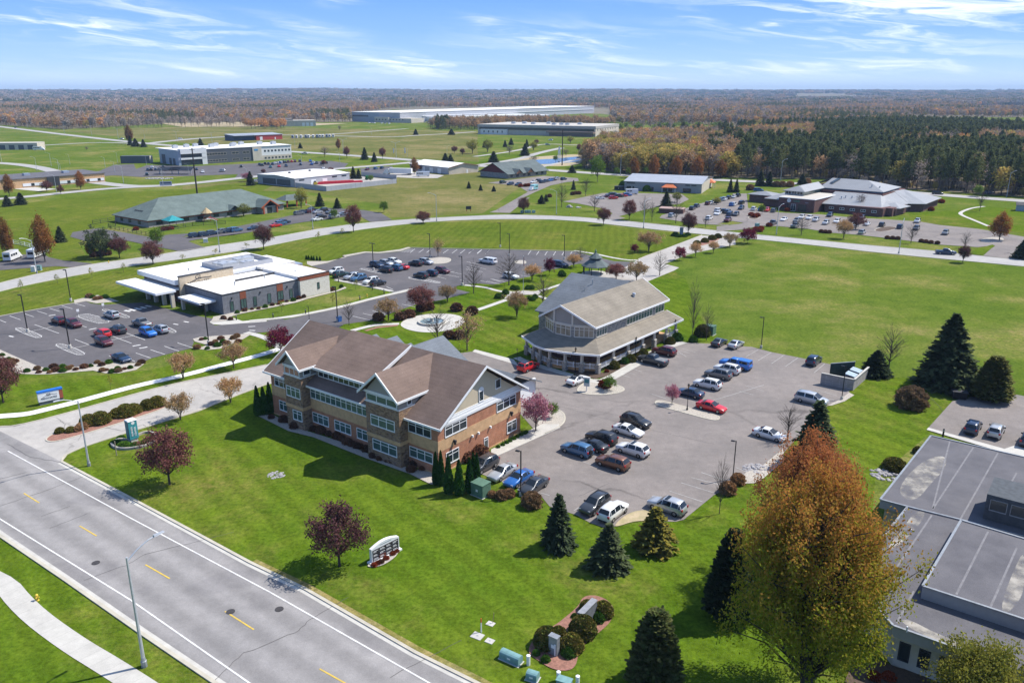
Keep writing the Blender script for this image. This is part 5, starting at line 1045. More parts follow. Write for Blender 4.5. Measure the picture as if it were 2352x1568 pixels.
# ================================================================ vehicles
TYRE = plain('tyre_rubber', (.012, .012, .012), .9); RIM = plain('alloy_rim', (.4, .41, .42), .3, .7)
CGL = glassy('car_glass', (.012, .016, .02), .05)
HEADL = plain('headlight_lens', (.6, .62, .65), .15); TAILL = plain('taillight_lens', (.35, .012, .015), .3); PLAST = plain('black_plastic', (.02, .02, .022), .6)
def paint(name, c, metal=.0):
 m, nt, b = newmat(name); b.inputs['Base Color'].default_value = c4(c); b.inputs['Roughness'].default_value = .3; b.inputs['Metallic'].default_value = metal
 b.inputs['Coat Weight'].default_value = .7; b.inputs['Coat Roughness'].default_value = .06
 d = nt.nodes.new('ShaderNodeMix'); d.data_type = 'RGBA'; nt.links.new(noise(nt, objco(nt), 1.5, 3), d.inputs[0]); d.inputs[6].default_value = c4(c); d.inputs[7].default_value = c4([x * .85 + .01 for x in c]); nt.links.new(d.outputs[2], b.inputs['Base Color'])
 return m
PAINT = {k: paint(k.replace(' ', '_') + '_car_paint', c, m) for k, (c, m) in {
 'white': ((.78, .78, .77), 0), 'silver': ((.5, .52, .54), .35), 'grey': ((.17, .18, .19), .3), 'black': ((.012, .013, .016), 0), 'dark blue': ((.012, .035, .085), .1), 'blue': ((.02, .13, .42), .1),
 'bright blue': ((.015, .16, .55), .05), 'red': ((.62, .012, .015), 0), 'dark red': ((.10, .01, .016), .1), 'brown': ((.2, .085, .045), .3), 'dark grey': ((.05, .055, .062), .25), 'dark green': ((.012, .045, .04), .1), 'steel blue': ((.06, .16, .3), .25), 'teal': ((.05, .2, .24), .1)}.items()}
ST = {
'sedan': (4.75, 1.82, 1.36, [(2.36, .38, .60, .62, .72, .55), (2.22, .2, .70, .74, .84, .68), (1.35, .18, .86, .92, .9, .78), (.92, .18, .91, .97, .9, .77), (.12, .18, .93, 1.42, .9, .60), (-.85, .18, .95, 1.44, .9, .60), (-1.62, .18, .98, 1.08, .89, .74), (-2.2, .24, .95, 1.02, .84, .72), (-2.37, .42, .8, .84, .76, .62)], (.92, .12, -.85, -1.62)),
'suv': (4.7, 1.88, 1.38, [(2.34, .42, .74, .78, .76, .6), (2.2, .24, .88, .94, .88, .72), (1.35, .22, 1.02, 1.1, .93, .8), (.98, .22, 1.06, 1.14, .93, .79), (.3, .22, 1.08, 1.68, .93, .66), (-.9, .22, 1.1, 1.72, .93, .68), (-1.85, .22, 1.12, 1.66, .92, .68), (-2.25, .28, 1.1, 1.16, .88, .78), (-2.35, .45, .92, .96, .8, .7)], (.98, .3, -1.85, -2.25)),
'van': (5.1, 1.95, 1.5, [(2.55, .42, .74, .78, .8, .62), (2.4, .22, .88, .94, .9, .74), (1.75, .2, 1.02, 1.1, .96, .82), (1.45, .2, 1.06, 1.14, .97, .81), (.55, .2, 1.08, 1.72, .97, .72), (-.9, .2, 1.08, 1.76, .97, .74), (-2.2, .2, 1.08, 1.72, .96, .74), (-2.48, .26, 1.06, 1.12, .93, .84), (-2.56, .45, .9, .94, .86, .76)], (1.45, .55, -2.2, -2.48)),
'pickup': (5.8, 1.98, 1.75, [(2.9, .5, .86, .9, .82, .66), (2.75, .32, 1.02, 1.08, .94, .78), (1.75, .3, 1.12, 1.2, .98, .84), (1.4, .3, 1.14, 1.22, .98, .83), (.75, .3, 1.16, 1.82, .98, .7), (-.55, .3, 1.16, 1.84, .98, .72), (-.85, .3, 1.16, 1.2, .98, .9), (-2.75, .3, 1.14, 1.18, .97, .9), (-2.9, .5, .95, .98, .94, .86)], (1.4, .75, -.55, -.85)),
}
def loft(kind):
 L, Wd, wb, stt, (xc, xf, xr, xb) = ST[kind]
 body = MB(); gl = MB()
 def ring(s):
  x, lo, be, to, w, wt = s
  r = [(x, w * .93, lo), (x, w, (lo + be) * .5), (x, w * .985, be), (x, wt, to), (x, wt * .5, to + .025)]
  return r + [(p[0], -p[1], p[2]) for p in reversed(r)]
 rings = [ring(s) for s in stt]
 ids = [[body.pt(p) for p in r] for r in rings]
 n = 10
 for i in range(len(stt) - 1):
  for k in range(n):
   k2 = (k + 1) % n; q = [ids[i][k], ids[i][k2], ids[i + 1][k2], ids[i + 1][k]]
   body.f.append(q); body.m.append(0)
 body.f.append(ids[0]); body.m.append(0); body.f.append(ids[-1][::-1]); body.m.append(0)
 def off(p, d): return (p[0] + d[0], p[1] + d[1], p[2] + d[2])
 ix = {s[0]: i for i, s in enumerate(stt)}
 a, b_, c, d = rings[ix[xc]], rings[ix[xf]], rings[ix[xr]], rings[ix[xb]]
 e = .012
 def q4(p0, p1, p2, p3, sh, dd):
  P = [Vector(p) for p in (p0, p1, p2, p3)]; m = sum(P, Vector()) / 4
  gl.poly([m + (p - m) * sh + Vector(dd) for p in P])
 q4(a[3], b_[3], b_[6], a[6], .93, (e, 0, e * 2.2)); q4(c[3], d[3], d[6], c[6], .9, (-e, 0, e * 2.2))
 lst = [i for i in range(ix[xf], ix[xr] + 1)]
 for s_ in (0, 1):
  A3, A2 = (3, 2) if s_ == 0 else (6, 7); sg = e * (1 if s_ == 0 else -1)
  P = [Vector(a[A2]).lerp(Vector(b_[A2]), .25)] + []
  q4(Vector(a[A2]).lerp(Vector(b_[A2]), .3), b_[A2], Vector(b_[A3]).lerp(Vector(b_[A2]), .1), Vector(a[A3]).lerp(Vector(b_[A3]), .35), .9, (0, sg, e))
  for i, j in zip(lst, lst[1:]): q4(rings[i][A2], rings[j][A2], rings[j][A3], rings[i][A3], .88, (0, sg, e))
  q4(c[A2], Vector(c[A2]).lerp(Vector(d[A2]), .8), Vector(c[A3]).lerp(Vector(d[A3]), .4), c[A3], .82, (0, sg, e))
 return body, gl
def wheel(x, y, r, side, lod):
 t = MB(); prof = [(r * .55, -.11), (r * .92, -.11), (r, -.07), (r, .07), (r * .92, .11), (r * .55, .11)]
 n = 14 if lod else 8; rings = []
 for rr, yy in prof: rings.append([t.pt((x + rr * math.cos(6.2832 * k / n), y + yy, r + rr * math.sin(6.2832 * k / n))) for k in range(n)])
 for a, b_ in zip(rings, rings[1:]):
  for k in range(n): t.f.append([a[k], a[(k + 1) % n], b_[(k + 1) % n], b_[k]]); t.m.append(0)
 h = MB(); yy = y + .1 * side
 ctr = [(x + r * .58 * math.cos(6.2832 * k / n), yy, r + r * .58 * math.sin(6.2832 * k / n)) for k in range(n)]
 h.slab(ctr, .05, 0, (0, -side, 0)); return t, h
CARP = {}
HOLD = bpy.data.collections.new('prototypes')
def unlink(o):
 for c in list(o.users_collection): c.objects.unlink(o)
def car_meshes(kind):
 L, Wd, wb, stt, _ = ST[kind]; body, gl = loft(kind); d = {}
 r = .34 if kind == 'sedan' else (.40 if kind == 'pickup' else .37)
 d['body'] = body.mesh('car_body', [PAINT['white'], CGL], True); d['windows'] = gl.mesh('car_windows', [CGL])
 d['wheels'] = []
 for sx in (1, -1):
  for sy in (1, -1):
   t, h = wheel(sx * wb + (.05 if sx > 0 else -.02), sy * (Wd / 2 - .12), r, sy, True); d['wheels'].append((t.mesh('tyre', [TYRE], True), h.mesh('rim', [RIM])))
 xf = stt[1][0]; zf = stt[1][2]; xb = stt[-2][0]; zb = stt[-2][2]
 d['head'] = []; d['tail'] = []
 for sy in (1, -1):
  m = MB(); m.box(xf - .12, xf + .09, min(sy * .5, sy * .8), max(sy * .5, sy * .8), zf - .16, zf + .01); d['head'].append(m.mesh('headlight', [HEADL]))
  m = MB(); m.box(xb - .13, xb + .15, min(sy * .6, sy * .86), max(sy * .6, sy * .86), zb - .22, zb + .04); d['tail'].append(m.mesh('taillight', [TAILL]))
 m = MB(); m.box(xf - .02, xf + .13, -.5, .5, .34, .56); d['grille'] = m.mesh('grille', [PLAST]); m = MB(); m.box(xb - .17, xb, -.6, .6, .3, .46); d['rear'] = m.mesh('rear_bumper', [PLAST])
 d['mirror'] = []
 for sy in (1, -1): m = MB(); m.box(stt[3][0] - .35, stt[3][0] - .15, min(sy * (Wd / 2 - .05), sy * (Wd / 2 + .14)), max(sy * (Wd / 2 - .05), sy * (Wd / 2 + .14)), stt[3][2] - .02, stt[3][2] + .13); d['mirror'].append(m.mesh('mirror', [PLAST]))
 f = MB(); n0 = len(body.v); f.v = list(body.v); f.f = list(body.f); f.m = list(body.m)
 def add(o, mi):
  k = len(f.v); f.v += o.v; f.f += [[i + k for i in q] for q in o.f]; f.m += [mi] * len(o.f)
 add(gl, 1)
 for sx in (1, -1):
  for sy in (1, -1): t, h = wheel(sx * wb, sy * (Wd / 2 - .12), r, sy, False); add(t, 2); add(h, 3)
 d['far'] = f.mesh('far_car', [PAINT['white'], CGL, TYRE, RIM])
 return d
for k in ST: CARP[k] = car_meshes(k)
def shell(name, me, colour, parent=None):
 o = link(name, me, parent); o.material_slots[0].link = 'OBJECT'; o.material_slots[0].material = PAINT[colour]; return o
def car(kind, colour, pos, rz, label, group, near=True, top=None, z=.06):
 nm = {'sedan': 'parked_car', 'suv': 'parked_suv', 'van': 'parked_van', 'pickup': 'pickup_truck'}[kind]; P = CARP[kind]
 cat = {'sedan': 'car', 'suv': 'suv', 'van': 'van', 'pickup': 'pickup'}[kind]
 rz += rn.uniform(-.025, .025)
 if not near:
  o = shell(nm, P['far'], colour); o.location = (pos[0], pos[1], z); o.rotation_euler = (0, 0, rz); tag(o, label, cat, group); return o
 t = thing(nm, label, cat, (pos[0], pos[1], z), rz, group)
 b = shell('body', P['body'], colour, t); link('windows', P['windows'], t); link('grille', P['grille'], t); link('rear_bumper', P['rear'], t)
 for h in P['mirror']: link('mirror', h, t)
 for a, h in P['wheels']: w_ = link('tyre', a, t); link('rim', h, w_)
 for h in P['head']: link('headlight', h, t)
 for h in P['tail']: link('taillight', h, t)
 if top: top(t, b)
 return t
def roofbox(x0, x1, w_, z, name, mat):
 def f(t, b): m = MB(); m.box(x0, x1, -w_, w_, z, z + .03); m.build(name, mat, t)
 return f
def rails(t, b):
 m = MB()
 for s in (-.6, .6): m.strip((.2, s, 1.78), (-1.7, s, 1.78), .05, .05)
 m.build('roof_rail', PLAST, t)
def capf(colour):
 def f(t, b):
  m = MB(); m.slab([(-.75, -.88, 1.15), (-2.82, -.88, 1.15), (-2.82, .88, 1.15), (-.75, .88, 1.15)], .01); m.hexa([(-2.85, -.9, 1.16), (-.7, -.9, 1.16), (-.7, .9, 1.16), (-2.85, .9, 1.16), (-2.8, -.78, 1.86), (-.6, -.78, 1.9), (-.6, .78, 1.9), (-2.8, .78, 1.86)])
  m.build('bed_cap', PAINT[colour], t)
  m = MB()
  for s in (-1, 1): m.obox((-2.5, s * .87, 1.3), (1.5, 0, 0), (0, s * .02, 0), (0, -s * .07, .4))
  m.obox((-2.86, -.6, 1.3), (0, 1.2, 0), (-.02, 0, 0), (.04, 0, .42)); m.build('cap_window', CGL, t)
 return f
def tonneau(t, b): m = MB(); m.box(-2.7, -.9, -.82, .82, 1.19, 1.23); m.build('bed_cover', plain('grey_vinyl', (.22, .23, .24), .7), t)
def spare(t, b): m = MB(); m.tube([(-2.3, .15, .95), (-2.52, .15, .95)], .36, 14); m.build('spare_wheel', TYRE, t)
FRW, BKW, LFW, RTW = R(51.3), R(-128.7), R(141.3), R(-38.7)
def car2(r, a, b_, kind, colour, label, group='cars in the large parking lot', top=None):
 "a, b_: where the near-side rear and front wheels touch the ground in the survey"
 A_, B_ = r.g(*a), r.g(*b_); mid = (A_ + B_) / 2; h = math.atan2((B_ - A_).y, (B_ - A_).x)
 h = min((FRW, BKW, LFW, RTW), key=lambda q: abs((q - h + math.pi) % (2 * math.pi) - math.pi))
 n = Vector((-math.sin(h), math.cos(h), 0)); n = n if n.dot(mid) > 0 else -n
 return car(kind, colour, mid + n * (ST[kind][1] / 2 - .12), h, label, group, True, top)
BLKROOF = lambda x0, x1, z: roofbox(x0, x1, .56, z, 'black_roof', CGL)
car2(zC, (853, 160), (937, 112), 'sedan', 'white', 'white sedan with black glass roof beside the teardrop gravel island', top=BLKROOF(.1, -.85, 1.45))
car2(zB, (675, 1000), (770, 955), 'suv', 'red', 'bright red car with a black roof parked beside the curved veranda', top=BLKROOF(.25, -1.7, 1.72))
car2(zB, (1845, 945), (1690, 908), 'pickup', 'dark grey', 'charcoal pickup with covered bed nosed up to the veranda walk', top=tonneau)
car2(zB, (1935, 860), (1800, 828), 'suv', 'dark red', 'dark red suv hidden behind the charcoal pickup')
car2(zR, (503, 478), (375, 432), 'pickup', 'bright blue', 'bright blue pickup with a matching cap in the middle row', top=capf('bright blue'))
car2(zR, (440, 500), (325, 470), 'suv', 'white', 'white suv between the blue pickup and a grey suv', top=rails)
car2(zR, (370, 535), (278, 505), 'suv', 'grey', 'grey suv between two white suvs in the middle row', top=rails)
car2(zR, (297, 600), (207, 572), 'suv', 'white', 'white suv between the grey suv and the dark blue sedan', top=rails)
car2(zR, (176, 655), (97, 628), 'sedan', 'dark blue', 'dark blue sedan behind the pink tree and iron lamp post')
car2(zR, (230, 722), (328, 748), 'sedan', 'red', 'bright red two-door car beside the long gravel island')
car2(zR, (868, 676), (1012, 700), 'van', 'silver', 'silver minivan near the block bin enclosure')
car2(zR, (980, 436), (1012, 416), 'suv', 'dark blue', 'dark blue suv alone near the grass edge by the bin enclosure')
car2(zR, (345, 312), (395, 292), 'sedan', 'dark grey', 'dark grey sedan at the far grass edge, beside a silver sedan')
car2(zR, (460, 328), (497, 303), 'sedan', 'silver', 'silver sedan at the far grass edge near the tall lamp')
car2(zR, (600, 905), (722, 935), 'sedan', 'white', 'white sedan half hidden by the dark conifer on the right')
car2(zC, (1215, 448), (1392, 500), 'suv', 'black', 'long black suv behind a white sedan in the near row', top=rails)
car2(zC, (1180, 525), (1307, 560), 'sedan', 'white', 'white sedan in front of the long black suv')
car2(zC, (1085, 628), (975, 580), 'suv', 'black', 'black suv beyond the black sedan and blue jeep')
car2(zC, (1020, 682), (900, 640), 'sedan', 'black', 'black sedan between the blue jeep and the black suv')
car2(zC, (897, 720), (778, 678), 'suv', 'steel blue', 'boxy blue off-road suv with a spare wheel on its tailgate', top=spare)
car2(zC, (1342, 722), (1210, 675), 'suv', 'white', 'big white suv with a sunroof near the middle of the lot', top=BLKROOF(.1, -.35, 1.74))
car2(zC, (1180, 825), (1055, 780), 'suv', 'brown', 'copper brown crossover in the near part of the lot')
car2(zC, (222, 790), (118, 845), 'suv', 'dark grey', 'dark grey hatchback nearest the brick wall and cone shrubs')
car2(zC, (372, 838), (258, 906), 'sedan', 'silver', 'silver grey sedan behind the cone shrubs, next to a blue sedan')
car2(zC, (505, 890), (385, 955), 'sedan', 'blue', 'deep blue sedan parked behind the lot lamp')
car2(zC, (622, 948), (505, 1010), 'sedan', 'dark grey', 'charcoal coupe at the end of the row by the brown bush')
car2(zC, (1105, 1090), (990, 1178), 'suv', 'dark grey', 'large dark suv beside a white suv at the lower lot edge', top=rails)
car2(zC, (1140, 1228), (1245, 1148), 'suv', 'white', 'white suv nosed inward at the lower edge of the lot')
car2(zC, (1615, 1178), (1470, 1120), 'suv', 'silver', 'pale silver suv behind the yellowish spruce', top=BLKROOF(.1, -.3, 1.74))
car2(zR, (2045, 905), (2060, 840), 'suv', 'dark blue', 'dark blue suv in the right neighbour\'s lot', 'cars in the lot at the right edge')
car2(zR, (2195, 930), (2215, 865), 'suv', 'silver', 'silver suv with sunroof in the right neighbour\'s lot', 'cars in the lot at the right edge')
car(*('suv', 'dark blue', zR.g(2375, 945), FRW, 'dark car cut off by the right edge of the scene', 'cars in the lot at the right edge'))
LG = 'cars in the left parking lot'
def carp(r, q, h, kind, colour, label, group, near=True, top=None):
 return car(kind, colour, r.g(q[0], q[1], .5), h, label, group, near, top)
carp(z0, (985, 285), LFW, 'suv', 'silver', 'silver suv beside the striped bay nearest the clinic canopy', LG, top=rails)
carp(z0, (522, 335), LFW, 'suv', 'dark red', 'blackish red suv tail to tail with a maroon suv by the lamp', LG)
carp(z0, (648, 362), RTW, 'suv', 'dark red', 'maroon suv beside the lot lamp and the wide hatched bay', LG)
carp(z0, (1255, 362), LFW, 'pickup', 'grey', 'grey pickup with black bed cover in the left lot', LG, top=tonneau)
carp(z0, (1412, 412), LFW, 'suv', 'silver', 'pale silver suv between the blue suv and the grey pickup', LG, top=rails)
carp(z0, (1305, 440), RTW, 'suv', 'bright blue', 'bright blue suv facing the camera in the left lot', LG)
carp(z0, (1040, 415), LFW, 'suv', 'dark grey', 'dark grey suv in the middle of the left lot', LG, top=rails)
carp(z0, (905, 448), LFW, 'suv', 'red', 'red suv behind the maroon suv in the left lot', LG)
carp(z0, (915, 522), RTW, 'suv', 'dark red', 'maroon suv facing the camera in the front of the left lot', LG)
carp(z0, (1070, 662), RTW, 'sedan', 'dark blue', 'dark blue sedan beside the gravel planting bed', LG)
UG = 'cars in the upper parking lot'
for q, h, k, c, l in [((1265, 872), RTW, 'suv', 'dark blue', 'dark blue suv beside the lot lamp'), ((1350, 858), RTW, 'suv', 'silver', 'silver suv in the upper lot cluster'), ((1422, 843), RTW, 'suv', 'white', 'white suv at the back of the upper lot cluster'), ((1345, 915), LFW, 'suv', 'black', 'black suv in front of the lamp'),
    ((1432, 898), LFW, 'suv', 'steel blue', 'slate blue suv beside a red car'), ((1488, 888), LFW, 'sedan', 'red', 'bright red car at the end of the cluster'), ((1608, 858), LFW, 'suv', 'black', 'large black suv by the round island'), ((1700, 845), RTW, 'suv', 'silver', 'silver suv by the round island'),
    ((1655, 965), LFW, 'suv', 'black', 'black suv at the left of a three-car row'), ((1738, 945), LFW, 'suv', 'dark blue', 'dark blue off-road suv in a three-car row'), ((1845, 922), RTW, 'suv', 'dark red', 'maroon suv at the right of a three-car row'),
    ((905, 928), BKW, 'suv', 'white', 'white suv peeping out behind the clinic corner'), ((945, 955), FRW, 'suv', 'dark green', 'dark green suv near the clinic corner'), ((1045, 975), BKW, 'suv', 'silver', 'silver suv in the row beside the clinic'), ((1105, 988), BKW, 'suv', 'steel blue', 'blue suv in the row beside the clinic'), ((1215, 1015), BKW, 'suv', 'white', 'white suv next to a black one beside the clinic'), ((1275, 1032), FRW, 'suv', 'black', 'black suv at the end of the clinic row')]:
 carp(zU, q, h, k, c, l, UG)
carp(zU, (2245, 840), LFW, 'pickup', 'white', 'white pickup with a white cap parked alone', UG, top=capf('white'))
carp(zV, (390, 972), RTW, 'suv', 'white', 'white car behind the bare tree in the upper lot', UG)
carp(zV, (822, 868), RTW, 'van', 'dark blue', 'dark blue van behind the maroon bush by the gazebo', UG)
def lotcars(r, lst, h, where, group):
 for x, y, k, c in lst:
  hh = h + (math.pi if (int(x) * 7 + int(y)) % 3 == 0 else 0)
  carp(r, (x, y), hh, k, c, '%s %s %s' % (c, {'sedan': 'car', 'suv': 'suv', 'van': 'van', 'pickup': 'pickup'}[k], where), group, False)
lotcars(zD, [(1722, 610, 'suv', 'dark blue'), (1802, 602, 'suv', 'dark blue'), (1875, 590, 'suv', 'dark blue'), (1945, 578, 'suv', 'grey'), (2010, 570, 'suv', 'dark blue'), (2075, 560, 'suv', 'blue'), (2235, 543, 'sedan', 'dark blue')], FRW, 'in the daycare lot by the street', 'cars in the daycare lot')
lotcars(zU, [(25, 562, 'suv', 'steel blue'), (420, 503, 'suv', 'steel blue'), (452, 492, 'suv', 'dark blue'), (375, 520, 'sedan', 'red'), (580, 415, 'suv', 'grey'), (620, 405, 'suv', 'dark blue'), (680, 398, 'suv', 'dark red'), (745, 402, 'sedan', 'silver'), (788, 388, 'suv', 'black'), (775, 445, 'suv', 'black'), (890, 440, 'suv', 'silver'), (740, 465, 'sedan', 'white'), (700, 385, 'suv', 'black'), (860, 405, 'sedan', 'grey')], FRW, 'near the daycare entry', 'cars in the daycare lot')
carp(zU, (980, 420), R(15), 'sedan', 'silver', 'silver sedan leaving the daycare lot', 'cars in the daycare lot', False)
lotcars(zF2, [(320, 1022, 'suv', 'dark green'), (385, 1037, 'suv', 'dark blue'), (455, 1042, 'suv', 'dark blue'), (590, 1018, 'sedan', 'white'), (640, 1008, 'suv', 'dark grey'), (668, 1020, 'suv', 'dark blue'), (705, 1012, 'suv', 'dark blue'), (735, 1005, 'suv', 'blue'), (765, 1000, 'suv', 'dark grey'), (790, 992, 'suv', 'silver'), (855, 994, 'suv', 'dark blue')], FRW, 'by the green-roofed stone office', 'cars by the stone office')
lotcars(zV, [(1178, 278, 'sedan', 'white'), (1232, 265, 'sedan', 'dark red'), (1292, 278, 'suv', 'red'), (1268, 250, 'suv', 'dark grey'), (1305, 248, 'suv', 'silver'), (1345, 262, 'suv', 'black'), (1378, 258, 'sedan', 'red'), (1415, 252, 'suv', 'blue')], R(20), 'outside the orange-awning shop', 'cars outside the shop')
KG = 'cars in the brick clinic lot'
lotcars(zK, [(10, 372, 'suv', 'black'), (35, 358, 'suv', 'dark blue'), (60, 352, 'suv', 'silver'), (95, 342, 'suv', 'dark blue'), (130, 335, 'sedan', 'silver'), (165, 325, 'suv', 'black'), (132, 394, 'suv', 'white'), (190, 382, 'van', 'black'), (187, 422, 'suv', 'dark blue'), (15, 440, 'suv', 'white'), (12, 462, 'sedan', 'white'), (55, 445, 'suv', 'black'), (82, 452, 'suv', 'dark grey'), (100, 467, 'suv', 'black'), (148, 470, 'suv', 'dark grey'), (85, 512, 'pickup', 'dark red'),
 (285, 428, 'suv', 'white'), (340, 432, 'suv', 'blue'), (385, 437, 'suv', 'red'), (435, 442, 'suv', 'grey')], R(60), 'left of the brick clinic entrance', KG)
lotcars(zK, [(428, 538, 'pickup', 'dark grey'), (515, 507, 'sedan', 'white'), (612, 518, 'suv', 'grey'), (650, 492, 'suv', 'white'), (708, 497, 'suv', 'white'), (758, 512, 'suv', 'silver'), (600, 558, 'pickup', 'grey'), (835, 535, 'suv', 'silver'), (866, 476, 'suv', 'dark blue'), (920, 524, 'suv', 'white'), (1038, 532, 'sedan', 'white'), (1060, 555, 'suv', 'silver'), (1150, 542, 'sedan', 'white'), (1110, 496, 'suv', 'dark blue'), (1113, 606, 'suv', 'silver'), (1265, 550, 'suv', 'dark grey'), (1402, 566, 'suv', 'dark blue'), (1527, 578, 'suv', 'dark grey'), (1535, 522, 'suv', 'silver'), (1750, 612, 'suv', 'grey')], R(235), 'in front of the brick clinic', KG)
lotcars(zV, [(1808, 435, 'suv', 'silver'), (1990, 372, 'suv', 'black'), (2030, 350, 'suv', 'dark blue'), (2128, 328, 'suv', 'dark red'), (2150, 322, 'sedan', 'white'), (2185, 312, 'suv', 'dark blue'), (2215, 302, 'suv', 'black'), (2243, 296, 'suv', 'steel blue'), (2275, 290, 'sedan', 'silver'), (2312, 278, 'suv', 'black'), (2212, 390, 'suv', 'white'), (2210, 412, 'sedan', 'white'), (2138, 458, 'suv', 'white'), (2300, 402, 'suv', 'dark blue'), (2318, 425, 'suv', 'dark blue'), (2300, 475, 'suv', 'dark red'), (2340, 338, 'suv', 'blue')], R(60), 'in the lot left of the brick clinic', KG)
EG = 'cars in the white office lot'
lotcars(zE, [(80, 500, 'suv', 'white'), (245, 497, 'suv', 'dark grey'), (20, 540, 'suv', 'dark blue'), (70, 540, 'suv', 'black'), (135, 538, 'suv', 'dark blue'), (285, 540, 'suv', 'dark red'), (5, 608, 'suv', 'dark green'), (580, 528, 'sedan', 'white'), (735, 530, 'sedan', 'dark blue'), (825, 570, 'suv', 'white'), (1095, 555, 'suv', 'grey'), (1130, 552, 'suv', 'silver'), (1390, 492, 'suv', 'dark grey'),
 (1660, 462, 'suv', 'dark blue'), (1700, 470, 'suv', 'dark green'), (1740, 448, 'suv', 'black'), (1790, 452, 'suv', 'dark blue'), (1820, 498, 'suv', 'teal'), (1850, 455, 'suv', 'dark blue'), (1885, 445, 'suv', 'white'), (1920, 440, 'suv', 'silver'), (1945, 488, 'suv', 'red'), (1955, 435, 'suv', 'blue'), (1975, 432, 'suv', 'white'), (2000, 425, 'suv', 'dark blue'), (2035, 430, 'suv', 'dark grey'), (2050, 482, 'suv', 'dark blue'), (2080, 422, 'suv', 'dark red'), (2130, 418, 'suv', 'red'), (2180, 415, 'suv', 'dark red'), (2250, 412, 'suv', 'dark blue'), (2265, 460, 'suv', 'dark blue')], R(110), 'in the white office block lot', EG)
lotcars(zF1, [(680, 835, 'suv', 'blue'), (690, 862, 'suv', 'blue'), (705, 850, 'suv', 'white'), (735, 852, 'suv', 'dark grey'), (780, 858, 'suv', 'dark blue'), (820, 850, 'suv', 'black'), (790, 895, 'sedan', 'white')], R(110), 'at the right end of the white office lot', EG)
lotcars(zF1, [(1180, 908, 'suv', 'dark red'), (1255, 900, 'suv', 'steel blue'), (1312, 895, 'suv', 'dark blue')], R(80), 'beside the storage hall', 'cars beside the storage hall')
carp(zK, (1752, 762), R(-15), 'pickup', 'dark blue', 'dark blue pickup driving along the back street', 'vehicles on the streets', True)
carp(zK, (320, 284), R(-10), 'van', 'blue', 'blue van between the two spruces left of the brick clinic', KG, False)
carp(zK, (1690, 308), R(-20), 'van', 'black', 'black van driving on the country road before the pines', 'vehicles on the streets', False)
carp(zK, (2085, 304), R(-20), 'suv', 'dark blue', 'dark suv on the country road behind the bare tree', 'vehicles on the streets', False)
carp(zF0, (140, 540), R(-30), 'suv', 'dark grey', 'dark car on the country road at the far left', 'vehicles on the streets', False)
carp(zF0, (1075, 640), R(-30), 'pickup', 'silver', 'silver pickup at the far left road junction', 'vehicles on the streets', False)
carp(zF0, (1590, 638), R(30), 'suv', 'white', 'white car on the far left road beyond the junction', 'vehicles on the streets', False)
carp(zF1, (630, 768), R(-20), 'pickup', 'silver', 'silver pickup on the road right of the white office block', 'vehicles on the streets', False)
carp(zF1, (210, 1015), R(50), 'suv', 'silver', 'silver suv beside the workshop and spruce', 'vehicles on the streets', False)
carp(zF2, (740, 648), R(160), 'suv', 'white', 'white car in front of the tan factory', 'vehicles on the streets', False)
carp(zF2, (715, 690), R(10), 'suv', 'silver', 'silver car on the drive below the factory', 'vehicles on the streets', False)
for i, (x, y, c) in enumerate([(1440, 630, 'dark blue'), (1480, 628, 'black'), (1520, 626, 'dark red'), (1555, 624, 'dark blue'), (1465, 612, 'silver')]): carp(zF2, (x, y), R(80), 'suv', c, '%s suv in the car park right of the factory' % c, 'cars beside the factory', False)
for i, (x, y, c) in enumerate([(1200, 497, 'white'), (1225, 497, 'silver'), (1245, 498, 'white'), (1310, 500, 'white'), (1340, 502, 'silver'), (1375, 503, 'white'), (1690, 492, 'silver'), (1720, 495, 'white'), (1740, 490, 'grey')]): carp(zF1, (x, y), R(60), 'van', c, '%s van before the huge warehouse' % c, 'vans before the warehouse', False)
def lorry(pos, rz, label):
 t = thing('semi_truck', label, 'lorry', pos, rz); m = MB(); m.box(-8, 6, -1.28, 1.28, 1.1, 4.0); m.build('trailer_box', PAN_WHITE, t)
 m = MB(); m.hexa([(6.6, -1.2, .6), (10.4, -1.15, .6), (10.4, 1.15, .6), (6.6, 1.2, .6), (6.6, -1.2, 3.7), (8.4, -1.1, 3.4), (8.4, 1.1, 3.4), (6.6, 1.2, 3.7)]); m.build('cab', PAINT['white'], t)
 m = MB(); m.obox((8.62, -1.0, 2.3), (0, 2.0, 0), (.05, 0, .03), (-.5, 0, .9)); m.build('windscreen', CGL, t)
 for x in (-7, -5.8, 6.9, 9.6):
  for y in (-1.05, 1.05): a, h = wheel(x, y, .5, 1 if y > 0 else -1, False); w_ = a.build('tyre', TYRE, t); h.build('rim', RIM, w_)
 return t
lorry(zF1.g(1465, 955), R(168), 'white articulated lorry parked beside the storage hall')
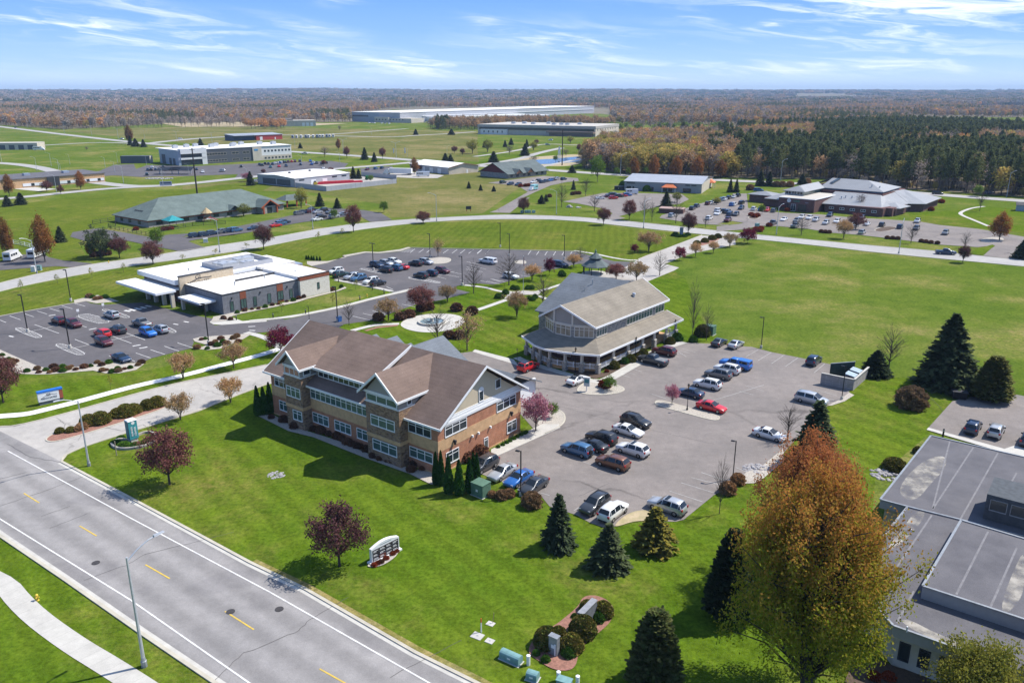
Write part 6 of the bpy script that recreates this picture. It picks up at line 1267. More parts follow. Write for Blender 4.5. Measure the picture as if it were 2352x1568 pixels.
def boxvan(name, pos, rz, label, cat, L, H, mat, group=None, awn=None, cab=True):
 t = thing(name, label, cat, pos, rz, group); m = MB(); m.box(-L / 2, L / 2 - (1.8 if cab else 0), -1.1, 1.1, .55, H); m.build('box_body', mat, t)
 if cab:
  m = MB(); m.hexa([(L / 2 - 1.78, -1, .5), (L / 2 + .3, -.95, .5), (L / 2 + .3, .95, .5), (L / 2 - 1.78, 1, .5), (L / 2 - 1.78, -.95, 2.1), (L / 2 - 1, -.85, 2.1), (L / 2 - 1, .85, 2.1), (L / 2 - 1.78, .95, 2.1)]); m.build('cab', PAINT['white'], t)
 m = MB()
 for k in range(int(L / 1.4) - 2):
  for s in (-1, 1): m.obox((-L / 2 + .5 + k * 1.3, s * 1.1, H * .55), (1.05, 0, 0), (0, s * .02, 0), (0, 0, H * .22))
 m.obox((-L / 2, -.8, H * .5), (-.02, 0, 0), (0, 1.6, 0), (0, 0, H * .28)); m.build('windows', CGL, t)
 for x in (-L / 2 + 1.4, L / 2 - .9):
  for y in (-.95, .95): a, h = wheel(x, y, .4, 1 if y > 0 else -1, False); w_ = a.build('tyre', TYRE, t); h.build('rim', RIM, w_)
 return t
boxvan('shuttle_bus', zD.g(118, 822), R(95), 'white shuttle bus at the left edge of the drive', 'bus', 7, 2.9, PAINT['white'], 'shuttle buses'); boxvan('shuttle_bus', zD.g(325, 798), R(95), 'white shuttle bus beside the white ramp and street lamp', 'bus', 7, 2.9, PAINT['white'], 'shuttle buses')
boxvan('camper_trailer', zF1.g(1672, 970), R(5), 'white camper trailer in front of the storage hall', 'camper', 8, 3.0, PAINT['white'], cab=False)
boxvan('box_trailer', zV.g(1455, 245), R(5), 'white box trailer by the orange-awning shop', 'trailer', 6, 2.7, PAINT['white'], cab=False)
boxvan('delivery_van', zF2.g(588, 1090), R(240), 'white truck with a teal box leaving the stone office lot', 'truck', 6.5, 2.8, plain('teal_box', (.25, .5, .55), .5))
boxvan('delivery_van', zF0.g(345, 738), R(10), 'white box van parked before the far left garage', 'truck', 9, 3.2, PAINT['white'])
for i, x in enumerate((525, 560, 598, 640, 665, 705, 740, 765, 790, 825, 850, 882)): boxvan('box_trailer', zF1.g(x, 633 - i * .8), R(100), 'pale box trailer in the row right of the red shop', 'trailer', 9, 3.4, PAN_WHITE if i % 3 else PAN_BLUE, 'trailers in a row', cab=False)
# ================================================================ lamps and posts
def street_lamp(h=9.6, arm=2.6, two=False, pole=GALV):
 t = thing('street_lamp', None, None)
 m = MB(); m.lathe([(.22, 0), (.22, .5), (.17, .55), (.14, .8)], 8); m.build('lamp_base', GREY, t)
 m = MB(); m.tube([(0, 0, .5), (0, 0, h * .5), (0, 0, h * .93)], [.13, .1, .075], 7); m.build('pole', pole, t)
 for s in ((1, -1) if two else (1,)):
  m = MB(); m.tube([(0, 0, h * .9), (s * arm * .3, 0, h * .955), (s * arm * .62, 0, h * .992), (s * arm * .85, 0, h)], [.06, .055, .05, .045], 6); a = m.build('lamp_arm', pole, t)
  m = MB(); m.hexa([(s * arm * .78, -.13, h - .03), (s * (arm * .78 + .8), -.1, h + .03), (s * (arm * .78 + .8), .1, h + .03), (s * arm * .78, .13, h - .03), (s * arm * .78, -.08, h + .11), (s * (arm * .78 + .75), -.06, h + .1), (s * (arm * .78 + .75), .06, h + .1), (s * arm * .78, .08, h + .11)]); m.build('lamp_head', pole, a)
 return t
def lot_lamp(heads=1):
 h = 8.0; t = thing('lot_lamp', None, None)
 m = MB(); m.lathe([(.3, 0), (.3, .75), (.26, .8)], 10); m.build('concrete_base', CONC, t)
 m = MB(); m.box(-.08, .08, -.08, .08, .8, h); m.build('pole', BLK, t)
 for s in ((1,) if heads == 1 else (1, -1)):
  m = MB(); m.box(*sorted((s * .1, s * .35)), -.04, .04, h - .2, h - .08); m.box(*sorted((s * .3, s * .95)), -.2, .2, h - .22, h - .06); m.build('lamp_head', BLK, t)
 return t
def post_lamp():
 t = thing('post_lamp', None, None); m = MB(); m.lathe([(.2, 0), (.2, .25), (.12, .4), (.09, .9), (.06, 1.1), (.05, 4.1), (.09, 4.15), (.05, 4.3)], 8); m.build('pole', BLK, t)
 m = MB(); m.lathe([(.1, 4.3), (.2, 4.75), (.2, 4.8)], 6); ln = m.build('lantern', plain('amber_lantern_glass', (.28, .17, .07), .3), t); m = MB(); m.lathe([(.24, 4.8), (.1, 5.0), (.03, 5.15)], 6); m.build('lantern_cap', BLK, ln); return t
SL1, SL2, LL1, LL2, PLM = street_lamp(), street_lamp(two=True), lot_lamp(), lot_lamp(2), post_lamp()
USED = set()
def put(proto, pos, rz, s, label, cat, group):
 if proto.name not in USED:
  USED.add(proto.name); proto.location = pos; proto.rotation_euler = (0, 0, rz); proto.scale = (s,) * 3; tag(proto, label, cat, group); return proto
 return copy_tree(proto, pos, rz, s, label, cat, group)
def lampat(proto, bx, by, ty, rz, label, group, nom): return put(proto, G(bx, by), rz, hgt(bx, by, ty) / nom, label, 'lamp post' if nom < 9 else 'street lamp', group)
SG = 'street lamps with curved arms'
lampat(SL1, 332, 1530, 1260, R(52), 'tall galvanised street lamp leaning over the main road in the foreground', SG, 9.6)
lampat(SL1, 205, 1070, 908, R(232), 'galvanised street lamp by the kerb near the teal sign', SG, 9.6)
for bx, by, ty, rz in [(505, 580, 500, 230), (85, 628, 545, 235), (719, 527, 468, 235)]: lampat(SL1, bx, by, ty, R(rz), 'pale street lamp on the street verge by the daycare', SG, 9.6)
for bx, by, ty, rz in [(1003, 508, 443, 190), (1278, 493, 435, 190), (1478, 525, 457, 40), (2064, 583, 505, 60)]: lampat(SL1, bx, by, ty, R(rz), 'pale street lamp along the middle of the back street', SG, 9.6)
for bx, by, ty in [(1793, 415, 366), (2029, 424, 378), (2312, 452, 393), (1425, 403, 352)]: lampat(SL1, bx, by, ty, R(20), 'tall street lamp on the country road before the woods', SG, 9.6)
lampat(SL1, 1783, 539, 470, R(40), 'slim lamp at the driveway of the brick clinic lot', SG, 9.6)
for bx, by, ty in [(148, 305, 280), (211, 312, 288), (272, 320, 294), (332, 320, 298), (406, 322, 301), (488, 333, 304), (64, 294, 270), (82, 291, 266), (789, 354, 319), (910, 363, 326), (1027, 356, 335)]: lampat(SL2, bx, by, ty, R(15), 'far double-armed street lamp on the country road', 'double-armed street lamps', 9.6)
for bx, by, ty in [(118, 382, 350), (137, 400, 364), (142, 406, 373), (161, 378, 354), (242, 385, 360), (264, 396, 370), (270, 373, 349), (284, 421, 379), (337, 382, 357), (375, 428, 383), (85, 393, 360), (130, 441, 400), (4, 372, 345), (678, 342, 317), (694, 385, 356), (781, 377, 349), (936, 361, 340), (853, 309, 291), (434, 402, 377), (568, 414, 385), (655, 380, 362)]: lampat(SL1, bx, by, ty, R(200), 'far pale street lamp around the white office lot', SG, 9.6)
LGp = 'black lot lamps'
for bx, by, ty, lab, pr_ in [(64, 763, 677, 'black lot lamp on the left hatched oval', LL1), (161, 800, 709, 'black lot lamp on the hatched oval nearest the camera', LL1), (163, 692, 619, 'black lot lamp at the lawn edge of the left lot', LL1), (480, 791, 697, 'black lot lamp on the gravel bed by the lot exit', LL1), (858, 621, 558, 'black two-headed lamp above the car cluster of the upper lot', LL2), (988, 591, 536, 'black lamp beside the round island tree', LL1), (1062, 656, 588, 'black lamp at the near grass edge of the upper lot', LL1),
 (1149, 568, 512, 'black lamp standing on the oval lawn', LL1), (1170, 588, 537, 'black lamp behind the big bare tree of the upper lot', LL1), (1296, 596, 540, 'black lamp at the far kerb of the upper lot', LL1), (776, 739, 658, 'tall black lamp by the blue bin at the link drive', LL1), (711, 742, 703, 'short black lamp just above the brown roof', LL1), (1196, 1138, 1035, 'black lamp behind the brown round bush', LL1), (1683, 1100, 1012, 'black lamp beside the thin bare tree', LL1), (1933, 918, 840, 'black lamp in front of the block bin enclosure', LL1), (1748, 800, 728, 'black lamp at the field edge of the large lot', LL1)]:
 lampat(pr_, bx, by, ty, R(150), lab, LGp, 8.0)
for bx, by, ty, lab in [(1578, 942, 880, 'iron post lamp on the long gravel island'), (1321, 856, 797, 'iron post lamp before the veranda corner'), (1459, 825, 773, 'iron post lamp beside the veranda shrubs'), (1549, 782, 733, 'iron post lamp at the far end of the veranda'), (1188, 835, 800, 'iron post lamp at the shaded end of the veranda')]:
 lampat(PLM, bx, by, ty, 0, lab, 'iron post lamps', 5.15)
t = thing('flagpole', 'slim flagpole rising from the garden circle', 'flagpole', z5.g(1292, 760)); hp = hgt(*z5.d(1292, 760), z5.d(1278, 110)[1])
m = MB(); m.tube([(0, 0, 0), (0, 0, hp)], [.07, .04], 8); m.build('pole', GALV, t); m = MB(); m.lathe([(.02, hp), (.1, hp + .1), (.02, hp + .2)], 8); m.build('finial', GALV, t); m = MB(); m.poly([(0, 0, hp - .2), (.18, .05, hp - .3), (.22, .06, hp - 2.4), (.02, 0, hp - 2.6)]); m.build('furled_flag', plain('red_flag_cloth', (.35, .06, .07), .9), t)
def pole_(bx, by, ty, label, xarm=True):
 h = hgt(bx, by, ty); t = thing('utility_pole', label, 'utility pole', G(bx, by), R(30), 'dark utility poles'); m = MB(); m.tube([(0, 0, 0), (0, 0, h)], [.42, .26], 8); m.build('pole', plain('creosoted_wood', (.035, .028, .028), .9), t)
 for z in (h * .96,): m = MB(); m.box(-1.2, 1.2, -.1, .1, z, z + .2); m.build('crossarm', plain('grey_wood', (.12, .1, .09), .9), t)
 return t
pole_(453, 446, 340, 'tall dark utility pole behind the daycare roof'); pole_(1291, 380, 296, 'tall dark utility pole beside the pond fountain')
t = thing('bollard', None, None); m = MB(); m.lathe([(.1, 0), (.1, .95), (.05, 1.0)], 8); m.build('post', BLK, t); m = MB(); m.lathe([(.11, .75), (.11, .85)], 8); m.build('light_band', GALV, t); BOL = t
for r, x, y in [(zA, 182, 272), (zA, 437, 240), (zA, 862, 133), (zA, 1052, 85), (zU, 928, 1018), (zU, 1228, 1085), (zU, 1330, 1122), (z0, 2085, 325)]: put(BOL, r.g(x, y), 0, 1.2, 'black bollard light along the clinic walk', 'bollard', 'bollard lights');
put(BOL, zR.g(1817, 900), 0, 1.3, 'black bollard light by the felt-roofed building', 'bollard', 'bollard lights')
# ================================================================ signs and street furniture
SBK = plain('sign_dark_panel', (.035, .03, .035), .5); SWH = plain('sign_white', (.76, .76, .76), .5, var=.03)
p, q = Vector((-15.04, 74.04, 0)), Vector((-12.5, 76.75, 0)); d = q - p; L_ = d.length; rzs = math.atan2(d.y, d.x)
t = thing('directory_sign', 'white arched directory sign with twelve dark tenant panels beside the road', 'sign', p, rzs)
m = MB(); m.box(-.25, L_ + .25, -.35, .35, 0, .22); m.build('plinth', SWH, t)
m = MB(); pr_ = [(0, .22), (L_, .22), (L_, 1.75)] + [(L_ * (1 - k / 10), 1.75 + .42 * math.sin(math.pi * k / 10)) for k in range(1, 10)] + [(0, 1.75)]
m.slab([(x, .2, z) for x, z in pr_], .4, 0, (0, -1, 0)); m.build('frame', SWH, t)
cw_ = (L_ - .3) / 4
for i in range(4):
 for j in range(3):
  x = .12 + i * (cw_ + .02); z = .32 + j * .44
  m = MB(); m.box(x, x + cw_, -.23, -.2, z, z + .4); pn = m.build('tenant_panel', SBK if (i, j) != (1, 0) else plain('rust_panel', (.14, .04, .025), .5), t)
  m = MB()
  for k in range(2): m.box(x + .08, x + cw_ - .1 - .12 * ((i + j + k) % 3), -.24, -.228, z + .1 + k * .12, z + .15 + k * .12)
  m.build('panel_lettering', SWH, pn)
m = MB(); m.box(L_ * .3, L_ * .72, -.21, -.19, 1.82, 1.9); m.build('heading_lettering', plain('pale_blue_lettering', (.3, .36, .4), .6), t)
p = Vector((-54.47, 104.75, 0)); t = thing('teal_sign', 'teal four-sided pillar sign with white vertical lettering by the entrance drive', 'sign', p + Vector((-.1, .55, 0)), R(50))
TL = plain('teal_sign_panel', (.06, .32, .36), .5); TLD = plain('deep_teal_panel', (.02, .17, .22), .5)
m = MB(); m.box(-.5, .5, -.45, .45, 0, .55); m.build('base', CONC, t); m = MB(); m.box(-.62, .62, -.52, .52, .55, 3.3); m.build('panel', TL, t)
m = MB(); m.hexa([(-.68, -.58, 3.3), (.68, -.58, 3.3), (.68, .58, 3.3), (-.68, .58, 3.3), (-.6, -.5, 3.42), (.6, -.5, 3.42), (.6, .5, 3.42), (-.6, .5, 3.42)]); m.build('cap', SWH, t)
m = MB(); m.box(-.66, -.62, -.5, .5, .6, 3.28); m.build('side_panel', TLD, t)
text(t, 'BUSINESS', 'vertical_lettering', (-.22, -.54, 1.75), (0, 0, 1), .34, SWH, (-1, 0, 0)); text(t, 'CENTER', 'vertical_lettering', (.24, -.54, 1.65), (0, 0, 1), .38, SWH, (-1, 0, 0)); text(t, 'PARK', 'vertical_lettering', (-.67, 0, 1.9), (0, 0, 1), .4, plain('faded_teal_lettering', (.15, .4, .45), .5), (0, 1, 0))
m = MB(); m.lathe([(.01, 0), (.24, 0), (.24, .02)], 16); em = m.mesh('emblem', [SWH]); em.transform(Matrix.Translation((.05, -.52, 2.98)) @ Matrix.Rotation(R(90), 4, 'X')); link('emblem', em, t)
p, q = Vector((-76.0, 119.06, 0)), Vector((-73.3, 121.4, 0)); d = q - p; L_ = d.length
t = thing('clinic_sign', 'white monument sign with blue top and red brick end on the lawn', 'sign', p, math.atan2(d.y, d.x)); m = MB(); m.box(.1, L_ - .1, -.28, .28, 0, .5); m.build('base', BR_GREY, t); m = MB(); m.box(0, L_ - .55, -.35, .35, .5, 2.05); m.build('face', SWH, t); m = MB(); m.box(L_ - .55, L_, -.35, .35, .5, 2.05); m.build('brick_end', plain('rust_red_panel', (.35, .09, .05), .6), t); m = MB(); m.box(-.04, L_ + .04, -.4, .4, 2.05, 2.3); m.build('blue_cap', plain('blue_cap', (.02, .16, .55), .4), t)
m = MB(); m.box(-.02, L_ + .02, -.37, .37, .5, .58); m.build('shadow_line', CHAR, t)
text(t, 'GI', 'sign_letters', (1.5, -.36, 1.6), (1, 0, 0), .62, SGN); text(t, 'ASSOCIATES', 'sign_letters', (1.52, -.36, 1.06), (1, 0, 0), .42, SGN)
m = MB()
for k in range(12): f = lambda u: (.35 + 2.4 * u, -.365, 1.1 + .55 * math.sin(min(1, u * 1.2) * math.pi * .7)); m.strip(f(k / 12), f((k + 1) / 12), .02, .05)
m.build('sign_swoosh', SGN, t)
kerb('stone_ring', smoothc(PX(zp(z02, [(985, 410), (990, 375), (1060, 350), (1150, 365), (1240, 300), (1330, 285), (1400, 330), (1330, 400), (1180, 435), (1050, 440)])), 2), True, .3, .35, ST_GREY)
t = thing('marker_post', 'thin wooden marker post on the lawn by the teal sign', 'post', z02.g(1030, 490)); m = MB(); m.box(-.05, .05, -.05, .05, 0, 2.2); m.build('post', plain('weathered_wood', (.3, .26, .2), .9), t)
def slantsign(pos, rz, label):
 t = thing('monument_sign', label, 'sign', pos, rz); m = MB(); m.hexa([(-1.5, -.5, 0), (1.5, -.5, 0), (1.5, .5, 0), (-1.5, .5, 0), (-1.3, -.22, 1.7), (1.3, -.22, 1.7), (1.3, .22, 1.7), (-1.3, .22, 1.7)]); m.build('slab', plain('grey_slate', (.13, .14, .155), .6), t); m = MB(); m.box(-1.38, 1.38, -.32, .32, 1.7, 1.8); m.build('cap', plain('pale_slate', (.3, .31, .33), .6), t); return t
slantsign(zL.g(1075, 1085), R(55), 'grey sloping monument sign among the round shrubs in the foreground bed')
bd = zp(zL, [(605, 1330), (640, 1240), (720, 1170), (830, 1110), (930, 1030), (1010, 960), (1040, 890), (1130, 875), (1230, 910), (1290, 980), (1270, 1080), (1170, 1170), (1060, 1255), (1005, 1340), (990, 1430), (930, 1475), (800, 1460), (690, 1390)])
sheet('mulch_bed', smoothc(PX(bd), 2), M_MULCH, .09)
def cab(name, label, cat, pos, rz, w_, d_, h, mat, rounded=False, group=None):
 t = thing(name, label, cat, pos, rz, group); m = MB(); m.box(-w_ / 2, w_ / 2, -d_ / 2, d_ / 2, .04, h)
 if rounded:
  m = MB(); pf = [(-d_ / 2, .04), (d_ / 2, .04), (d_ / 2, h * .72)] + [(d_ / 2 * math.cos(k * math.pi / 6), h * .72 + h * .28 * math.sin(k * math.pi / 6)) for k in range(1, 6)] + [(-d_ / 2, h * .72)]
  m.slab([(-w_ / 2, y, z) for y, z in pf], w_, 0, (1, 0, 0))
 m.build('casing', mat, t)
 if not rounded: m = MB(); m.box(-w_ / 2 - .05, w_ / 2 + .05, -d_ / 2 - .05, d_ / 2 + .05, h, h + .07); m.build('lid', mat, t)
 m = MB(); m.box(-w_ / 2 - .1, w_ / 2 + .1, -d_ / 2 - .1, d_ / 2 + .1, 0, .05); m.build('pad', CONC, t)
 m = MB(); m.box(-.16, .16, -d_ / 2 - .02, -d_ / 2, h * .42, h * .6); m.build('warning_label', SWH, t); return t
UT = plain('pale_green_cabinet', (.19, .34, .34), .5); UTG = plain('green_cabinet', (.11, .2, .14), .5)
cab('utility_cabinet', 'long round-topped pale green utility cabinet in the foreground lawn', 'utility box', zL.g(478, 1385), R(-33), 2.0, .8, .85, UT, True, 'utility cabinets'); cab('utility_cabinet', 'small round-topped pale green utility cabinet below the mulch bed', 'utility box', zL.g(648, 1530), R(-25), 1.0, .75, .8, UT, True, 'utility cabinets'); cab('utility_cabinet', 'pale green utility cabinet at the bottom edge', 'utility box', zL.g(895, 1590), R(-25), 1.2, .7, .7, UT, False, 'utility cabinets')
cab('junction_box', 'tall grey junction box standing in the mulch bed', 'utility box', zL.g(815, 1335), R(-35), .85, .5, 1.9, GREY)
for x, y, h, lab in ((614, 1420, .95, 'white cylinder marker beside the mulch bed'), (850, 1545, .9, 'white pedestal marker near the bottom edge, left'), (1000, 1568, .75, 'white pedestal marker near the bottom edge, right'), (822, 1355, 1.2, 'thin white pipe before the junction box')): t = thing('marker_pedestal', lab, 'marker', zL.g(x, y)); m = MB(); r_ = .07 if h > 1 else .17; m.lathe([(r_, 0), (r_, h)], 10); m.build('tube', SWH, t); m = MB(); m.lathe([(r_ + .02, h), (r_ + .02, h + .05), (.03, h + .09)], 10); m.build('cap', SWH, t)
t = thing('marker_post', 'white marker post with an orange tip on the foreground lawn', 'post', zL.g(245, 1165)); m = MB(); m.lathe([(.06, 0), (.06, 1.1)], 8); m.build('post', SWH, t); m = MB(); m.lathe([(.065, 1.1), (.065, 1.5), (.03, 1.55)], 8); m.build('orange_tip', plain('orange_tip', (.75, .12, .03), .5), t)
t = thing('marker_post', 'thin rusty marker stake behind the orange-tipped post', 'post', zL.g(335, 1095)); m = MB(); m.tube([(0, 0, 0), (.12, 0, 1.2)], .03, 6); m.build('stake', plain('rusty_stake', (.3, .2, .16), .8), t)
for x, y, s in ((215, 1195, .55), (312, 1235, .4), (318, 1100, .38)): t = thing('vault_cover', 'flat grey vault cover set in the foreground lawn', 'cover', zL.g(x, y), R(-30), 'vault covers'); m = MB(); m.box(-s, s, -s * .8, s * .8, 0, .07); m.build('lid', CONC, t); m = MB(); m.box(-.08, .08, -.05, .05, .07, .09); m.build('lifting_eye', GREY, t)
cab('transformer_box', 'green transformer box behind the cone shrubs', 'utility box', zC.g(112, 1000), R(-38), 1.9, 1.6, 1.7, UTG, False, 'green transformers'); cab('transformer_box', 'green transformer box by the tall bare tree', 'utility box', zR.g(285, 225), R(-38), 1.9, 1.6, 1.9, UTG, False, 'green transformers')
def hydrant(pos, label):
 t = thing('fire_hydrant', label, 'hydrant', pos, 0, 'yellow hydrants'); m = MB(); m.lathe([(.17, 0), (.17, .06), (.11, .08), (.11, .55), (.15, .57), (.13, .68), (.05, .76)], 10); m.build('barrel', HY, t); m = MB(); m.tube([(-.24, 0, .42), (.24, 0, .42)], .06, 8); m.tube([(0, 0, .42), (0, -.22, .42)], .07, 8); m.build('outlet', HY, t)
HY = plain('hydrant_yellow', (.75, .52, .06), .5)
hydrant(z03.g(295, 655), 'yellow fire hydrant on the foreground verge'); hydrant(zA.g(918, 105), 'yellow fire hydrant on the clinic lawn'); hydrant(zD.g(960, 850), 'yellow fire hydrant by the back street'); hydrant(zV.g(915, 430), 'yellow fire hydrant across the back street')
for x, y in ((752, 362), (1808, 745), (2190, 725)):
 c = z03.g(x, y); mb = MB(); mb.lathe([(.01, .075), (.42, .075), (.42, .05)], 16); o = mb.build('manhole_cover', plain('iron_cover', (.06, .055, .055), .7)); o.location = c; tag(o, 'round iron manhole cover in the main road', 'manhole cover', 'manhole covers')
t = thing('park_sign', 'white and blue sign board on the gravel island by the veranda', 'sign', zC.g(940, 195), R(-20)); m = MB(); m.box(-.08, .08, -.08, .08, 0, 1.2); m.build('post', SWH, t); m = MB(); m.box(-.5, .5, -.12, .12, 1.0, 2.5); m.build('board', plain('pale_board', (.55, .62, .63), .5), t); m = MB(); m.box(-.55, .55, -.15, .15, 2.5, 2.62); m.build('cap', SWH, t); m = MB(); m.box(-.4, .4, -.14, -.12, 1.6, 2.3); m.build('face', plain('teal_face', (.05, .22, .25), .5), t)
for r, x, y in ((z0, 913, 232), (z0, 692, 285)): t = thing('parking_sign', 'small white parking sign at the head of a hatched bay', 'sign', r.g(x, y), R(50), 'small parking signs'); m = MB(); m.tube([(0, 0, 0), (0, 0, 1.4)], .04, 6); m.build('post', GALV, t); m = MB(); m.box(-.28, .28, -.06, -.04, .95, 1.55); m.build('plate', SWH, t)
t = thing('litter_bin', 'blue litter bin beside the tall black lamp', 'bin', zA.g(700, 300), R(50)); m = MB(); m.hexa([(-.4, -.35, 0), (.4, -.35, 0), (.4, .35, 0), (-.4, .35, 0), (-.5, -.42, 1.1), (.5, -.42, 1.1), (.5, .42, 1.1), (-.5, .42, 1.1)]); m.build('body', PAINT['blue'], t); m = MB(); m.box(-.52, .52, -.44, .44, 1.1, 1.2); m.build('lid', PAINT['dark blue'], t)
t = thing('bin_enclosure', 'grey block wall enclosure around two bins beside the large lot', 'enclosure', zR.g(1225, 597), R(142)); WD = 8.4; DP = 6.8
CB = brick('grey_block', (.33, .31, .3), (.28, .26, .25), (.4, .38, .36), 1.2)
g0 = zR.g(1225, 597); def_l = (zR.g(1010, 552) - g0); def_r = (zR.g(1320, 512) - g0)
t.location = g0; t.rotation_euler = (0, 0, 0)
m = MB()
for v in (def_l, def_r):
 n = Vector((-v.y, v.x, 0)).normalized() * .22; m.obox((0, 0, 0), v, n if n.y > 0 else -n, (0, 0, 2.0))
m.build('wall', CB, t)
m = MB(); m.strip((0, 0, 2.1), (def_l.x, def_l.y, 2.1), .34, .1); m.strip((0, 0, 2.1), (def_r.x, def_r.y, 2.1), .34, .1); m.build('coping', CONC, t)
m = MB(); e0 = def_l * .98 + def_r * .52; e1 = def_l * .42 + def_r * .98; m.obox(e0, e1 - e0, (.05, .1, 0), (0, 0, 2.6)); gt = m.build('gate', plain('dark_green_gate', (.035, .06, .05), .6), t); m = MB(); m.strip((e0.x, e0.y, 2.66), (e1.x, e1.y, 2.66), .12, .08); m.build('gate_rail', GALV, gt)
for k, s in enumerate((.45, .78)):
 c = g0 + def_r * s + def_l * .28; tb = thing('waste_bin', 'dark blue waste container with a pale lid inside the block enclosure', 'bin', c, math.atan2(def_r.y, def_r.x), 'bins in the enclosure'); m = MB(); m.box(-.95, .95, -.8, .8, 0, 1.5); m.build('body', PAINT['dark blue'], tb); m = MB(); m.hexa([(-.98, -.85, 1.5), (.98, -.85, 1.5), (.98, .85, 1.8), (-.98, .85, 1.8), (-.98, -.85, 1.55), (.98, -.85, 1.55), (.98, .85, 1.85), (-.98, .85, 1.85)]); m.build('lid', plain('pale_blue_lid', (.4, .5, .58), .5), tb)
t = thing('timber_enclosure', 'small weathered timber enclosure beside the dark cedar', 'enclosure', zR.g(1985, 600), R(-38)); m = MB()
for x0, x1, y0, y1 in ((-2.4, 2.4, 2.2, 2.35), (-2.4, -2.25, -2.2, 2.2), (2.25, 2.4, -2.2, 2.2)): m.box(x0, x1, y0, y1, 0, 1.9)
m.build('board_wall', plain('weathered_boards', (.14, .13, .13), .9), t); m = MB(); m.box(-2.45, 2.45, 2.15, 2.4, 1.9, 2.0); m.build('top_rail', GREY, t)
t = thing('skip_container', 'black wheeled skip at the end of the right neighbour\'s lot', 'skip', zR.g(1922, 648), R(-20)); m = MB(); m.hexa([(-1.0, -.6, .15), (1.0, -.6, .15), (1.0, .6, .15), (-1.0, .6, .15), (-1.1, -.75, 1.3), (1.1, -.75, 1.3), (1.1, .75, 1.3), (-1.1, .75, 1.3)]); m.build('body', BLK, t); m = MB(); m.box(-1.15, 1.15, -.8, .8, 1.3, 1.38); m.build('lid', CHAR, t)
for x in (-.8, .8): a, h = wheel(x, -.5, .1, 1, False); a.build('caster', TYRE, t)
gz = (zV.g(1030, 945) + zV.g(1220, 965)) / 2 + Vector((.4, 1.6, 0)); t = thing('gazebo', 'octagonal two-tiered dark-roofed gazebo behind the veranda building', 'gazebo', gz)
m = MB(); rr = 3.9; m.lathe([(rr, 2.25), (rr, 2.4), (1.7, 4.0), (1.7, 4.1)], 8); m.build('roof', RF_TEAL, t); m = MB(); m.lathe([(1.3, 3.9), (1.3, 4.5)], 8); m.build('cupola_wall', BLK, t); m = MB(); m.lathe([(1.9, 4.45), (1.9, 4.55), (.25, 5.9), (.2, 6.0)], 8); m.build('cupola_roof', RF_TEAL, t); m = MB(); m.lathe([(.2, 6.0), (.35, 6.3), (.1, 6.7), (.03, 7.1)], 8); m.build('finial', UTG, t)
for k in range(8): a = k * math.pi / 4 + .39; m = MB(); m.tube([(3.4 * math.cos(a), 3.4 * math.sin(a), 0), (3.4 * math.cos(a), 3.4 * math.sin(a), 2.4)], .13, 6); m.build('post', CHAR, t)
m = MB(); m.lathe([(3.7, 0), (3.7, .15)], 8); m.build('floor', CONC, t)
t = thing('round_fountain', 'round shallow basin on the round plaza behind the bare trees', 'basin', zA.g(1425, 310)); m = MB(); m.lathe([(3.0, 0), (3.0, .5), (2.6, .5), (2.55, .25)], 24); m.build('basin', CONC, t); m = MB(); m.lathe([(2.56, .3), (2.56, .36)], 24); m.build('water', plain('basin_water', (.22, .3, .33), .15), t); m = MB(); m.lathe([(.5, .3), (.35, 1.0), (.6, 1.2), (.1, 1.3)], 10); m.build('pedestal', CONC, t)
RK = plain('pale_boulder', (.4, .38, .37), .9, c2=(.24, .23, .24), scale=1.5)
def rocks(name, label, c, rad, n, s, flat=.7, cat='rocks'):
 m = MB()
 for i in range(n):
  a = rn.uniform(0, 6.28); d = rad * math.sqrt(rn.random()); x, y = d * math.cos(a), d * math.sin(a) * flat; r_ = s * rn.uniform(.5, 1.15); h = r_ * rn.uniform(.5, .9) * (1.3 - d / rad * .6)
  k0 = rn.uniform(0, 6.28); m.lathe([(r_ * .9, -.05), (r_, h * .45), (r_ * .6, h * .95), (r_ * .1, h)], rn.choice((5, 6)), (x, y))
 o = m.build(name, RK); o.location = c; tag(o, label, cat); return o
rocks('rock_heap', 'round heap of pale stones on the front lawn', zA.g(203, 1502), 1.15, 60, .2, .9)
rocks('rock_heap', 'pale riprap stones at the lower right corner of the lot', zC.g(2270, 800), 1.8, 60, .28, .8); rocks('rock_heap', 'heap of brown stones beside the felt-roofed building', zR.g(1450, 1150), 2.3, 80, .3, .8)
for x, y in ((905, 360), (985, 362)): o = rocks('boulder', 'pair of tan boulders on the lawn across the back street', zV.g(x, y), .8, 3, 1.0); o['group'] = 'tan boulders'
rocks('rock_heap', 'stone riprap strip before the white office lot', G(365, 411), 8, 60, .9, .25)
t = thing('small_sign', 'small dark sign on two posts by the stone office drive', 'sign', zU.g(2075, 395), R(20)); m = MB(); m.box(-1.1, 1.1, -.15, .15, .9, 2.2); m.build('board', CHAR, t); m = MB(); m.box(-1, -.8, -.1, .1, 0, .9); m.box(.8, 1, -.1, .1, 0, .9); m.build('post', WOODT, t)
t = thing('small_sign', 'blue and white pillar sign in the shrub ring by the link drive', 'sign', zV.g(1893, 598), R(30)); m = MB(); m.box(-.5, .5, -.4, .4, 0, 2.4); m.build('pillar', plain('blue_pillar', (.25, .36, .44), .5), t); m = MB(); m.box(-.56, .56, -.46, .46, 2.4, 2.5); m.build('cap', SWH, t)
t = thing('low_sign', 'low blue sign board at the far street corner', 'sign', zF0.g(1465, 1052), R(15)); m = MB(); m.box(-3, 3, -.2, .2, .2, 2.4); m.build('board', PAN_BLUE, t); m = MB(); m.box(-2.6, 2.6, -.24, -.2, 1.2, 1.9); m.build('face', plain('dark_face', (.06, .08, .14), .5), t)
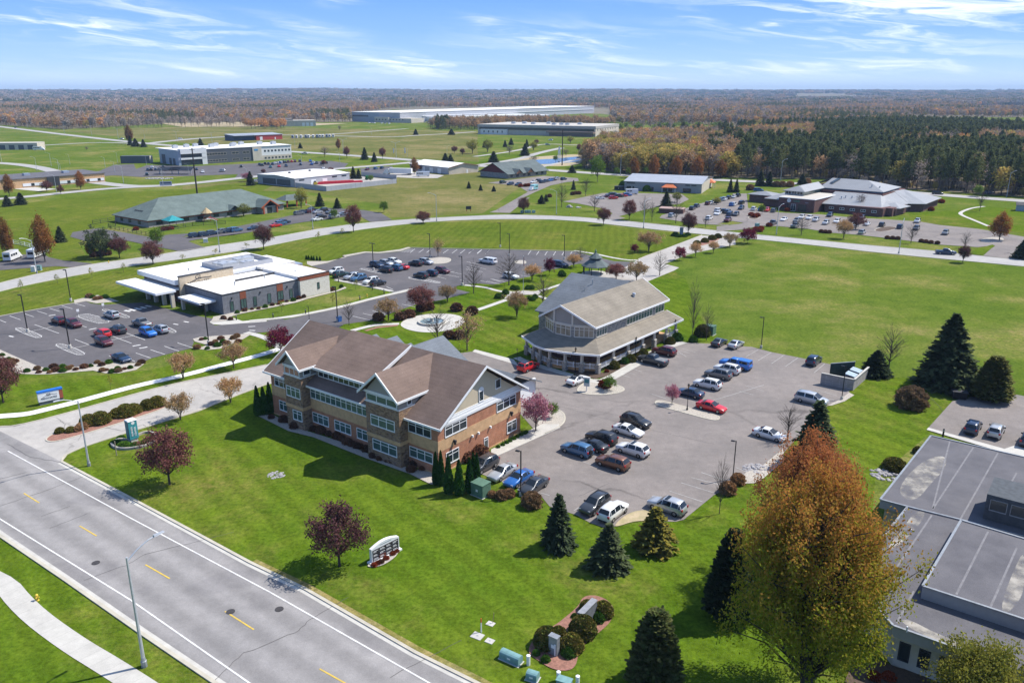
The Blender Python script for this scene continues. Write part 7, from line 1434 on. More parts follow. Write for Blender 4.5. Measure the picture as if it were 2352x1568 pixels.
t = thing('billboard', 'red billboard on a post before the far left woods', 'billboard', zF0.g(95, 500), R(10)); m = MB(); m.box(-7, 7, -.4, .4, 8, 14); m.build('panel', plain('billboard_red', (.6, .03, .04), .5), t); m = MB(); m.tube([(0, 0, 0), (0, 0, 8)], .5, 8); m.build('post', CHAR, t); m = MB(); m.box(-5, 4, -.46, -.42, 10.5, 11.6); m.box(-4, 5, -.46, -.42, 9, 9.8); m.build('lettering', plain('billboard_pink', (.75, .4, .4), .5), t)
for x, y, h in ((1310, 770, 3), (1410, 775, 3.2), (1510, 778, 3.5)): t = thing('banner_flag', 'white feather banner beside the far road', 'banner', zF1.g(x, y), R(20), 'feather banners'); m = MB(); m.tube([(0, 0, 0), (0, 0, h * 1.6)], .06, 6); m.build('post', CHAR, t); m = MB(); m.slab([(0, 0, 1), (1.1, 0, 1.4), (.9, 0, h * 1.5), (0, 0, h * 1.6)], .04, 0, (0, 1, 0)); m.build('cloth', SWH, t)
fence(zp(zD, [(120, 680), (180, 690), (430, 755)]), 1.3, W, 'white picket fence ramp beside the shuttle buses', rails=True)
fence(zp(zD, [(820, 510), (1020, 480), (1020, 520)]), 1.6, CHAR, 'dark wire fence at the left end of the daycare', rails=True)
fence(zp(zD, [(980, 545), (1330, 615), (1440, 570), (1700, 525), (1990, 505)]), 1.3, CHAR, 'black rail fence around the daycare playground', rails=True)
t = thing('shade_canopy', 'teal square sunshade over the daycare playground', 'sunshade', zD.g(1530, 530), R(50)); m = MB(); m.hexa([(-3, -3, 2.6), (3, -3, 2.6), (3, 3, 2.6), (-3, 3, 2.6), (-.2, -.2, 4.2), (.2, -.2, 4.2), (.2, .2, 4.2), (-.2, .2, 4.2)]); m.build('canopy', plain('teal_canvas', (.03, .3, .33), .8), t)
m = MB()
for x in (-2.6, 2.6):
 for y in (-2.6, 2.6): m.tube([(x, y, 0), (x, y, 2.7)], .08, 6)
m.build('frame_posts', CHAR, t)
t = thing('play_tower', 'play tower with a straw-coloured cone roof beside the daycare', 'play tower', zD.g(1830, 480), R(20)); m = MB(); m.lathe([(2.2, 3.2), (.1, 5.2)], 8); m.build('cone_roof', plain('straw_roof', (.5, .38, .22), .9), t); m = MB(); m.box(-1.3, 1.3, -1.3, 1.3, 1.2, 1.4); m.build('deck', WOODT, t)
m = MB()
for x in (-1.2, 1.2):
 for y in (-1.2, 1.2): m.tube([(x, y, 0), (x, y, 3.3)], .1, 6)
m.build('tower_posts', plain('play_post', (.3, .05, .05), .6), t); m = MB(); m.slab([(1.3, -.5, 1.4), (4, -.5, .2), (4, .5, .2), (1.3, .5, 1.4)], .1); m.build('slide', plain('slide_plastic', (.5, .06, .1), .4), t)
t = thing('red_barn_pavilion', 'dark pavilion with a teal roof behind the daycare entry', 'pavilion', zU.g(520, 345), R(50)); m = MB(); m.hexa([(-6, -4, 3), (6, -4, 3), (6, 4, 3), (-6, 4, 3), (-3, -.3, 5), (3, -.3, 5), (3, .3, 5), (-3, .3, 5)]); m.build('roof', RF_TEAL, t); m = MB()
for x in (-5, 0, 5):
 for y in (-3.4, 3.4): m.box(x - .2, x + .2, y - .2, y + .2, 0, 3)
m.build('post_row', WOODT, t)
t = thing('red_stack', 'long bright red stack of steel parts inside the workshop yard', 'stack', zF1.g(935, 1030), R(28)); m = MB(); m.box(-13, 13, -1.2, 1.2, 0, 1.0); m.build('beams', plain('red_steel', (.62, .02, .05), .5), t); m = MB(); m.box(-12, 8, -.9, .9, 1.0, 1.5); m.build('upper_beams', plain('red_steel_light', (.6, .08, .08), .5), t)
t = thing('yellow_machine', 'small yellow machine in the workshop yard', 'machine', zF1.g(725, 1045), R(20)); m = MB(); m.box(-1, 1, -.7, .7, .3, 1.6); m.build('body', HY, t); m = MB(); m.box(-.6, .3, -.6, .6, 1.6, 2.3); m.build('cab', CGL, t)
t = thing('green_tractor', 'green tractor at the right end of the workshop yard', 'tractor', zF1.g(1190, 1000), R(20)); m = MB(); m.box(-1.5, 1.2, -.8, .8, .5, 1.7); m.box(-1.4, 0, -.7, .7, 1.7, 2.6); m.build('body', plain('tractor_green', (.03, .25, .06), .4), t)
for x, r_ in ((-1, .75), (1, .5)):
 for y in (-.85, .85): a, h = wheel(x, y, r_, 1 if y > 0 else -1, False); a.build('tyre', TYRE, t)
for x, y, lab in ((1490, 950, 'left'), (1600, 950, 'right')): t = thing('solar_carport', 'black solar carport in the white office lot', 'carport', zF0.g(x, y), R(0), 'solar carports'); m = MB(); m.slab([(-7, -3, 2.6), (7, -3, 2.6), (7, 4, 4.2), (-7, 4, 4.2)], .2); m.build('panel_roof', BLK, t); m = MB(); m.box(-6, -5.6, .3, .7, 0, 3.4); m.box(5.6, 6, .3, .7, 0, 3.4); m.build('post', GALV, t)
t = thing('storage_container', 'dark container shed left of the white office block', 'container', zF0.g(1210, 850), R(5)); m = MB(); m.box(-10, 10, -3, 3, 0, 5); m.build('body', PAN_DARK, t); m = MB(); m.box(9.9, 10.1, -3, 3, 0, 5); m.build('end_wall', PAN_BEIGE, t)
cab('utility_cabinet', 'white utility cabinet by the left street lamp', 'utility box', zD.g(300, 925), R(0), 1.2, .8, 1.5, PAN_WHITE, False, 'utility cabinets'); cab('utility_cabinet', 'green utility cabinet by the left street lamp', 'utility box', zD.g(348, 915), R(0), 1.2, .8, 1.4, UT, False, 'utility cabinets')
cab('utility_cabinet', 'grey utility cabinet on the daycare verge', 'utility box', zD.g(1815, 668), R(20), 1.4, 1.0, 1.3, PAN_WHITE, False, 'utility cabinets'); cab('utility_cabinet', 'teal utility cabinet at the brick clinic drive', 'utility box', zK.g(308, 568), R(20), 1.4, 1.0, 1.5, UT, False, 'utility cabinets')
for x in (490, 525, 550, 590): cab('utility_cabinet', 'teal utility cabinet beside the stone office drive', 'utility box', zV.g(x, 408), R(10), 1.3, .9, 1.0, UT, False, 'utility cabinets')
cab('bin_shed', 'dark green bin box beside the shop', 'bin', zF2.g(1345, 1088), R(-20), 4.5, 3, 1.9, BLK)
t = thing('garden_shed', 'small grey shed at the right edge beyond the path', 'shed', zK.g(2340, 440), R(-30)); m = MB(); m.box(-2.5, 2.5, -2, 2, 0, 2.6); m.build('wall', PAN_BLUE, t); m = MB(); m.slab([(-2.8, -2.3, 2.6), (2.8, -2.3, 2.6), (2.8, 0, 3.7), (-2.8, 0, 3.7)], .1); m.slab([(-2.8, 2.3, 2.6), (2.8, 2.3, 2.6), (2.8, 0, 3.7), (-2.8, 0, 3.7)], .1); m.build('roof', CHAR, t)
t = thing('dark_planter', 'low dark brick planter in the lot left of the brick clinic', 'planter', zV.g(1810, 405), R(-20)); m = MB(); m.box(-5, 5, -3, 3, 0, 1.8); m.build('wall', BR_DARK, t); m = MB(); m.box(-5.1, 5.1, -3.1, 3.1, 1.8, 2.0); m.build('cap', plain('pinkish_cap', (.4, .28, .24), .8), t)
jt = thing('pond_fountain', 'white water jet rising from the pond', 'fountain', zF2.g(815, 842)); SPR = plain('white_spray', (.85, .88, .9), .9, var=.05)
m = MB(); hj = 11
for k in range(900):
 a = rn.uniform(0, 6.28); u = rn.random(); z = hj * (1 - u * u) * rn.uniform(.85, 1); r_ = .25 + (hj - z) * .17 * rn.uniform(.3, 1); s = rn.uniform(.06, .17)
 c = Vector((r_ * math.cos(a), r_ * math.sin(a), z)); m.poly([c + Vector((-s, 0, -s)), c + Vector((s, .1, -s)), c + Vector((0, 0, s * 2))])
m.build('spray', SPR, jt); m = MB(); m.lathe([(.6, 0), (.5, .5)], 8); m.build('nozzle', CHAR, jt)
for x, y, r_, h in ((1280, 236, 26, 26), (1395, 238, 14, 14), (1420, 238, 14, 14), (1460, 238, 20, 18), (1515, 238, 12, 10), (1540, 232, 10, 12)):
 t = thing('grain_bin', 'pale cone-topped grain bin on the far farmland', 'grain bin', zF3.g(x, y), 0, 'far grain bins'); m = MB(); m.lathe([(r_, 0), (r_, h)], 14); m.build('wall', GALV, t); m = MB(); m.lathe([(r_ * 1.04, h), (r_ * .1, h + r_ * .55)], 14); m.build('cone_roof', PAN_WHITE, t)
t = simple('farm_shed', 'long white shed far off before the blue hills', 'shed', zF3.g(975, 252), R(5), 70, 30, 10, PAN_WHITE, RF_MEMB)
t = simple('farm_shed', 'grey shed with pale roof in the far woods at the right', 'shed', zF2.g(280, 480), R(5), 90, 40, 9, PAN_BLUE, RF_MEMB)
# ================================================================ vegetation
nr = np.random.default_rng(11)
BARK = plain('grey_bark', (.12, .095, .08), .95, c2=(.07, .055, .045), scale=3); BARKD = plain('dark_bark', (.06, .048, .042), .95, scale=3); BARKP = plain('pine_bark', (.12, .085, .065), .95, scale=2)
L_PLUM = leafmat('plum_leaves', [(0.106, 0.04, 0.048), (0.163, 0.062, 0.069), (0.25, 0.119, 0.094), (0.125, 0.069, 0.05)], .3)
L_MAR = leafmat('crimson_leaves', [(.12, .015, .035), (.2, .03, .07), (.16, .03, .04)], .3)
L_TAN = leafmat('tan_blossom_leaves', [(0.441, 0.246, 0.121), (0.525, 0.336, 0.176), (0.315, 0.224, 0.068), (0.578, 0.381, 0.27), (0.252, 0.224, 0.068)], .35)
L_PINK = leafmat('pink_blossom', [(.5, .2, .25), (.6, .3, .35), (.42, .14, .19)], .35)
L_GREEN = leafmat('fresh_green_leaves', [(0.12, 0.212, 0.022), (0.18, 0.272, 0.045), (0.096, 0.162, 0.022)], .4)
L_YELG = leafmat('yellow_green_leaves', [(.24, .25, .04), (.3, .28, .06), (.18, .2, .03)], .4)
L_MAPLE = leafmat('maple_leaves', [(.23, .27, .025), (.32, .3, .03), (.38, .24, .045), (.16, .21, .016)], .45, (4.5, 16.5, [(.15, .24, .016), (.23, .29, .022), (.31, .28, .035), (.44, .2, .055), (.5, .15, .06)]))
L_MAPLE2 = leafmat('orange_maple_leaves', [(.36, .28, .06), (.42, .22, .07), (.46, .17, .07), (.26, .25, .04)], .45, (3.0, 12.0, [(.28, .28, .05), (.36, .27, .06), (.45, .19, .07), (.46, .15, .065)]))
L_ORANGE = leafmat('orange_leaves', [(0.289, 0.105, 0.038), (0.357, 0.168, 0.053), (0.221, 0.084, 0.03), (0.306, 0.21, 0.075)], .35)
L_SPR = leafmat('spruce_needles', [(.036, .055, .028), (.055, .078, .038), (.08, .1, .05)], .12)
L_SPRB = leafmat('blue_spruce_needles', [(.05, .072, .038), (.085, .11, .055), (.062, .085, .04)], .15)
L_SPRY = leafmat('yellowing_spruce_needles', [(0.144, 0.144, 0.036), (0.228, 0.192, 0.036), (0.084, 0.108, 0.036)], .15)
L_CED = leafmat('cedar_foliage', [(.03, .048, .024), (.05, .068, .032), (.07, .085, .04)], .12)
L_CED2 = leafmat('olive_cedar_foliage', [(.085, .115, .03), (.14, .155, .05), (.19, .18, .065)], .2)
L_ARB = leafmat('arborvitae_foliage', [(0.026, 0.078, 0.018), (0.052, 0.13, 0.026), (0.036, 0.098, 0.019)], .15)
L_YEW = leafmat('clipped_yew', [(0.094, 0.14, 0.024), (0.156, 0.156, 0.039), (0.219, 0.156, 0.046), (0.077, 0.117, 0.019)], .15)
L_GSH = leafmat('green_shrub', [(.06, .15, .02), (.1, .2, .03), (.05, .11, .02)], .25)
L_RSH = leafmat('red_shrub', [(.2, .035, .02), (.3, .07, .03), (.16, .05, .03)], .25); L_BSH = leafmat('brown_shrub', [(0.25, 0.156, 0.086), (0.343, 0.203, 0.109), (0.187, 0.14, 0.062)], .2); L_DSH = leafmat('dusky_shrub', [(0.142, 0.072, 0.057), (0.203, 0.101, 0.061), (0.101, 0.072, 0.041)], .2)
L_TWIG = leafmat('grey_twigs', [(0.168, 0.133, 0.119), (0.238, 0.182, 0.154), (0.14, 0.112, 0.098)], .1)
L_F1 = leafmat('wood_bronze_leaves', [(0.338, 0.237, 0.148), (0.483, 0.333, 0.18), (0.435, 0.249, 0.137), (0.29, 0.237, 0.127)], .25)
L_F2 = leafmat('wood_yellow_leaves', [(0.38, 0.328, 0.086), (0.483, 0.38, 0.103), (0.31, 0.284, 0.086), (0.448, 0.293, 0.103)], .35)
L_F3 = leafmat('wood_rust_leaves', [(0.53, 0.271, 0.127), (0.641, 0.37, 0.138), (0.42, 0.222, 0.127)], .3)
L_F4 = leafmat('wood_grey_twigs', [(0.315, 0.263, 0.228), (0.42, 0.343, 0.289), (0.263, 0.224, 0.188)], .15)
L_F5 = leafmat('wood_green_leaves', [(0.182, 0.273, 0.052), (0.247, 0.312, 0.065), (0.13, 0.208, 0.046)], .35)
L_PINE = leafmat('pine_needles', [(.085, .115, .045), (.125, .15, .06), (.165, .18, .08), (.07, .1, .04)], .35)
def quads(name, c, u, v, mats, mi=None, smooth=False):
 n = len(c); V = np.empty((n, 4, 3)); V[:, 0] = c - u - v; V[:, 1] = c + u - v; V[:, 2] = c + u + v; V[:, 3] = c - u + v
 me = bpy.data.meshes.new(name); me.vertices.add(n * 4); me.vertices.foreach_set('co', V.reshape(-1).astype(np.float32))
 me.loops.add(n * 4); me.loops.foreach_set('vertex_index', np.arange(n * 4, dtype=np.int32)); me.polygons.add(n)
 me.polygons.foreach_set('loop_start', np.arange(0, n * 4, 4, dtype=np.int32))
 for m in mats: me.materials.append(m)
 if mi is not None: me.polygons.foreach_set('material_index', mi.astype(np.int32))
 me.update(); me.validate(); return me
def unit(a): return a / np.maximum(1e-9, np.linalg.norm(a, axis=1, keepdims=True))
def randdir(n): return unit(nr.normal(size=(n, 3)))
def leafquads(c, size, asp=.6, up=.35):
 n = len(c); N = unit(randdir(n) + np.array([0, 0, up])); t = randdir(n); u = unit(np.cross(N, t)); v = np.cross(N, u)
 s = size * nr.uniform(.6, 1.25, (n, 1)); return u * s, v * s * asp
def crown_clumps(n, rx, rz, zc, shape='round', lump=.18):
 d = randdir(n * 2); d = d[d[:, 2] > -.72][:n]; r = nr.uniform(.25, 1, (len(d), 1)) ** .45
 r *= 1 + nr.normal(0, lump, (len(d), 1)); p = d * r * np.array([rx, rx, rz])
 if shape == 'vase':
  k = (p[:, 2] / rz + 1) / 2; p[:, :2] *= (.5 + .62 * np.sin(np.clip(k, 0, 1) * math.pi * .78 + .28))[:, None]
 if shape == 'flat': p[:, 2] *= .8
 p[:, 2] += zc; return p
def decid(nm, H, rx, z0, leaf, lm, ncl, per, sig, shape='round', asp=.6, trunk_r=None, twigs=0, bark=None, seg=5, lump=.18, multi=1):
 rz = (H - z0) / 2; zc = (H + z0) / 2; P = crown_clumps(ncl, rx, rz * .96, zc, shape, lump)
 m = MB(); tr = trunk_r or H * .018; rr = random.Random(int(H * 977 + ncl))
 tops = []
 for s in range(multi):
  a = s * 2.4; off = 0 if multi == 1 else rx * .25
  pts = [(0, 0, -.1), (math.cos(a) * off * .3, math.sin(a) * off * .3, z0 * .8), (math.cos(a) * off + rr.uniform(-.2, .2), math.sin(a) * off + rr.uniform(-.2, .2), z0 + rz * .6), (math.cos(a) * off * 1.3 + rr.uniform(-.3, .3), math.sin(a) * off * 1.3, H - rz * .35)]
  m.tube(pts, [tr * 1.25, tr, tr * .7, tr * .22], 7); tops.append([Vector(p) for p in pts])
 for p in P:
  tp = tops[rr.randrange(len(tops))]; rad = math.hypot(p[0], p[1]); zb = max(z0 * .75, min(H * .75, p[2] - rad * rr.uniform(.5, 1.0) - .3)); t = (zb - tp[1].z) / max(.1, tp[3].z - tp[1].z)
  b0 = tp[1].lerp(tp[3], max(0, min(1, t))); e = Vector(p); mid = b0.lerp(e, .5) + Vector((rr.uniform(-.1, .1) * rx * .4, rr.uniform(-.1, .1) * rx * .4, rad * .1))
  m.tube([b0, mid, e], [tr * .34, tr * .2, tr * .06], 4 if twigs else 3, 0, False)
  for k in range(twigs):
   d = (e - b0).normalized() + Vector((rr.gauss(0, .5), rr.gauss(0, .5), rr.gauss(.25, .35))); q = mid.lerp(e, rr.uniform(.1, 1)); ln = rx * rr.uniform(.16, .42)
   q2 = q + d.normalized() * ln; m.tube([q, q2], [tr * .09, tr * .035], 3, 0, False)
 tm = m.mesh(nm + '_trunk', [bark or BARK])
 cm = None
 if per:
  c = np.repeat(P, per, 0) + nr.normal(0, sig, (len(P) * per, 3)) * np.array([1, 1, 1.5 if shape == 'vase' else 1]); c = c[c[:, 2] > z0 * .75]; u, v = leafquads(c, leaf, asp); cm = quads(nm + '_crown', c, u, v, [lm]); rx = float(np.percentile(np.hypot(c[:, 0], c[:, 1]), 97)); H = float(np.percentile(c[:, 2], 99.7))
 else: rx = float(np.percentile(np.hypot(P[:, 0], P[:, 1]), 95)) + rx * .12; H = float(P[:, 2].max()) + rx * .15
 return tm, cm, H, rx
def spruce(nm, H, R0, lm, nb, per, size, z0=.05, droop=.25, pw=.85, bark=None):
 cs = []; us = []; vs = []; m = MB(); m.tube([(0, 0, -.1), (0, 0, H * .5), (0, 0, H * .97)], [H * .02, H * .013, .02], 6)
 for i in range(nb):
  k = (i + nr.random()) / nb; k = k ** 1.25; z = H * (z0 + (1 - z0) * k * .985); L = R0 * (1 - k) ** pw * nr.uniform(.72, 1.12) + .1; a = i * 2.39996 + nr.normal(0, .25)
  d = np.array([math.cos(a), math.sin(a), -droop + .45 * k]); d /= np.linalg.norm(d); lat = np.array([-math.sin(a), math.cos(a), 0])
  if i % 3 == 0: m.tube([(0, 0, z), tuple(np.array([0, 0, z]) + d * L * .9)], [.035, .01], 3, 0, False)
  n = max(2, int(per * (.35 + L / R0))); t = nr.uniform(.12, 1.0, n) ** .75
  side = nr.normal(0, .2, n) * L * (1.15 - t); c = np.array([0, 0, z]) + d * (t * L)[:, None] + lat * side[:, None] + np.array([0, 0, 1]) * (nr.normal(0, .05, n) * L - .10 * L * t * t)[:, None]
  w_ = unit(d + lat * nr.normal(0, .6, (n, 1)) + np.array([0, 0, 1]) * nr.normal(-.1, .3, (n, 1))); o = unit(np.cross(w_, randdir(n) * .6 + np.array([0, 0, 1])))
  s = size * nr.uniform(.6, 1.2, (n, 1)); cs.append(c); us.append(w_ * s); vs.append(o * s * .42)
 c, u, v = np.concatenate(cs), np.concatenate(us), np.concatenate(vs)
 return m.mesh(nm + '_trunk', [bark or BARKD]), quads(nm + '_crown', c, u, v, [lm]), float(c[:, 2].max()), float(np.percentile(np.hypot(c[:, 0], c[:, 1]), 93))
def dense(nm, H, rad, lm, n, size, prof, lump=.12, core=.82, lobes=1, vert=.5):
 "close-grown foliage over a solid core added to keep light from leaking through: columnar cedars, clipped shrubs"
 cs = []; m = MB()
 for l in range(lobes):
  ox, oy = (0, 0) if lobes == 1 else (rad * .42 * math.cos(l * 2.3), rad * .42 * math.sin(l * 2.3)); hh = H * (1 - .12 * l); rr_ = rad * (1 if lobes == 1 else .72)
  k = nr.random(n // lobes) ** .8; a = nr.uniform(0, 6.283, n // lobes); bump = 1 + lump * np.sin(a * 5 + k * 13 + l) + nr.normal(0, lump * .6, n // lobes)
  r = rr_ * np.array([prof(q) for q in k]) * bump; cs.append(np.stack([ox + r * np.cos(a), oy + r * np.sin(a), k * hh + .05], 1))
  m.lathe([(max(.02, rr_ * prof(q) * core), max(0.02, q * hh * .97)) for q in (0, .06, .15, .3, .5, .7, .85, .95, 1)], 9, (ox, oy), 1)  # unseen core in the leaf material, added so light does not leak through
 c = np.concatenate(cs); n = len(c); out = unit(c - np.array([0, 0, H * .3])); w_ = unit(np.array([0, 0, vert]) + out * .5 + nr.normal(0, .5, (n, 3))); o = unit(np.cross(w_, randdir(n))); s = size * nr.uniform(.6, 1.3, (n, 1))
 me = quads(nm, c, w_ * s, o * s * .55, [lm])
 cm = m.mesh('core', [lm, lm]); bm = bmesh.new(); bm.from_mesh(me); bm.from_mesh(cm); bm.to_mesh(me); bm.free(); bpy.data.meshes.remove(cm)
 return None, me, H, rad
cone = lambda k: max(.03, (1 - k) ** .72 * (.62 + .38 * min(1, k * 7)))
oval = lambda k: max(.05, math.sqrt(max(0, 1 - (2 * (k * .92 + .06) - 1) ** 2)))
dome = lambda k: max(.06, math.sqrt(max(0, 1 - (k * .98) ** 2)) * (.86 + .14 * min(1, k * 6)))
bush = lambda k: max(.06, math.sqrt(max(0, 1 - (1.5 * (k * .98) - .5) ** 2)))
PR = {
'plum': [decid('plum', 7.5, 2.9, 1.7, .10, L_PLUM, 130, 52, .34, bark=BARKD, lump=.12), decid('plum', 7.2, 3.0, 1.6, .10, L_PLUM, 125, 52, .34, bark=BARKD, lump=.12)],
'maroon': [decid('maroon', 5, 2.2, 1.2, .11, L_MAR, 84, 42, .3, bark=BARKD)],
'tan': [decid('tan', 5.4, 2.8, 1.5, .11, L_TAN, 84, 40, .3, 'flat', bark=BARK, multi=2), decid('tan', 5.2, 2.9, 1.4, .11, L_TAN, 80, 40, .3, 'flat', multi=3)],
'bare': [decid('bare', 8, 3.0, 1.8, .1, None, 60, 0, .3, 'vase', twigs=9, bark=BARK, trunk_r=.13), decid('bare', 8, 2.7, 2.0, .1, None, 55, 0, .3, 'vase', twigs=10, bark=BARK, trunk_r=.13)],
'budding': [decid('budding', 8, 3.0, 1.9, .13, L_TWIG, 60, 12, .45, 'vase', twigs=7, bark=BARK)],
'halftan': [decid('halftan', 8, 3.0, 2.0, .15, L_TAN, 66, 12, .4, 'vase', twigs=5)],
'pink': [decid('pink', 5, 2.1, 1.2, .10, L_PINK, 80, 44, .28, multi=2)],
'green': [decid('green', 5.5, 2.0, 1.4, .12, L_GREEN, 80, 30, .3)],
'yelgreen': [decid('yelgreen', 8, 2.6, 1.6, .17, L_YELG, 75, 22, .42, multi=2)],
'broadpine': [decid('broadpine', 8, 3.6, .7, .15, L_PINE, 95, 50, .36, lump=.22)],
'vase': [decid('vase', 9, 2.6, 1.3, .13, L_ORANGE, 150, 50, .34, 'vase')],
'maple': [decid('maple', 12.5, 4.4, 1.2, .068, L_MAPLE, 460, 140, .3, 'vase', trunk_r=.28, bark=BARKD, multi=2)],
'maple2': [decid('maple2', 12.5, 4.4, 1.2, .068, L_MAPLE2, 420, 120, .3, 'vase', trunk_r=.28, bark=BARKD, multi=2)],
'yellowmaple': [decid('yellowmaple', 8, 4.0, 1.0, .1, L_YELG, 200, 90, .4)],
'spruce': [spruce('spruce', 8, 2.4, L_SPR, 300, 11, .30), spruce('spruce', 8, 2.5, L_SPR, 280, 11, .30)],
'bigspruce': [spruce('bigspruce', 13, 5.2, L_SPR, 480, 22, .42, .04, .18)],
'bluespruce': [spruce('bluespruce', 6, 2.3, L_SPRB, 300, 13, .25, .03, .1)],
'yellowspruce': [spruce('yellowspruce', 5.5, 2.5, L_SPRY, 230, 12, .25, .03, .05)],
'cedar': [spruce('cedar', 9, 2.5, L_CED, 1000, 18, .24, .02, -.45, .5), spruce('cedar', 8, 2.4, L_CED2, 900, 18, .23, .02, -.45, .42)],
'lowcedar': [spruce('lowcedar', 4.6, 3.2, L_SPR, 280, 18, .34, .02, -.05)],
'arbor': [dense('arbor', 4, .8, L_ARB, 2600, .13, cone, .08, .85)],
'roundshrub': [dense('roundshrub', 1.5, 1.1, L_YEW, 2200, .11, dome, .05, .9)],
'greenshrub': [dense('greenshrub', 1.4, 1.0, L_GSH, 1500, .13, dome, .1, .85)],
'redshrub': [dense('redshrub', .9, .7, L_RSH, 700, .11, bush, .16, .6)],
'brownshrub': [dense('brownshrub', 2.2, 1.4, L_BSH, 2200, .14, bush, .14, .75)],
'duskyshrub': [dense('duskyshrub', 1.2, .85, L_DSH, 900, .12, bush, .15, .7)],
'sapling': [decid('sapling', 3.4, .7, 1.2, .1, L_YELG, 16, 9, .16, trunk_r=.03)],
}
NAMES = {'plum': ('plum_tree', 'tree'), 'maroon': ('crabapple_tree', 'tree'), 'tan': ('blossoming_tree', 'tree'), 'bare': ('bare_tree', 'tree'), 'budding': ('budding_tree', 'tree'), 'halftan': ('budding_tree', 'tree'), 'pink': ('cherry_tree', 'tree'), 'green': ('young_tree', 'tree'), 'yelgreen': ('birch_tree', 'tree'), 'vase': ('orange_tree', 'tree'), 'broadpine': ('pine_tree', 'tree'), 'maple': ('maple_tree', 'tree'), 'maple2': ('maple_tree', 'tree'), 'yellowmaple': ('maple_tree', 'tree'),
  'spruce': ('spruce_tree', 'tree'), 'bigspruce': ('spruce_tree', 'tree'), 'bluespruce': ('spruce_tree', 'tree'), 'yellowspruce': ('spruce_tree', 'tree'), 'cedar': ('cedar_tree', 'tree'), 'lowcedar': ('cedar_tree', 'tree'), 'arbor': ('arborvitae', 'tree'), 'roundshrub': ('clipped_shrub', 'shrub'), 'greenshrub': ('green_shrub', 'shrub'), 'redshrub': ('red_shrub', 'shrub'), 'brownshrub': ('brown_shrub', 'shrub'), 'duskyshrub': ('dusky_shrub', 'shrub'), 'sapling': ('sapling', 'tree')}
def plant_at(kind, pos, sx, sz, label, group, share=False, vi=None):
 tm, cm, H, rx = PR[kind][rn.randrange(len(PR[kind])) if vi is None else vi]; nm, cat = NAMES[kind]
 rz = rn.uniform(0, 6.28)
 if tm is None:
  o = link(nm, cm); o.location = pos; o.rotation_euler = (0, 0, rz); o.scale = (sx, sx, sz); return tag(o, label, cat, group, share=share)
 t = thing(nm, label, cat, pos, rz, group, share); t.scale = (sx, sx, sz); link('trunk', tm, t)
 if cm: link('crown', cm, t)
 return t
def tree(kind, bx, by, ty, label, w=None, group=None, share=False, vi=None):
 tm, cm, H, rx = PR[kind][0]; h = hgt(bx, by, ty + (2 if kind in ('bare', 'budding') else 0)); ppm = (FP * st + (by - CY) * ct) / HC
 sz = h / (H * 1.0); sx = (w / ppm / (2 * rx) * (1 - .55 * h / HC)) if w else sz
 return plant_at(kind, G(bx, by), sx, sz, label, group, share, vi)
GT = {'plum': 'plum-leaved street trees', 'tan': 'tan blossoming trees', 'bare': 'bare trees', 'maroon': 'crimson crabapples', 'spruce': 'spruces on the lawns', 'vase': 'orange young trees', 'green': 'fresh green young trees', 'pink': 'pink blossoming trees', 'budding': 'bare trees'}
def many(kind, lst, label, group=None):
 for q in lst: tree(kind, q[0], q[1], q[2], label, q[3] if len(q) > 3 else None, group or GT.get(kind))
tree('plum', 390, 1113, 975, 'large plum-leaved tree on the front lawn beside the teal sign', 122, GT['plum']); tree('plum', 780, 1300, 1150, 'large plum-leaved tree beside the white directory sign', 140, GT['plum']); tree('plum', 8, 925, 815, 'plum-leaved tree cut by the left edge near the gravel bed', 90, GT['plum'])
many('plum', [(275, 593, 543, 50), (352, 607, 550, 52), (606, 573, 515, 50), (812, 533, 465, 44)], 'plum-leaved tree along the daycare verge')
many('plum', [(972, 513, 483, 36), (1386, 517, 476, 36), (1580, 540, 487, 40), (1202, 490, 450, 30), (1445, 505, 455, 36)], 'plum-leaved tree along the middle of the back street')
tree('plum', 968, 716, 655, 'wide plum-leaved tree by the link drive', 70, GT['plum']); tree('plum', 1415, 642, 605, 'plum-leaved tree beside the gazebo', 50, GT['plum']); tree('maroon', 645, 812, 752, 'crimson tree at the left end of the brown roof', 74, GT['maroon']); tree('maroon', 1561, 598, 566, 'crimson crabapple at the edge of the wide meadow', 32, GT['maroon']); tree('maroon', 1717, 559, 523, 'crimson crabapple where the beige drive meets the street', 46, GT['maroon']); tree('maroon', 1457, 582, 560, 'small crimson tree on the oval lawn', 20, GT['maroon']); tree('maroon', 1262, 632, 592, 'thin crimson bush before the dark blue van', 28, GT['maroon'])
tree('tan', 421, 870, 808, 'tan blossoming tree left of the white walk by the lot', 64, GT['tan']); tree('tan', 538, 847, 785, 'tan blossoming tree beside the gravel bed and white walk', 66, GT['tan']); tree('tan', 530, 925, 865, 'tan blossoming tree between the drive and brick office', 62, GT['tan']); tree('tan', 415, 964, 903, 'tan blossoming tree beside the drive median shrubs', 66, GT['tan'])
many('tan', [(892, 737, 684, 62), (1028, 693, 654, 44), (1187, 728, 668, 56), (1222, 644, 607, 46), (1318, 614, 583, 38)], 'tan blossoming tree in the garden between the lots'); many('tan', [(1490, 577, 530, 58), (1462, 648, 600, 60), (1597, 590, 556, 32), (1638, 581, 553, 28), (1676, 567, 534, 38)], 'tan blossoming tree along the beige drive'); tree('tan', 1937, 548, 503, 'tan blossoming tree before the brick clinic lot', 40, GT['tan']); tree('tan', 1345, 652, 630, 'low tan bush in front of the gazebo', 30, GT['tan'])
tree('halftan', 1073, 805, 712, 'half-leafed tan tree beside the round plaza', 80, GT['bare']); tree('halftan', 1006, 590, 546, 'half-leafed reddish tree on the round lot island', 34, GT['bare'])
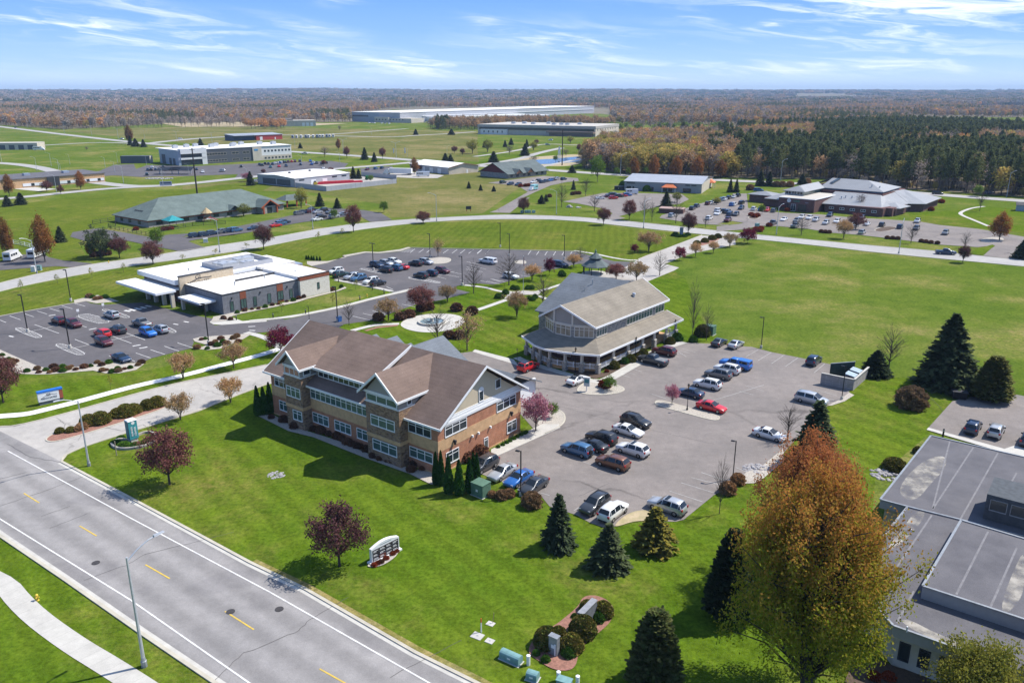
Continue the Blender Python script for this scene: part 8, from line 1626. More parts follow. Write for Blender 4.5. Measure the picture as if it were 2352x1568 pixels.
for q, l in [((1006, 800, 692, 96), 'spreading bare tree in front of the round plaza'), ((1088, 674, 588, 60), 'bare tree by the near edge of the upper lot'), ((1169, 655, 570, 84), 'large bare tree before the white car of the upper lot'), ((1247, 706, 618, 72), 'leaning bare tree in the garden beside the blue-grey roof'), ((1590, 778, 628, 52), 'tall narrow bare tree at the end of the veranda'), ((1622, 782, 692, 44), 'smaller bare tree beside the tall narrow one'), ((2040, 852, 735, 84), 'round bare tree at the meadow edge near the spruces'), ((1652, 1180, 1030, 52), 'thin bare tree in the grass at the lower lot corner'), ((1808, 1012, 915, 74), 'bare tree beside the white sedan and dark conifer'), ((802, 747, 678, 46), 'small bare tree beside the blue litter bin'), ((1515, 633, 572, 54), 'bare tree at the plaza beside the meadow'), ((1333, 600, 560, 42), 'bare tree near the far kerb of the upper lot')]: tree('bare', *q[:3], l, q[3], GT['bare'])
many('bare', [(1290, 476, 412, 46), (1345, 450, 400, 36), (1365, 486, 437, 40), (1480, 505, 444, 36), (1497, 510, 452, 26), (1552, 513, 444, 44)], 'bare tree near the stone office drive'); many('bare', [(1840, 540, 490, 46), (2092, 559, 507, 42), (2215, 570, 525, 36), (2250, 485, 430, 36), (1620, 522, 490, 24)], 'bare tree on the verge before the brick clinic'); many('budding', [(1975, 487, 440, 30), (1225, 374, 355, 26), (1170, 356, 330, 24)], 'budding tree near the pond or clinic')
tree('plum', 2211, 603, 562, 'dusky red tree on the verge beside the dark pickup', 32, GT['plum']); tree('plum', 1965, 527, 487, 'dusky red trees on the island before the brick clinic', 42, GT['plum'])
tree('vase', 2295, 552, 487, 'rounded orange maple at the lot end right of the brick clinic', 52, GT['vase'])
many('vase', [(1456, 408, 360, 28), (1502, 408, 356, 30), (1553, 408, 358, 34), (1602, 408, 358, 34), (1655, 410, 367, 34)], 'orange maple in the row behind the shop'); many('vase', [(20, 592, 500, 40), (104, 602, 495, 56)], 'orange maple beside the shuttle buses'); many('vase', [(186, 436, 393, 26), (22, 450, 400, 28), (298, 331, 287, 24), (208, 588, 555, 22), (952, 400, 362, 24), (778, 345, 318, 14)], 'orange young tree in the far left fields')
tree('maple', 1848, 1590, 1085, 'huge orange and yellow-green maple in the right foreground', 450); tree('maple2', 1838, 1330, 1003, 'tall orange-topped maple just behind the huge one', 300); tree('yellowmaple', 2235, 1680, 1478, 'yellow-green tree crown at the bottom right corner', 230); tree('vase', 2400, 1660, 1440, 'reddish tree crown at the right edge below the felt roof', 120, GT['vase'])
tree('pink', 1230, 990, 905, 'pink blossoming tree beside the brick gable wall', 76, GT['pink']); tree('pink', 1543, 928, 883, 'pink blossoming tree on the long gravel island', 36, GT['pink']); tree('pink', 567, 417, 397, 'pink tree beside the workshop spruce', 26, GT['pink']); many('pink', [(1360, 357, 340, 20), (1392, 352, 336, 18), (1452, 346, 334, 20), (1480, 344, 333, 16), (1210 + 340, 352, 338, 18)], 'pink tree before the tan factory')
tree('green', 362, 570, 523, 'bright green tree beside the daycare drive', 36, GT['green']); tree('green', 882, 488, 462, 'green tree on the rough field verge', 24, GT['green']); tree('green', 1400, 897, 864, 'leaning green shrub tree on the teardrop gravel island', 34, GT['green']); tree('green', 1268, 960, 925, 'small yellow-green tree beside the pink one', 30, GT['green']); many('green', [(1372, 418, 358, 44), (1276 + 0, 372, 357, 14), (1417, 402, 385, 16), (1443, 404, 384, 14), (1483, 402, 384, 14), (768, 503, 480, 20), (1750, 492, 470, 18), (2245, 452, 425, 24), (852, 418, 402, 14)], 'fresh green tree among the far lots')
tree('yelgreen', 560, 497, 468, 'pale yellow-green tree at the daycare front', 34); tree('yelgreen', 692, 478, 430, 'slim yellow-green birch beside the daycare entry', 34); many('yelgreen', [(1190 - 105, 385 - 32, 320, 36), (1120, 350, 320, 30), (1310, 330, 312, 20), (1225, 345, 325, 24), (1555, 465, 440, 24), (2010 - 20, 487, 470, 30), (1645, 470, 452, 20)], 'pale yellow-green tree in the far grounds')
many('spruce', [(140, 556, 520, 26), (18, 474, 449, 22), (49, 470, 443, 26), (735, 474, 443, 20), (775, 479, 455, 18)], 'dark spruce on the left lawns'); tree('broadpine', 232, 592, 517, 'broad dark conifer on the daycare lawn', 88); tree('bigspruce', 2170, 888, 722, 'tall broad dark spruce at the meadow edge', 138)
tree('bluespruce', 1282, 1256, 1136, 'spruce nearest the brown bush below the lot, leftmost of three', 76, 'three small spruces below the lot'); tree('bluespruce', 1396, 1303, 1203, 'middle spruce of the three below the lot', 92, 'three small spruces below the lot'); tree('yellowspruce', 1503, 1258, 1165, 'yellowing spruce in front of the silver suv', 96, 'three small spruces below the lot'); tree('spruce', 1868, 1062, 922, 'dark conifer behind the orange maples beside the white sedan', 104, GT['spruce']); tree('lowcedar', 2348, 594, 550, 'spruce at the right edge on the street corner', 40); tree('lowcedar', 2010, 862, 806, 'low bushy dark conifer beside the bin enclosure', 60)
many('spruce', [(1677, 442, 411, 14), (1691, 442, 412, 14), (1746, 427, 392, 22), (1766, 428, 394, 20), (1842, 424, 400, 22), (1530, 474, 440, 26), (2340, 436, 415, 14)], 'dark spruce around the brick clinic'); many('spruce', [(1206, 358, 330, 22), (1134, 373, 348, 24), (1314, 397, 380, 18), (1317, 436, 414, 10), (1244, 468, 448, 16), (1254, 463, 446, 12), (1160, 338, 322, 10), (1174, 333, 317, 12), (1210, 338, 320, 10), (1112, 339, 324, 8)], 'dark spruce around the pond and stone office')
many('spruce', [(576, 426, 394, 20), (838, 367, 339, 18), (812, 411, 383, 16), (824, 411, 388, 14), (1023, 373, 352, 18), (1035, 375, 355, 18), (312, 337, 318, 18), (330, 338, 320, 14), (300, 334, 312, 12), (461, 334, 318, 14), (955, 310, 296, 12), (1037, 310, 296, 16), (690, 341, 328, 10), (860, 372, 350, 14)], 'dark spruce in the far fields'); many('spruce', [(1077, 433, 417, 10), (1104, 438, 424, 9), (1134, 440, 427, 10)], 'small spruce planted beside the stone office lawn')
many('plum', [(1044 - 0, 353, 335, 16), (879, 366, 338, 18), (797, 364, 336, 18), (1062, 357, 340, 14), (1330, 350, 330, 14), (605, 400, 388, 12), (760, 396, 384, 14), (108, 440, 414, 26), (140, 446, 424, 16), (1010, 390, 380, 20), (968, 394, 378, 18), (744, 381, 367, 14), (1232, 333, 320, 12)], 'plum-leaved tree in the far grounds'); many('budding', [(746, 361, 334, 30), (1400, 366, 345, 30), (200, 346, 334, 10), (1300, 358, 340, 20), (780, 300, 285, 12), (1205, 355, 332, 18), (2050, 460, 440, 26)], 'grey budding tree in the far grounds')
tree('cedar', 1672, 1412, 1218, 'large dark double-topped cedar in the foreground', 104, None, vi=0); tree('cedar', 1500, 1575, 1383, 'bushy olive-green cedar at the bottom of the lawn', 116, None, vi=1); tree('cedar', 2275, 918, 808, 'dense dark cedar beside the timber enclosure', 80, None, vi=1)
for bx, by, ty, w_ in [(1002, 1112, 1039, 20), (1014, 1114, 1037, 20), (1031, 1132, 1049, 26), (1055, 1136, 1058, 28), (1079, 1130, 1053, 24), (1087, 1102, 1041, 18), (1096, 1110, 1043, 18)]: tree('arbor', bx, by, ty, 'green cone arborvitae at the brick gable corner', w_, 'cone arborvitae at the right corner')
for bx, by, ty in [(594, 954, 888), (608, 952, 890), (622, 947, 880)]: tree('arbor', bx, by, ty, 'dark cone arborvitae at the office left corner', 22, 'cone arborvitae at the left corner')
for x, y in ((645, 810), (665, 812), (690, 815), (710, 818), (738, 820), (765, 822)): p = zU.d(x, y); tree('arbor', p[0], p[1] + 2, p[1] - 8, 'tiny cone evergreen behind the clinic', 6, 'tiny evergreens behind the clinic')
for bx, by, ty in [(49, 670, 642), (133, 652, 629), (212, 640, 614), (284, 626, 604), (419, 598, 584), (496, 584, 570), (566, 570, 557)]: tree('sapling', bx, by, ty, 'thin sapling beside the back street', 16, 'saplings along the street')
for r, x, y, ty in [(z0, 978, 930, 800), (zA, 650, 180, 70), (zA, 250, 225, 135), (zU, 1080, 1085, 990), (zU, 750, 650, 570), (zU, 965, 610, 540)]: p = r.d(x, y); tree('sapling', p[0], p[1], r.d(x, ty)[1], 'staked sapling on the clinic lawns', 14, 'staked saplings')
def shrub(kind, r, x, y, w_, label, group, hk=1.0):
 p = r.d(x, y) if r else (x, y); ppm = (FP * st + (p[1] - CY) * ct) / HC; _, cm, H, rad = PR[kind][0]; s = w_ / ppm / (2 * rad); return plant_at(kind, G(*p), s, s * hk, label, group)
for x, y, w_ in [(138, 994, 22), (163, 992, 22), (205, 975, 40), (232, 971, 44), (270, 957, 34), (290, 954, 44), (308, 948, 36), (340, 938, 36), (362, 932, 38)]: shrub('roundshrub', None, x, y, w_, 'clipped yew mound in the drive median', 'clipped yews in the drive median', .85)
for x, y, w_ in [(190, 985, 24), (178, 990, 18), (258, 958, 20), (318, 944, 16)]: shrub('brownshrub', None, x, y, w_, 'loose bare brown shrub in the drive median', 'brown shrubs in the drive median', .8)
for x, y, w_ in [(265, 1018, 22), (285, 1023, 26), (310, 1024, 24), (335, 1018, 24), (278, 1006, 18), (350, 1004, 18)]: shrub('greenshrub', None, x, y, w_, 'low green plant in the stone ring of the teal sign', 'plants in the stone ring', .5)
for x, y, w_ in [(2030, 690, 14), (2100, 668, 14), (2165, 645, 15), (2215, 630, 14)]: shrub('roundshrub', zV, x, y, w_ * 1.3, 'clipped mound in the island of the beige drive', 'clipped mounds in the link drive', .8)
for x, y in [(1830, 612), (1870, 620), (1920, 618), (1950, 605), (1840, 600)]: shrub('greenshrub', zV, x, y, 14, 'dark green plant around the blue pillar sign', 'plants around the pillar sign', .6)
for x, y, w_, kd in [(1075, 965, 125, 'roundshrub'), (1200, 1000, 162, 'roundshrub'), (1040, 1150, 218, 'roundshrub'), (760, 1235, 212, 'roundshrub'), (850, 1180, 137, 'roundshrub'), (955, 1270, 187, 'roundshrub')]: shrub(kd, zL, x, y + 30, w_ * .293, 'large clipped yew mound in the foreground mulch bed', 'clipped yews in the foreground bed')
for x, y, w_, kd in [(1165, 1075, 100, 'greenshrub'), (975, 1050, 50, 'greenshrub'), (930, 1345, 110, 'greenshrub'), (675, 1340, 60, 'greenshrub'), (750, 1390, 70, 'greenshrub')]: shrub(kd, zL, x, y, w_ * .293, 'bright leafy green shrub in the foreground mulch bed', 'leafy shrubs in the foreground bed')
for x, y, w_, l in [(1152, 1145, 26, 'brown loose bush behind the transformer'), (1170, 1140, 24, 'tan brown bush beside the transformer'), (1130, 1140, 18, 'small brown bush at the transformer'), (1222, 1162, 42, 'big round brown bush under the black lamp'), (1672, 1132, 34, 'brown bush beside the thin bare tree'), (1695, 1110, 30, 'brown bush at the lot edge behind the thin bare tree'), (2092, 935, 60, 'large domed brown-green shrub on the right lawn')]: shrub('brownshrub', None, x, y, w_, l, 'brown bushes')
shrub('roundshrub', zR, 1497, 1110, 52, 'reddish clipped shrub beside the felt roof', 'shrubs beside the felt roof', .7); shrub('roundshrub', zR, 1650, 1005, 22, 'small clipped shrub at the felt roof edge', 'shrubs beside the felt roof')
for x, y in [(265, 1085), (290, 1090), (168, 1060), (350, 1135), (500, 1155), (560, 1170), (620, 1190), (690, 1215), (730, 1230), (760, 1260), (800, 1275), (840, 1290), (870, 1290), (910, 1315), (970, 1365), (1020, 1385), (1080, 1400), (1130, 1405), (1265, 1475), (1295, 1430), (1350, 1465)]: shrub('duskyshrub', zA, x, y, rn.uniform(13, 24), 'dusky shrub in the bed along the brick office', 'shrubs along the brick office')
sheet('gravel_bed', PX(zp(zA, [(60, 1040), (180, 1030), (350, 1130), (700, 1240), (1000, 1370), (1250, 1450), (1440, 1490), (1560, 1560), (1420, 1580), (1260, 1500), (900, 1370), (500, 1210), (300, 1160)])), M_GRAVEL, .04)
for x, y in [(1350, 1150), (1405, 1125), (1450, 1100), (1490, 1080), (1535, 1055), (1575, 1030), (1620, 1008), (1660, 990), (1680, 975)]: shrub('greenshrub', z4, x, y, 10, 'small round plant along the gable walk', 'small plants along the gable walk')
for x, y, w_ in [(1140, 1260, 38), (980, 1300, 30)]: shrub('duskyshrub', z4, x, y, w_, 'reddish bush against the brick gable wall', 'reddish bushes at the gable')
for x, y, w_, kd in [(1180, 985, 22, 'roundshrub'), (1210, 1170, 20, 'roundshrub'), (1255, 1175, 26, 'roundshrub'), (1385, 1110, 20, 'greenshrub'), (1465, 1090, 26, 'roundshrub'), (1565, 1035, 14, 'roundshrub'), (1625, 1010, 24, 'roundshrub'), (1155, 1225, 10, 'redshrub'), (1970, 860, 24, 'roundshrub'), (2060, 820, 26, 'greenshrub'), (2265, 835, 20, 'greenshrub')]:
 if x != 1180: shrub(kd, zB3, x, y, w_ * .95, 'rounded shrub along the veranda walk', 'shrubs along the veranda')
shrub('redshrub', zC, 1085, 160, 26, 'dark reddish groundcover under the leaning green tree', 'groundcover on the gravel island'); shrub('roundshrub', zR, 235, 235, 36, 'round dark shrub beside the green transformer by the bare trees', 'shrubs by the bare trees')
for x, y, kd in [(905, 720, 'redshrub'), (930, 708, 'redshrub'), (953, 700, 'duskyshrub'), (990, 668 + 5, 'redshrub'), (1035, 640, 'redshrub'), (1060, 620, 'redshrub')]: shrub(kd, zS, x, y, 13, 'small shrub before the white directory sign', 'shrubs before the directory sign')
sheet('gravel_bed', smoothc(PX(zp(zS, [(860, 735), (960, 725), (1060, 660), (1090, 600), (1070, 590), (960, 665), (850, 715)]))), M_GRAVEL, .045)
for i, (x, y) in enumerate([(345, 790), (405, 770), (440, 790), (495, 775), (555, 780), (605, 760), (670, 765), (240, 780), (330, 760), (475, 745), (555, 745), (630, 740), (745, 745), (800, 735), (860, 705), (900, 725), (960, 705), (905, 775), (940, 770), (990, 785), (1045, 780), (1100, 760), (1150, 750), (1220, 725), (1250, 705), (1040, 760), (110, 690), (140, 695), (80, 675), (110, 715), (50, 690), (20, 640), (60, 720), (100, 740), (820, 130), (850, 145), (880, 140), (930, 130), (790, 125), (1780, 500), (1810, 495), (1900, 520), (1950, 495), (1970, 525), (2060, 490), (2000, 540), (1920, 555), (2090, 475), (1870, 545), (1830, 580), (1740, 575), (2105, 520)]):
 shrub(('duskyshrub', 'greenshrub', 'brownshrub')[i % 3], z0, x, y, rn.uniform(9, 17), 'small shrub in the white gravel beds', 'shrubs in the white gravel beds', .8)
for r, pts, w_ in [(Z(340, 740, 1060), [(1215, 655), (1290, 635), (1360, 620), (1425, 615), (1490, 600), (1560, 580), (1620, 570), (1700, 545), (1765, 535), (1820, 515), (1862, 500), (1915, 475), (1978, 465), (2037, 453), (2093, 440), (2145, 430), (2235, 400), (1100, 715), (1150, 720), (1080, 710)], 8)]:
 for i, (x, y) in enumerate(pts): shrub(('duskyshrub', 'greenshrub')[i % 4 == 0], r, x, y, w_ * rn.uniform(.8, 1.5), 'small shrub along the clinic wall', 'shrubs along the clinic wall')
sheet('gravel_bed', PX(zp(Z(340, 740, 1060), [(1085, 670), (1230, 645), (1800, 525), (2190, 432), (2270, 395), (2285, 410), (2200, 440), (1900, 515), (1800, 550), (1230, 665), (1150, 690), (1190, 720), (1050, 735), (960, 740), (980, 690)])), M_GRAVEL, .045)
for r, pts, kd, w_, l, g_ in [(z5, [(850, 850), (900, 850), (980, 780)], 'greenshrub', 16, 'round green shrub in the garden circle', 'shrubs in the garden circle'), (z5, [(1390, 880), (1460, 890), (1500, 850), (1115, 690), (1375, 690), (1440, 690), (1180, 700)], 'greenshrub', 13, 'dark green shrub beside the flagpole circle', 'shrubs in the garden circle'), (z5, [(1990, 465), (1970, 440)], 'greenshrub', 15, 'green shrub beside the gazebo walk', 'shrubs in the garden circle'),
 (zA, [(1350, 215), (1400, 205), (1620, 215), (1740, 240), (1560, 430), (1640, 430), (1180, 285), (1250, 265), (1010, 290)], 'duskyshrub', 24, 'dusky shrub around the round plaza', 'shrubs around the plaza'), (zV, [(650, 315), (935, 250), (962, 245), (990, 245), (730, 270)], 'duskyshrub', 10, 'small shrub on the stone office lawn', 'shrubs by the stone office'),
 (zK, [(800, 607), (830, 610), (860, 612), (1305, 655), (1345, 657), (1385, 660), (1565, 680), (1600, 685), (1640, 690), (1688, 695)], 'duskyshrub', 10, 'low grey shrub along the brick clinic lot', 'shrubs along the brick clinic lot'), (zK, [(265, 480), (290, 490), (310, 485), (540, 445), (300, 590), (340, 585), (400, 560), (330, 600), (2150 - 630, 440), (1640, 440), (1720, 380)], 'redshrub', 12, 'reddish shrub around the brick clinic', 'shrubs around the brick clinic'), (zF3, [(455, 920), (560, 920), (255, 945), (500, 920), (690, 900)], 'brownshrub', 16, 'brown bush beside the spruces left of the clinic', 'bushes left of the clinic'),
 (zD, [(1440, 565), (1475, 560), (1510, 555), (1200, 560)], 'redshrub', 11, 'reddish shrub by the daycare fence', 'shrubs by the daycare'), (zD, [(860, 790), (900, 785), (830, 795), (950, 780)], 'duskyshrub', 16, 'dusky ground shrub under the broad conifer', 'shrubs under the conifer'), (zF2, [(475, 1062), (520, 1060), (545, 1058)], 'redshrub', 10, 'red shrub at the stone office lot', 'shrubs by the stone office lot'), (zRB, [(930, 1545), (1015, 1548)], 'redshrub', 26, 'bright red shrub at the foot of the felt-roofed building', 'red shrubs in the corner'), (zF2, [(1590, 1100), (1960, 1080), (1380, 1060)], 'greenshrub', 18, 'rounded green shrub before the shop', 'shrubs before the shop')]:
 for x, y in pts: shrub(kd, r, x, y, w_, l, g_)
sheet('mulch_bed', PX(zp(zRB, [(780, 1500), (960, 1440), (1060, 1480), (1300, 1540), (1400, 1700), (700, 1700)])), M_BARK, .05)
# ================================================================ woods
def inside(p, poly):
 c = False; n = len(poly); j = n - 1
 for i in range(n):
  a, b = poly[i], poly[j]
  if (a[1] > p[1]) != (b[1] > p[1]) and p[0] < (b[0] - a[0]) * (p[1] - a[1]) / (b[1] - a[1]) + a[0]: c = not c
  j = i
 return c
def one(tm, cm, name):
 "trunk and crown joined, for masses no one could count"
 bm = bmesh.new(); bm.from_mesh(tm); k = len(tm.materials); n0 = len(bm.faces); bm.from_mesh(cm); bm.faces.ensure_lookup_table()
 for f in bm.faces[n0:]: f.material_index = k
 me = bpy.data.meshes.new(name); bm.to_mesh(me); bm.free()
 for m in list(tm.materials) + list(cm.materials): me.materials.append(m)
 return bpy.data.objects.new(name, me)
def ftree(nm, lm, H=15, rx=4.2, z0=3.0, ncl=70, per=9, leaf=.5, sig=.65): return decid(nm, H, rx, z0, leaf, lm, ncl, per, sig, 'round', .42, trunk_r=.2, bark=BARK)
def pine(nm, H=17, seed=0, ncl=58, per=15, z0=.32):
 m = MB(); m.tube([(0, 0, -.1), (.1, .05, H * .5), (0, 0, H * .95)], [.24, .17, .04], 6); P = []
 for i in range(ncl):
  k = (i + nr.random()) / ncl; z = H * (z0 + (1 - z0) * k); r = (1 - k ** 1.6) * 3.4 * nr.uniform(.35, 1.1) + .15; a = i * 2.4 + nr.normal(0, .4); e = (r * math.cos(a), r * math.sin(a), z + r * .12); P.append(e)
  m.tube([(0, 0, z - r * .2), e], [.05, .02], 3, 0, False)
 for i in range(7): z = H * nr.uniform(.25, .48); a = nr.uniform(0, 6.28); r = nr.uniform(.6, 1.6); m.tube([(0, 0, z), (r * math.cos(a), r * math.sin(a), z + .1)], [.03, .012], 3, 0, False)
 c = np.repeat(np.array(P), per, 0) + nr.normal(0, 1, (ncl * per, 3)) * np.array([.55, .55, .3]); u, v = leafquads(c, .42, .4, .6); return m.mesh(nm + '_trunk', [BARKP]), quads(nm + '_crown', c, u, v, [L_PINE]), H, 3.0
FT = {'bronze': [ftree('bronze', L_F1), ftree('bronze', L_F1, 14, 4.6)], 'yellow': [ftree('yellow', L_F2, 13, 4.0, 2.2, 80, 11)], 'rust': [ftree('rust', L_F3, 14, 3.9)], 'grey': [ftree('grey', L_F4, 15, 4.2, 3, 70, 8, .42), ftree('grey', L_F4, 14, 4.0, 3.5, 64, 8, .42)], 'fresh': [ftree('fresh', L_F5, 11, 3.4, 1.8, 60, 12)], 'pine': [pine('pine'), pine('pine', 18, 1), pine('pine', 16, 2, 40)]}
FN = {'bronze': ('oak_tree', 'bronze-leafed tree'), 'yellow': ('aspen_tree', 'yellow-leafed tree'), 'rust': ('red_maple_tree', 'rust-coloured tree'), 'grey': ('bare_tree', 'grey leafless tree'), 'fresh': ('young_tree', 'fresh green tree'), 'pine': ('pine_tree', 'tall bare-trunked pine')}
def woodtree(kind, pos, s, where, group):
 tm, cm, H, rx = FT[kind][rn.randrange(len(FT[kind]))]; nm, lab = FN[kind]; t = thing(nm, '%s %s' % (lab, where), 'tree', pos, rn.uniform(0, 6.28), '%ss %s' % (kind, group), True); t.scale = (s * rn.uniform(.92, 1.1), s * rn.uniform(.92, 1.1), s); link('trunk', tm, t); link('crown', cm, t); return t
PROTO = {}
for k, l in FT.items():
 c_ = bpy.data.collections.new('grove_' + k); PROTO[k] = c_
 for tm, cm, H, rx in l: c_.objects.link(one(tm, cm, 'grove_tree'))
FAR = bpy.data.collections.new('far_grove'); FARP = bpy.data.collections.new('far_pines'); CLUMP = bpy.data.collections.new('far_clumps')
for lm, H, rx in ((L_F1, 15, 5), (L_F4, 16, 5), (L_F3, 14, 4.6), (L_F4, 14, 4.4), (L_F1, 13, 5), (L_F2, 13, 4.4), (L_F4, 15, 4.8), (L_F1, 15, 4.6)):
 tm, cm, _, _ = decid('far', H, rx, 2.5, .75, lm, 40, 7, .7, 'round', .5, trunk_r=.2); FAR.objects.link(one(tm, cm, 'far_tree'))
for i in range(2): tm, cm, _, _ = pine('farpine', 17, i, 26, 9, .3); FARP.objects.link(one(tm, cm, 'far_pine'))
for lm, n in ((L_F1, 9), (L_F4, 9), (L_PINE, 8), (L_F4, 9), (L_PINE, 7)):
 P = np.concatenate([crown_clumps(26, 6, 5.5, 7.5) + np.append(nr.uniform(-20, 20, 2), nr.uniform(-1, 2)) for _ in range(n)]); c = np.repeat(P, 2, 0) + nr.normal(0, 1.2, (len(P) * 2, 3)); u, v = leafquads(c, 1.9, .7); CLUMP.objects.link(bpy.data.objects.new('far_clump', quads('far_clump', c, u, v, [lm])))
def scatter(name, label, pts, coll, smin, smax):
 me = bpy.data.meshes.new(name); me.vertices.add(len(pts)); me.vertices.foreach_set('co', np.array(pts, dtype=np.float32).reshape(-1)); o = link(name, me)
 o['kind'] = 'stuff'; o['label'] = label; o['category'] = 'woodland'
 ng = bpy.data.node_groups.new('woodland', 'GeometryNodeTree'); ng.interface.new_socket('Geometry', in_out='INPUT', socket_type='NodeSocketGeometry'); ng.interface.new_socket('Geometry', in_out='OUTPUT', socket_type='NodeSocketGeometry')
 gi, go = ng.nodes.new('NodeGroupInput'), ng.nodes.new('NodeGroupOutput'); ip = ng.nodes.new('GeometryNodeInstanceOnPoints'); ci = ng.nodes.new('GeometryNodeCollectionInfo')
 ci.inputs['Collection'].default_value = coll; ci.inputs['Separate Children'].default_value = True; ci.inputs['Reset Children'].default_value = True; ip.inputs['Pick Instance'].default_value = True
 def rv(t, a, b, seed):
  n = ng.nodes.new('FunctionNodeRandomValue'); n.data_type = t
  i0 = {'FLOAT_VECTOR': 0, 'FLOAT': 2}[t]; n.inputs[i0].default_value = a; n.inputs[i0 + 1].default_value = b; n.inputs['Seed'].default_value = seed; return n.outputs[0 if t == 'FLOAT_VECTOR' else 1]
 ng.links.new(gi.outputs[0], ip.inputs['Points']); ng.links.new(ci.outputs[0], ip.inputs['Instance']); ng.links.new(rv('FLOAT_VECTOR', (0, 0, 0), (0, 0, 6.283), 1), ip.inputs['Rotation']); ng.links.new(rv('FLOAT_VECTOR', (smin,) * 3, (smax,) * 3, 2), ip.inputs['Scale'])
 ng.links.new(ip.outputs[0], go.inputs[0]); md = o.modifiers.new('woodland', 'NODES'); md.node_group = ng; return o
def fill(poly, sp, jit=.42):
 P = [(p.x, p.y) for p in (G(*q) for q in poly)]; x0, x1 = min(p[0] for p in P), max(p[0] for p in P); y0, y1 = min(p[1] for p in P), max(p[1] for p in P); out = []
 y = y0; r_ = 0
 while y < y1:
  x = x0 + (sp / 2 if r_ % 2 else 0)
  while x < x1:
   p = (x + rn.uniform(-jit, jit) * sp, y + rn.uniform(-jit, jit) * sp)
   if inside(p, P): out.append(p)
   x += sp
  y += sp * .87; r_ += 1
 return out
def nz(x, y, s):
 from mathutils import noise as mn
 return mn.noise((x * s, y * s, 3.7))
WOOD = [(1338, 386), (1436, 399), (1560, 404), (1664, 408), (1781, 411), (1916, 411), (1976, 424), (2051, 433), (2186, 441), (2352, 453), (2560, 468), (2700, 330), (2352, 312), (2200, 305), (2090, 300), (1960, 303), (1840, 312), (1700, 322), (1600, 322), (1500, 324), (1400, 335), (1345, 360)]
sheet('wood_floor', PX(WOOD), M_WOODFLOOR, .05)
pts = fill(WOOD, 6.2); cand = {k: [] for k in FT}; allw = []
for x, y in pts:
 px, py = proj((x, y, 0)); a = nz(x, y, .022); b = nz(x + 300, y, .05)
 pineside = (px > 1690 and not (px > 2035 + 40 * b and 336 < py < 370 and a > -.3) and not (px < 1870 and py < 354)) or (1560 < px < 1700 and b > .3)
 if pineside: k = 'pine' if rn.random() < .86 else rn.choice(['grey', 'yellow', 'bronze'])
 else:
  if rn.random() < .35: continue
  k = 'yellow' if a > .18 else ('rust' if a < -.28 or (px > 1700 and b > 0) else rn.choice(['bronze', 'grey', 'grey', 'yellow', 'bronze', 'fresh' if rn.random() < .4 else 'bronze']))
  if (px > 1960 and py < 372) or (px > 1480 and py < 354): k = rn.choice(['rust', 'yellow', 'bronze', 'yellow', 'grey'])
 if pineside and rn.random() < .18: continue
 allw.append((math.hypot(x, y), x, y, k, py))
front = sorted(allw, key=lambda t: t[0] - 0)
def rowdepth(t):
 x, y = t[1], t[2]; px, py = proj((x, y, 0)); fy = np.interp(px, [q[0] for q in WOOD[:11]], [q[1] for q in WOOD[:11]]); fx = G(px, float(fy)); return math.hypot(x, y) - math.hypot(fx.x, fx.y)
allw.sort(key=rowdepth); nsingle = {'pine': 95}; cnt = {'pine': 0, 'other': 0}; rest = {k: [] for k in FT}
for t in allw:
 inview = -20 < proj((t[1], t[2], 0))[0] < 2372; key = 'pine' if t[3] == 'pine' else 'other'; lim = 100 if key == 'pine' else 75
 if inview and cnt[key] < lim:
  cnt[key] += 1; woodtree(t[3], (t[1], t[2], .1), rn.uniform(.9, 1.18), 'in the wood edge beyond the country road', 'of the wood edge')
 else: rest[t[3]].append((t[1], t[2], .1))
for k, l in rest.items():
 if l: scatter('woodland', {'pine': 'dense dark pine plantation behind the clinic', 'yellow': 'yellow-leafed trees massed in the mixed wood', 'rust': 'rust-coloured trees massed in the mixed wood', 'bronze': 'bronze trees massed in the mixed wood', 'grey': 'grey leafless trees massed in the mixed wood', 'fresh': 'fresh green trees massed in the mixed wood'}[k], l, PROTO[k], .85, 1.18)
brush = []
for a, b in zip(WOOD[:10], WOOD[1:11]):
 A0, B0 = G(*a), G(*b); n_ = int((B0 - A0).length / 1.6)
 for i in range(n_): p = A0.lerp(B0, rn.random()); d_ = p.normalized() * rn.uniform(-1, 16); brush.append((p.x + d_.x, p.y + d_.y, 0))
scatter('woodland', 'low brush along the foot of the wood', brush[::3], PROTO['yellow'], .15, .36); scatter('woodland', 'bare brush along the foot of the wood', brush[1::3] + brush[2::3], PROTO['grey'], .22, .55)
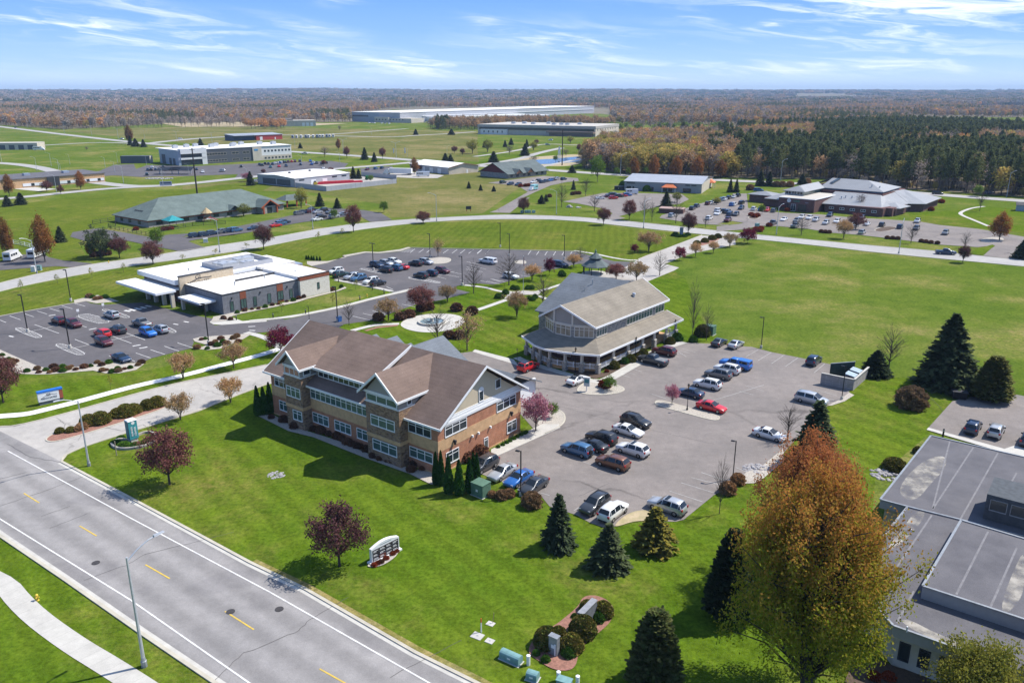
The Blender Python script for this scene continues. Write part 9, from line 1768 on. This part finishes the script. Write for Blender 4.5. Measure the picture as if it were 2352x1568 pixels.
for poly, sp, coll, lab in [([(985, 296), (1096, 299), (1180, 292), (1400, 291), (1420, 288), (1200, 285), (1000, 289)], 11, PROTO['bronze'], 'bronze copse before the huge warehouse'), ([(1000, 297), (1030, 299), (1035, 292), (1005, 291)], 9, PROTO['pine'], 'dark pines in the copse before the warehouse'), ([(1380, 303), (1700, 307), (1850, 305), (1860, 299), (1600, 296), (1400, 296)], 26, PROTO['fresh'], 'scattered fresh green trees on the rough ground behind the factory'), ([(1430, 300), (1560, 304), (1550, 298), (1440, 296)], 22, PROTO['grey'], 'scattered grey trees behind the factory'), ([(1700, 306), (1900, 303), (1890, 297), (1720, 299)], 16, PROTO['yellow'], 'yellowish copse on the rough ground'), ([(1690, 322), (1960, 303), (2000, 297), (1800, 300), (1690, 312)], 12, PROTO['pine'], 'tall pines rising behind the mixed wood'), ([(230, 299), (320, 294), (520, 293), (740, 284), (700, 282), (380, 286), (220, 295)], 22, PROTO['grey'], 'grey hedgerow trees before the far left woods'), ([(560, 296), (640, 300), (660, 292), (560, 290)], 16, PROTO['rust'], 'reddish trees beside the tan hall')]:
 P = [(p[0], p[1], .05) for p in fill(poly, sp)]
 if P: scatter('woodland', lab, P, coll, .75, 1.05)
def relief(x, y):
 d = math.hypot(x, y); return 0.0 if d < 4200 else (min(1, (d - 4200) / 5200) ** 1.3) * (58 + 26 * nz(x, y, .00042) + 9 * nz(x, y, .0016))
open_ = [[(2085, 272), (2180, 274), (2352, 278), (2800, 290), (2800, 300), (2352, 296), (2090, 292)], [(2060, 268.5), (2352, 271), (2700, 274), (2700, 290), (2352, 282), (2100, 276)], [(2220, 243), (2360, 242), (2760, 244), (2760, 258), (2352, 256), (2230, 252)], [(360, 283), (560, 280), (810, 283), (810, 291), (400, 292)], [(805, 262), (900, 250), (1180, 246), (1400, 250), (1410, 285), (1100, 293), (805, 290)], [(1355, 286), (1700, 288), (1700, 310), (1380, 310)], [(960, 247), (1040, 247), (1040, 252), (960, 252)]]
open_ = [[(p.x, p.y) for p in (G(*q) for q in o_)] for o_ in open_]
lim_x = [-700, -200, 0, 146, 224, 299, 420, 536, 640, 723, 809, 900, 1380, 1500, 1700, 1900, 2090, 2352, 2700]; lim_y = [282, 286, 288, 298, 294.5, 290, 283, 290, 286, 281, 281, 262, 288, 290, 294, 299, 292, 296, 296]
near, pinz, cl = [], [], []
d = 900.0
while d < 3900:
 sp = 10.5 + (d - 900) / 210; n = int(2 * .84 * d / sp)
 for i in range(n):
  a = -.84 + 1.68 * (i + rn.random()) / n; dd = d + rn.uniform(0, sp); x, y = dd * math.sin(a), dd * math.cos(a); px, py = proj((x, y, 0))
  if py > np.interp(px, lim_x, lim_y) or any(inside((x, y), o_) for o_ in open_): continue
  v = nz(x, y, .0045) + .25 * nz(x, y, .02) + (.12 if d > 2100 else -.05)
  (pinz if v > .42 else near).append((x, y, 0))
 d += sp * .9
scatter('woodland', 'brown and grey spring woodland stretching to the hills', near, FAR, .8, 1.15); scatter('woodland', 'dark evergreen stands within the far woodland', pinz, FARP, .85, 1.2)
d = 3700.0
while d < 12500:
 sp = 36 + (d - 3700) / 60; n = int(2 * .72 * d / sp)
 for i in range(n):
  a = -.72 + 1.44 * (i + rn.random()) / n; dd = d + rn.uniform(0, sp); x, y = dd * math.sin(a), dd * math.cos(a)
  if any(inside((x, y), o_) for o_ in open_[1:3]) or nz(x, y, .0011) > .36: continue
  cl.append((x, y, relief(x, y) - 1))
 d += sp * .8
scatter('woodland', 'wooded hills along the horizon', cl, CLUMP, .9, 1.7)
hm = MB(); A_ = np.linspace(-.8, .8, 90); D_s = np.linspace(4100, 13500, 40); idx = [[hm.pt((dd * math.sin(a), dd * math.cos(a), relief(dd * math.sin(a), dd * math.cos(a)) + .4)) for a in A_] for dd in D_s]
for r0, r1 in zip(idx, idx[1:]):
 for i in range(len(A_) - 1): hm.f.append([r0[i], r0[i + 1], r1[i + 1], r1[i]]); hm.m.append(0)
h_ = hm.build('hills', M_WOODFLOOR, None, True); h_['kind'] = 'structure'
fl = [(-700, 281), (0, 287), (146, 297), (299, 289), (420, 282), (536, 289), (723, 281), (808, 280), (900, 252), (1380, 262), (1700, 294), (1900, 298), (2090, 291), (2200, 269), (2700, 272), (2700, 226), (-700, 226)]
sheet('wood_floor', PX(fl), M_WOODFLOOR, .02)
HZ = MB(); HZ.box(-13000, 13000, -280, 13800, -1.0, 140); hz_ = HZ.build('haze', None); hz_['kind'] = 'stuff'; hz_['label'] = 'thin blue spring haze over the whole plain'; hz_['category'] = 'haze'
mh = bpy.data.materials.new('haze_air'); mh.use_nodes = True; nh = mh.node_tree; nh.nodes.clear(); oh = nh.nodes.new('ShaderNodeOutputMaterial'); pv = nh.nodes.new('ShaderNodeVolumePrincipled'); pv.inputs['Color'].default_value = (.5, .7, .98, 1); pv.inputs['Density'].default_value = HAZE_D; pv.inputs['Anisotropy'].default_value = .0
nh.links.new(pv.outputs[0], oh.inputs['Volume']); hz_.data.materials.clear(); hz_.data.materials.append(mh)
settle_labels()
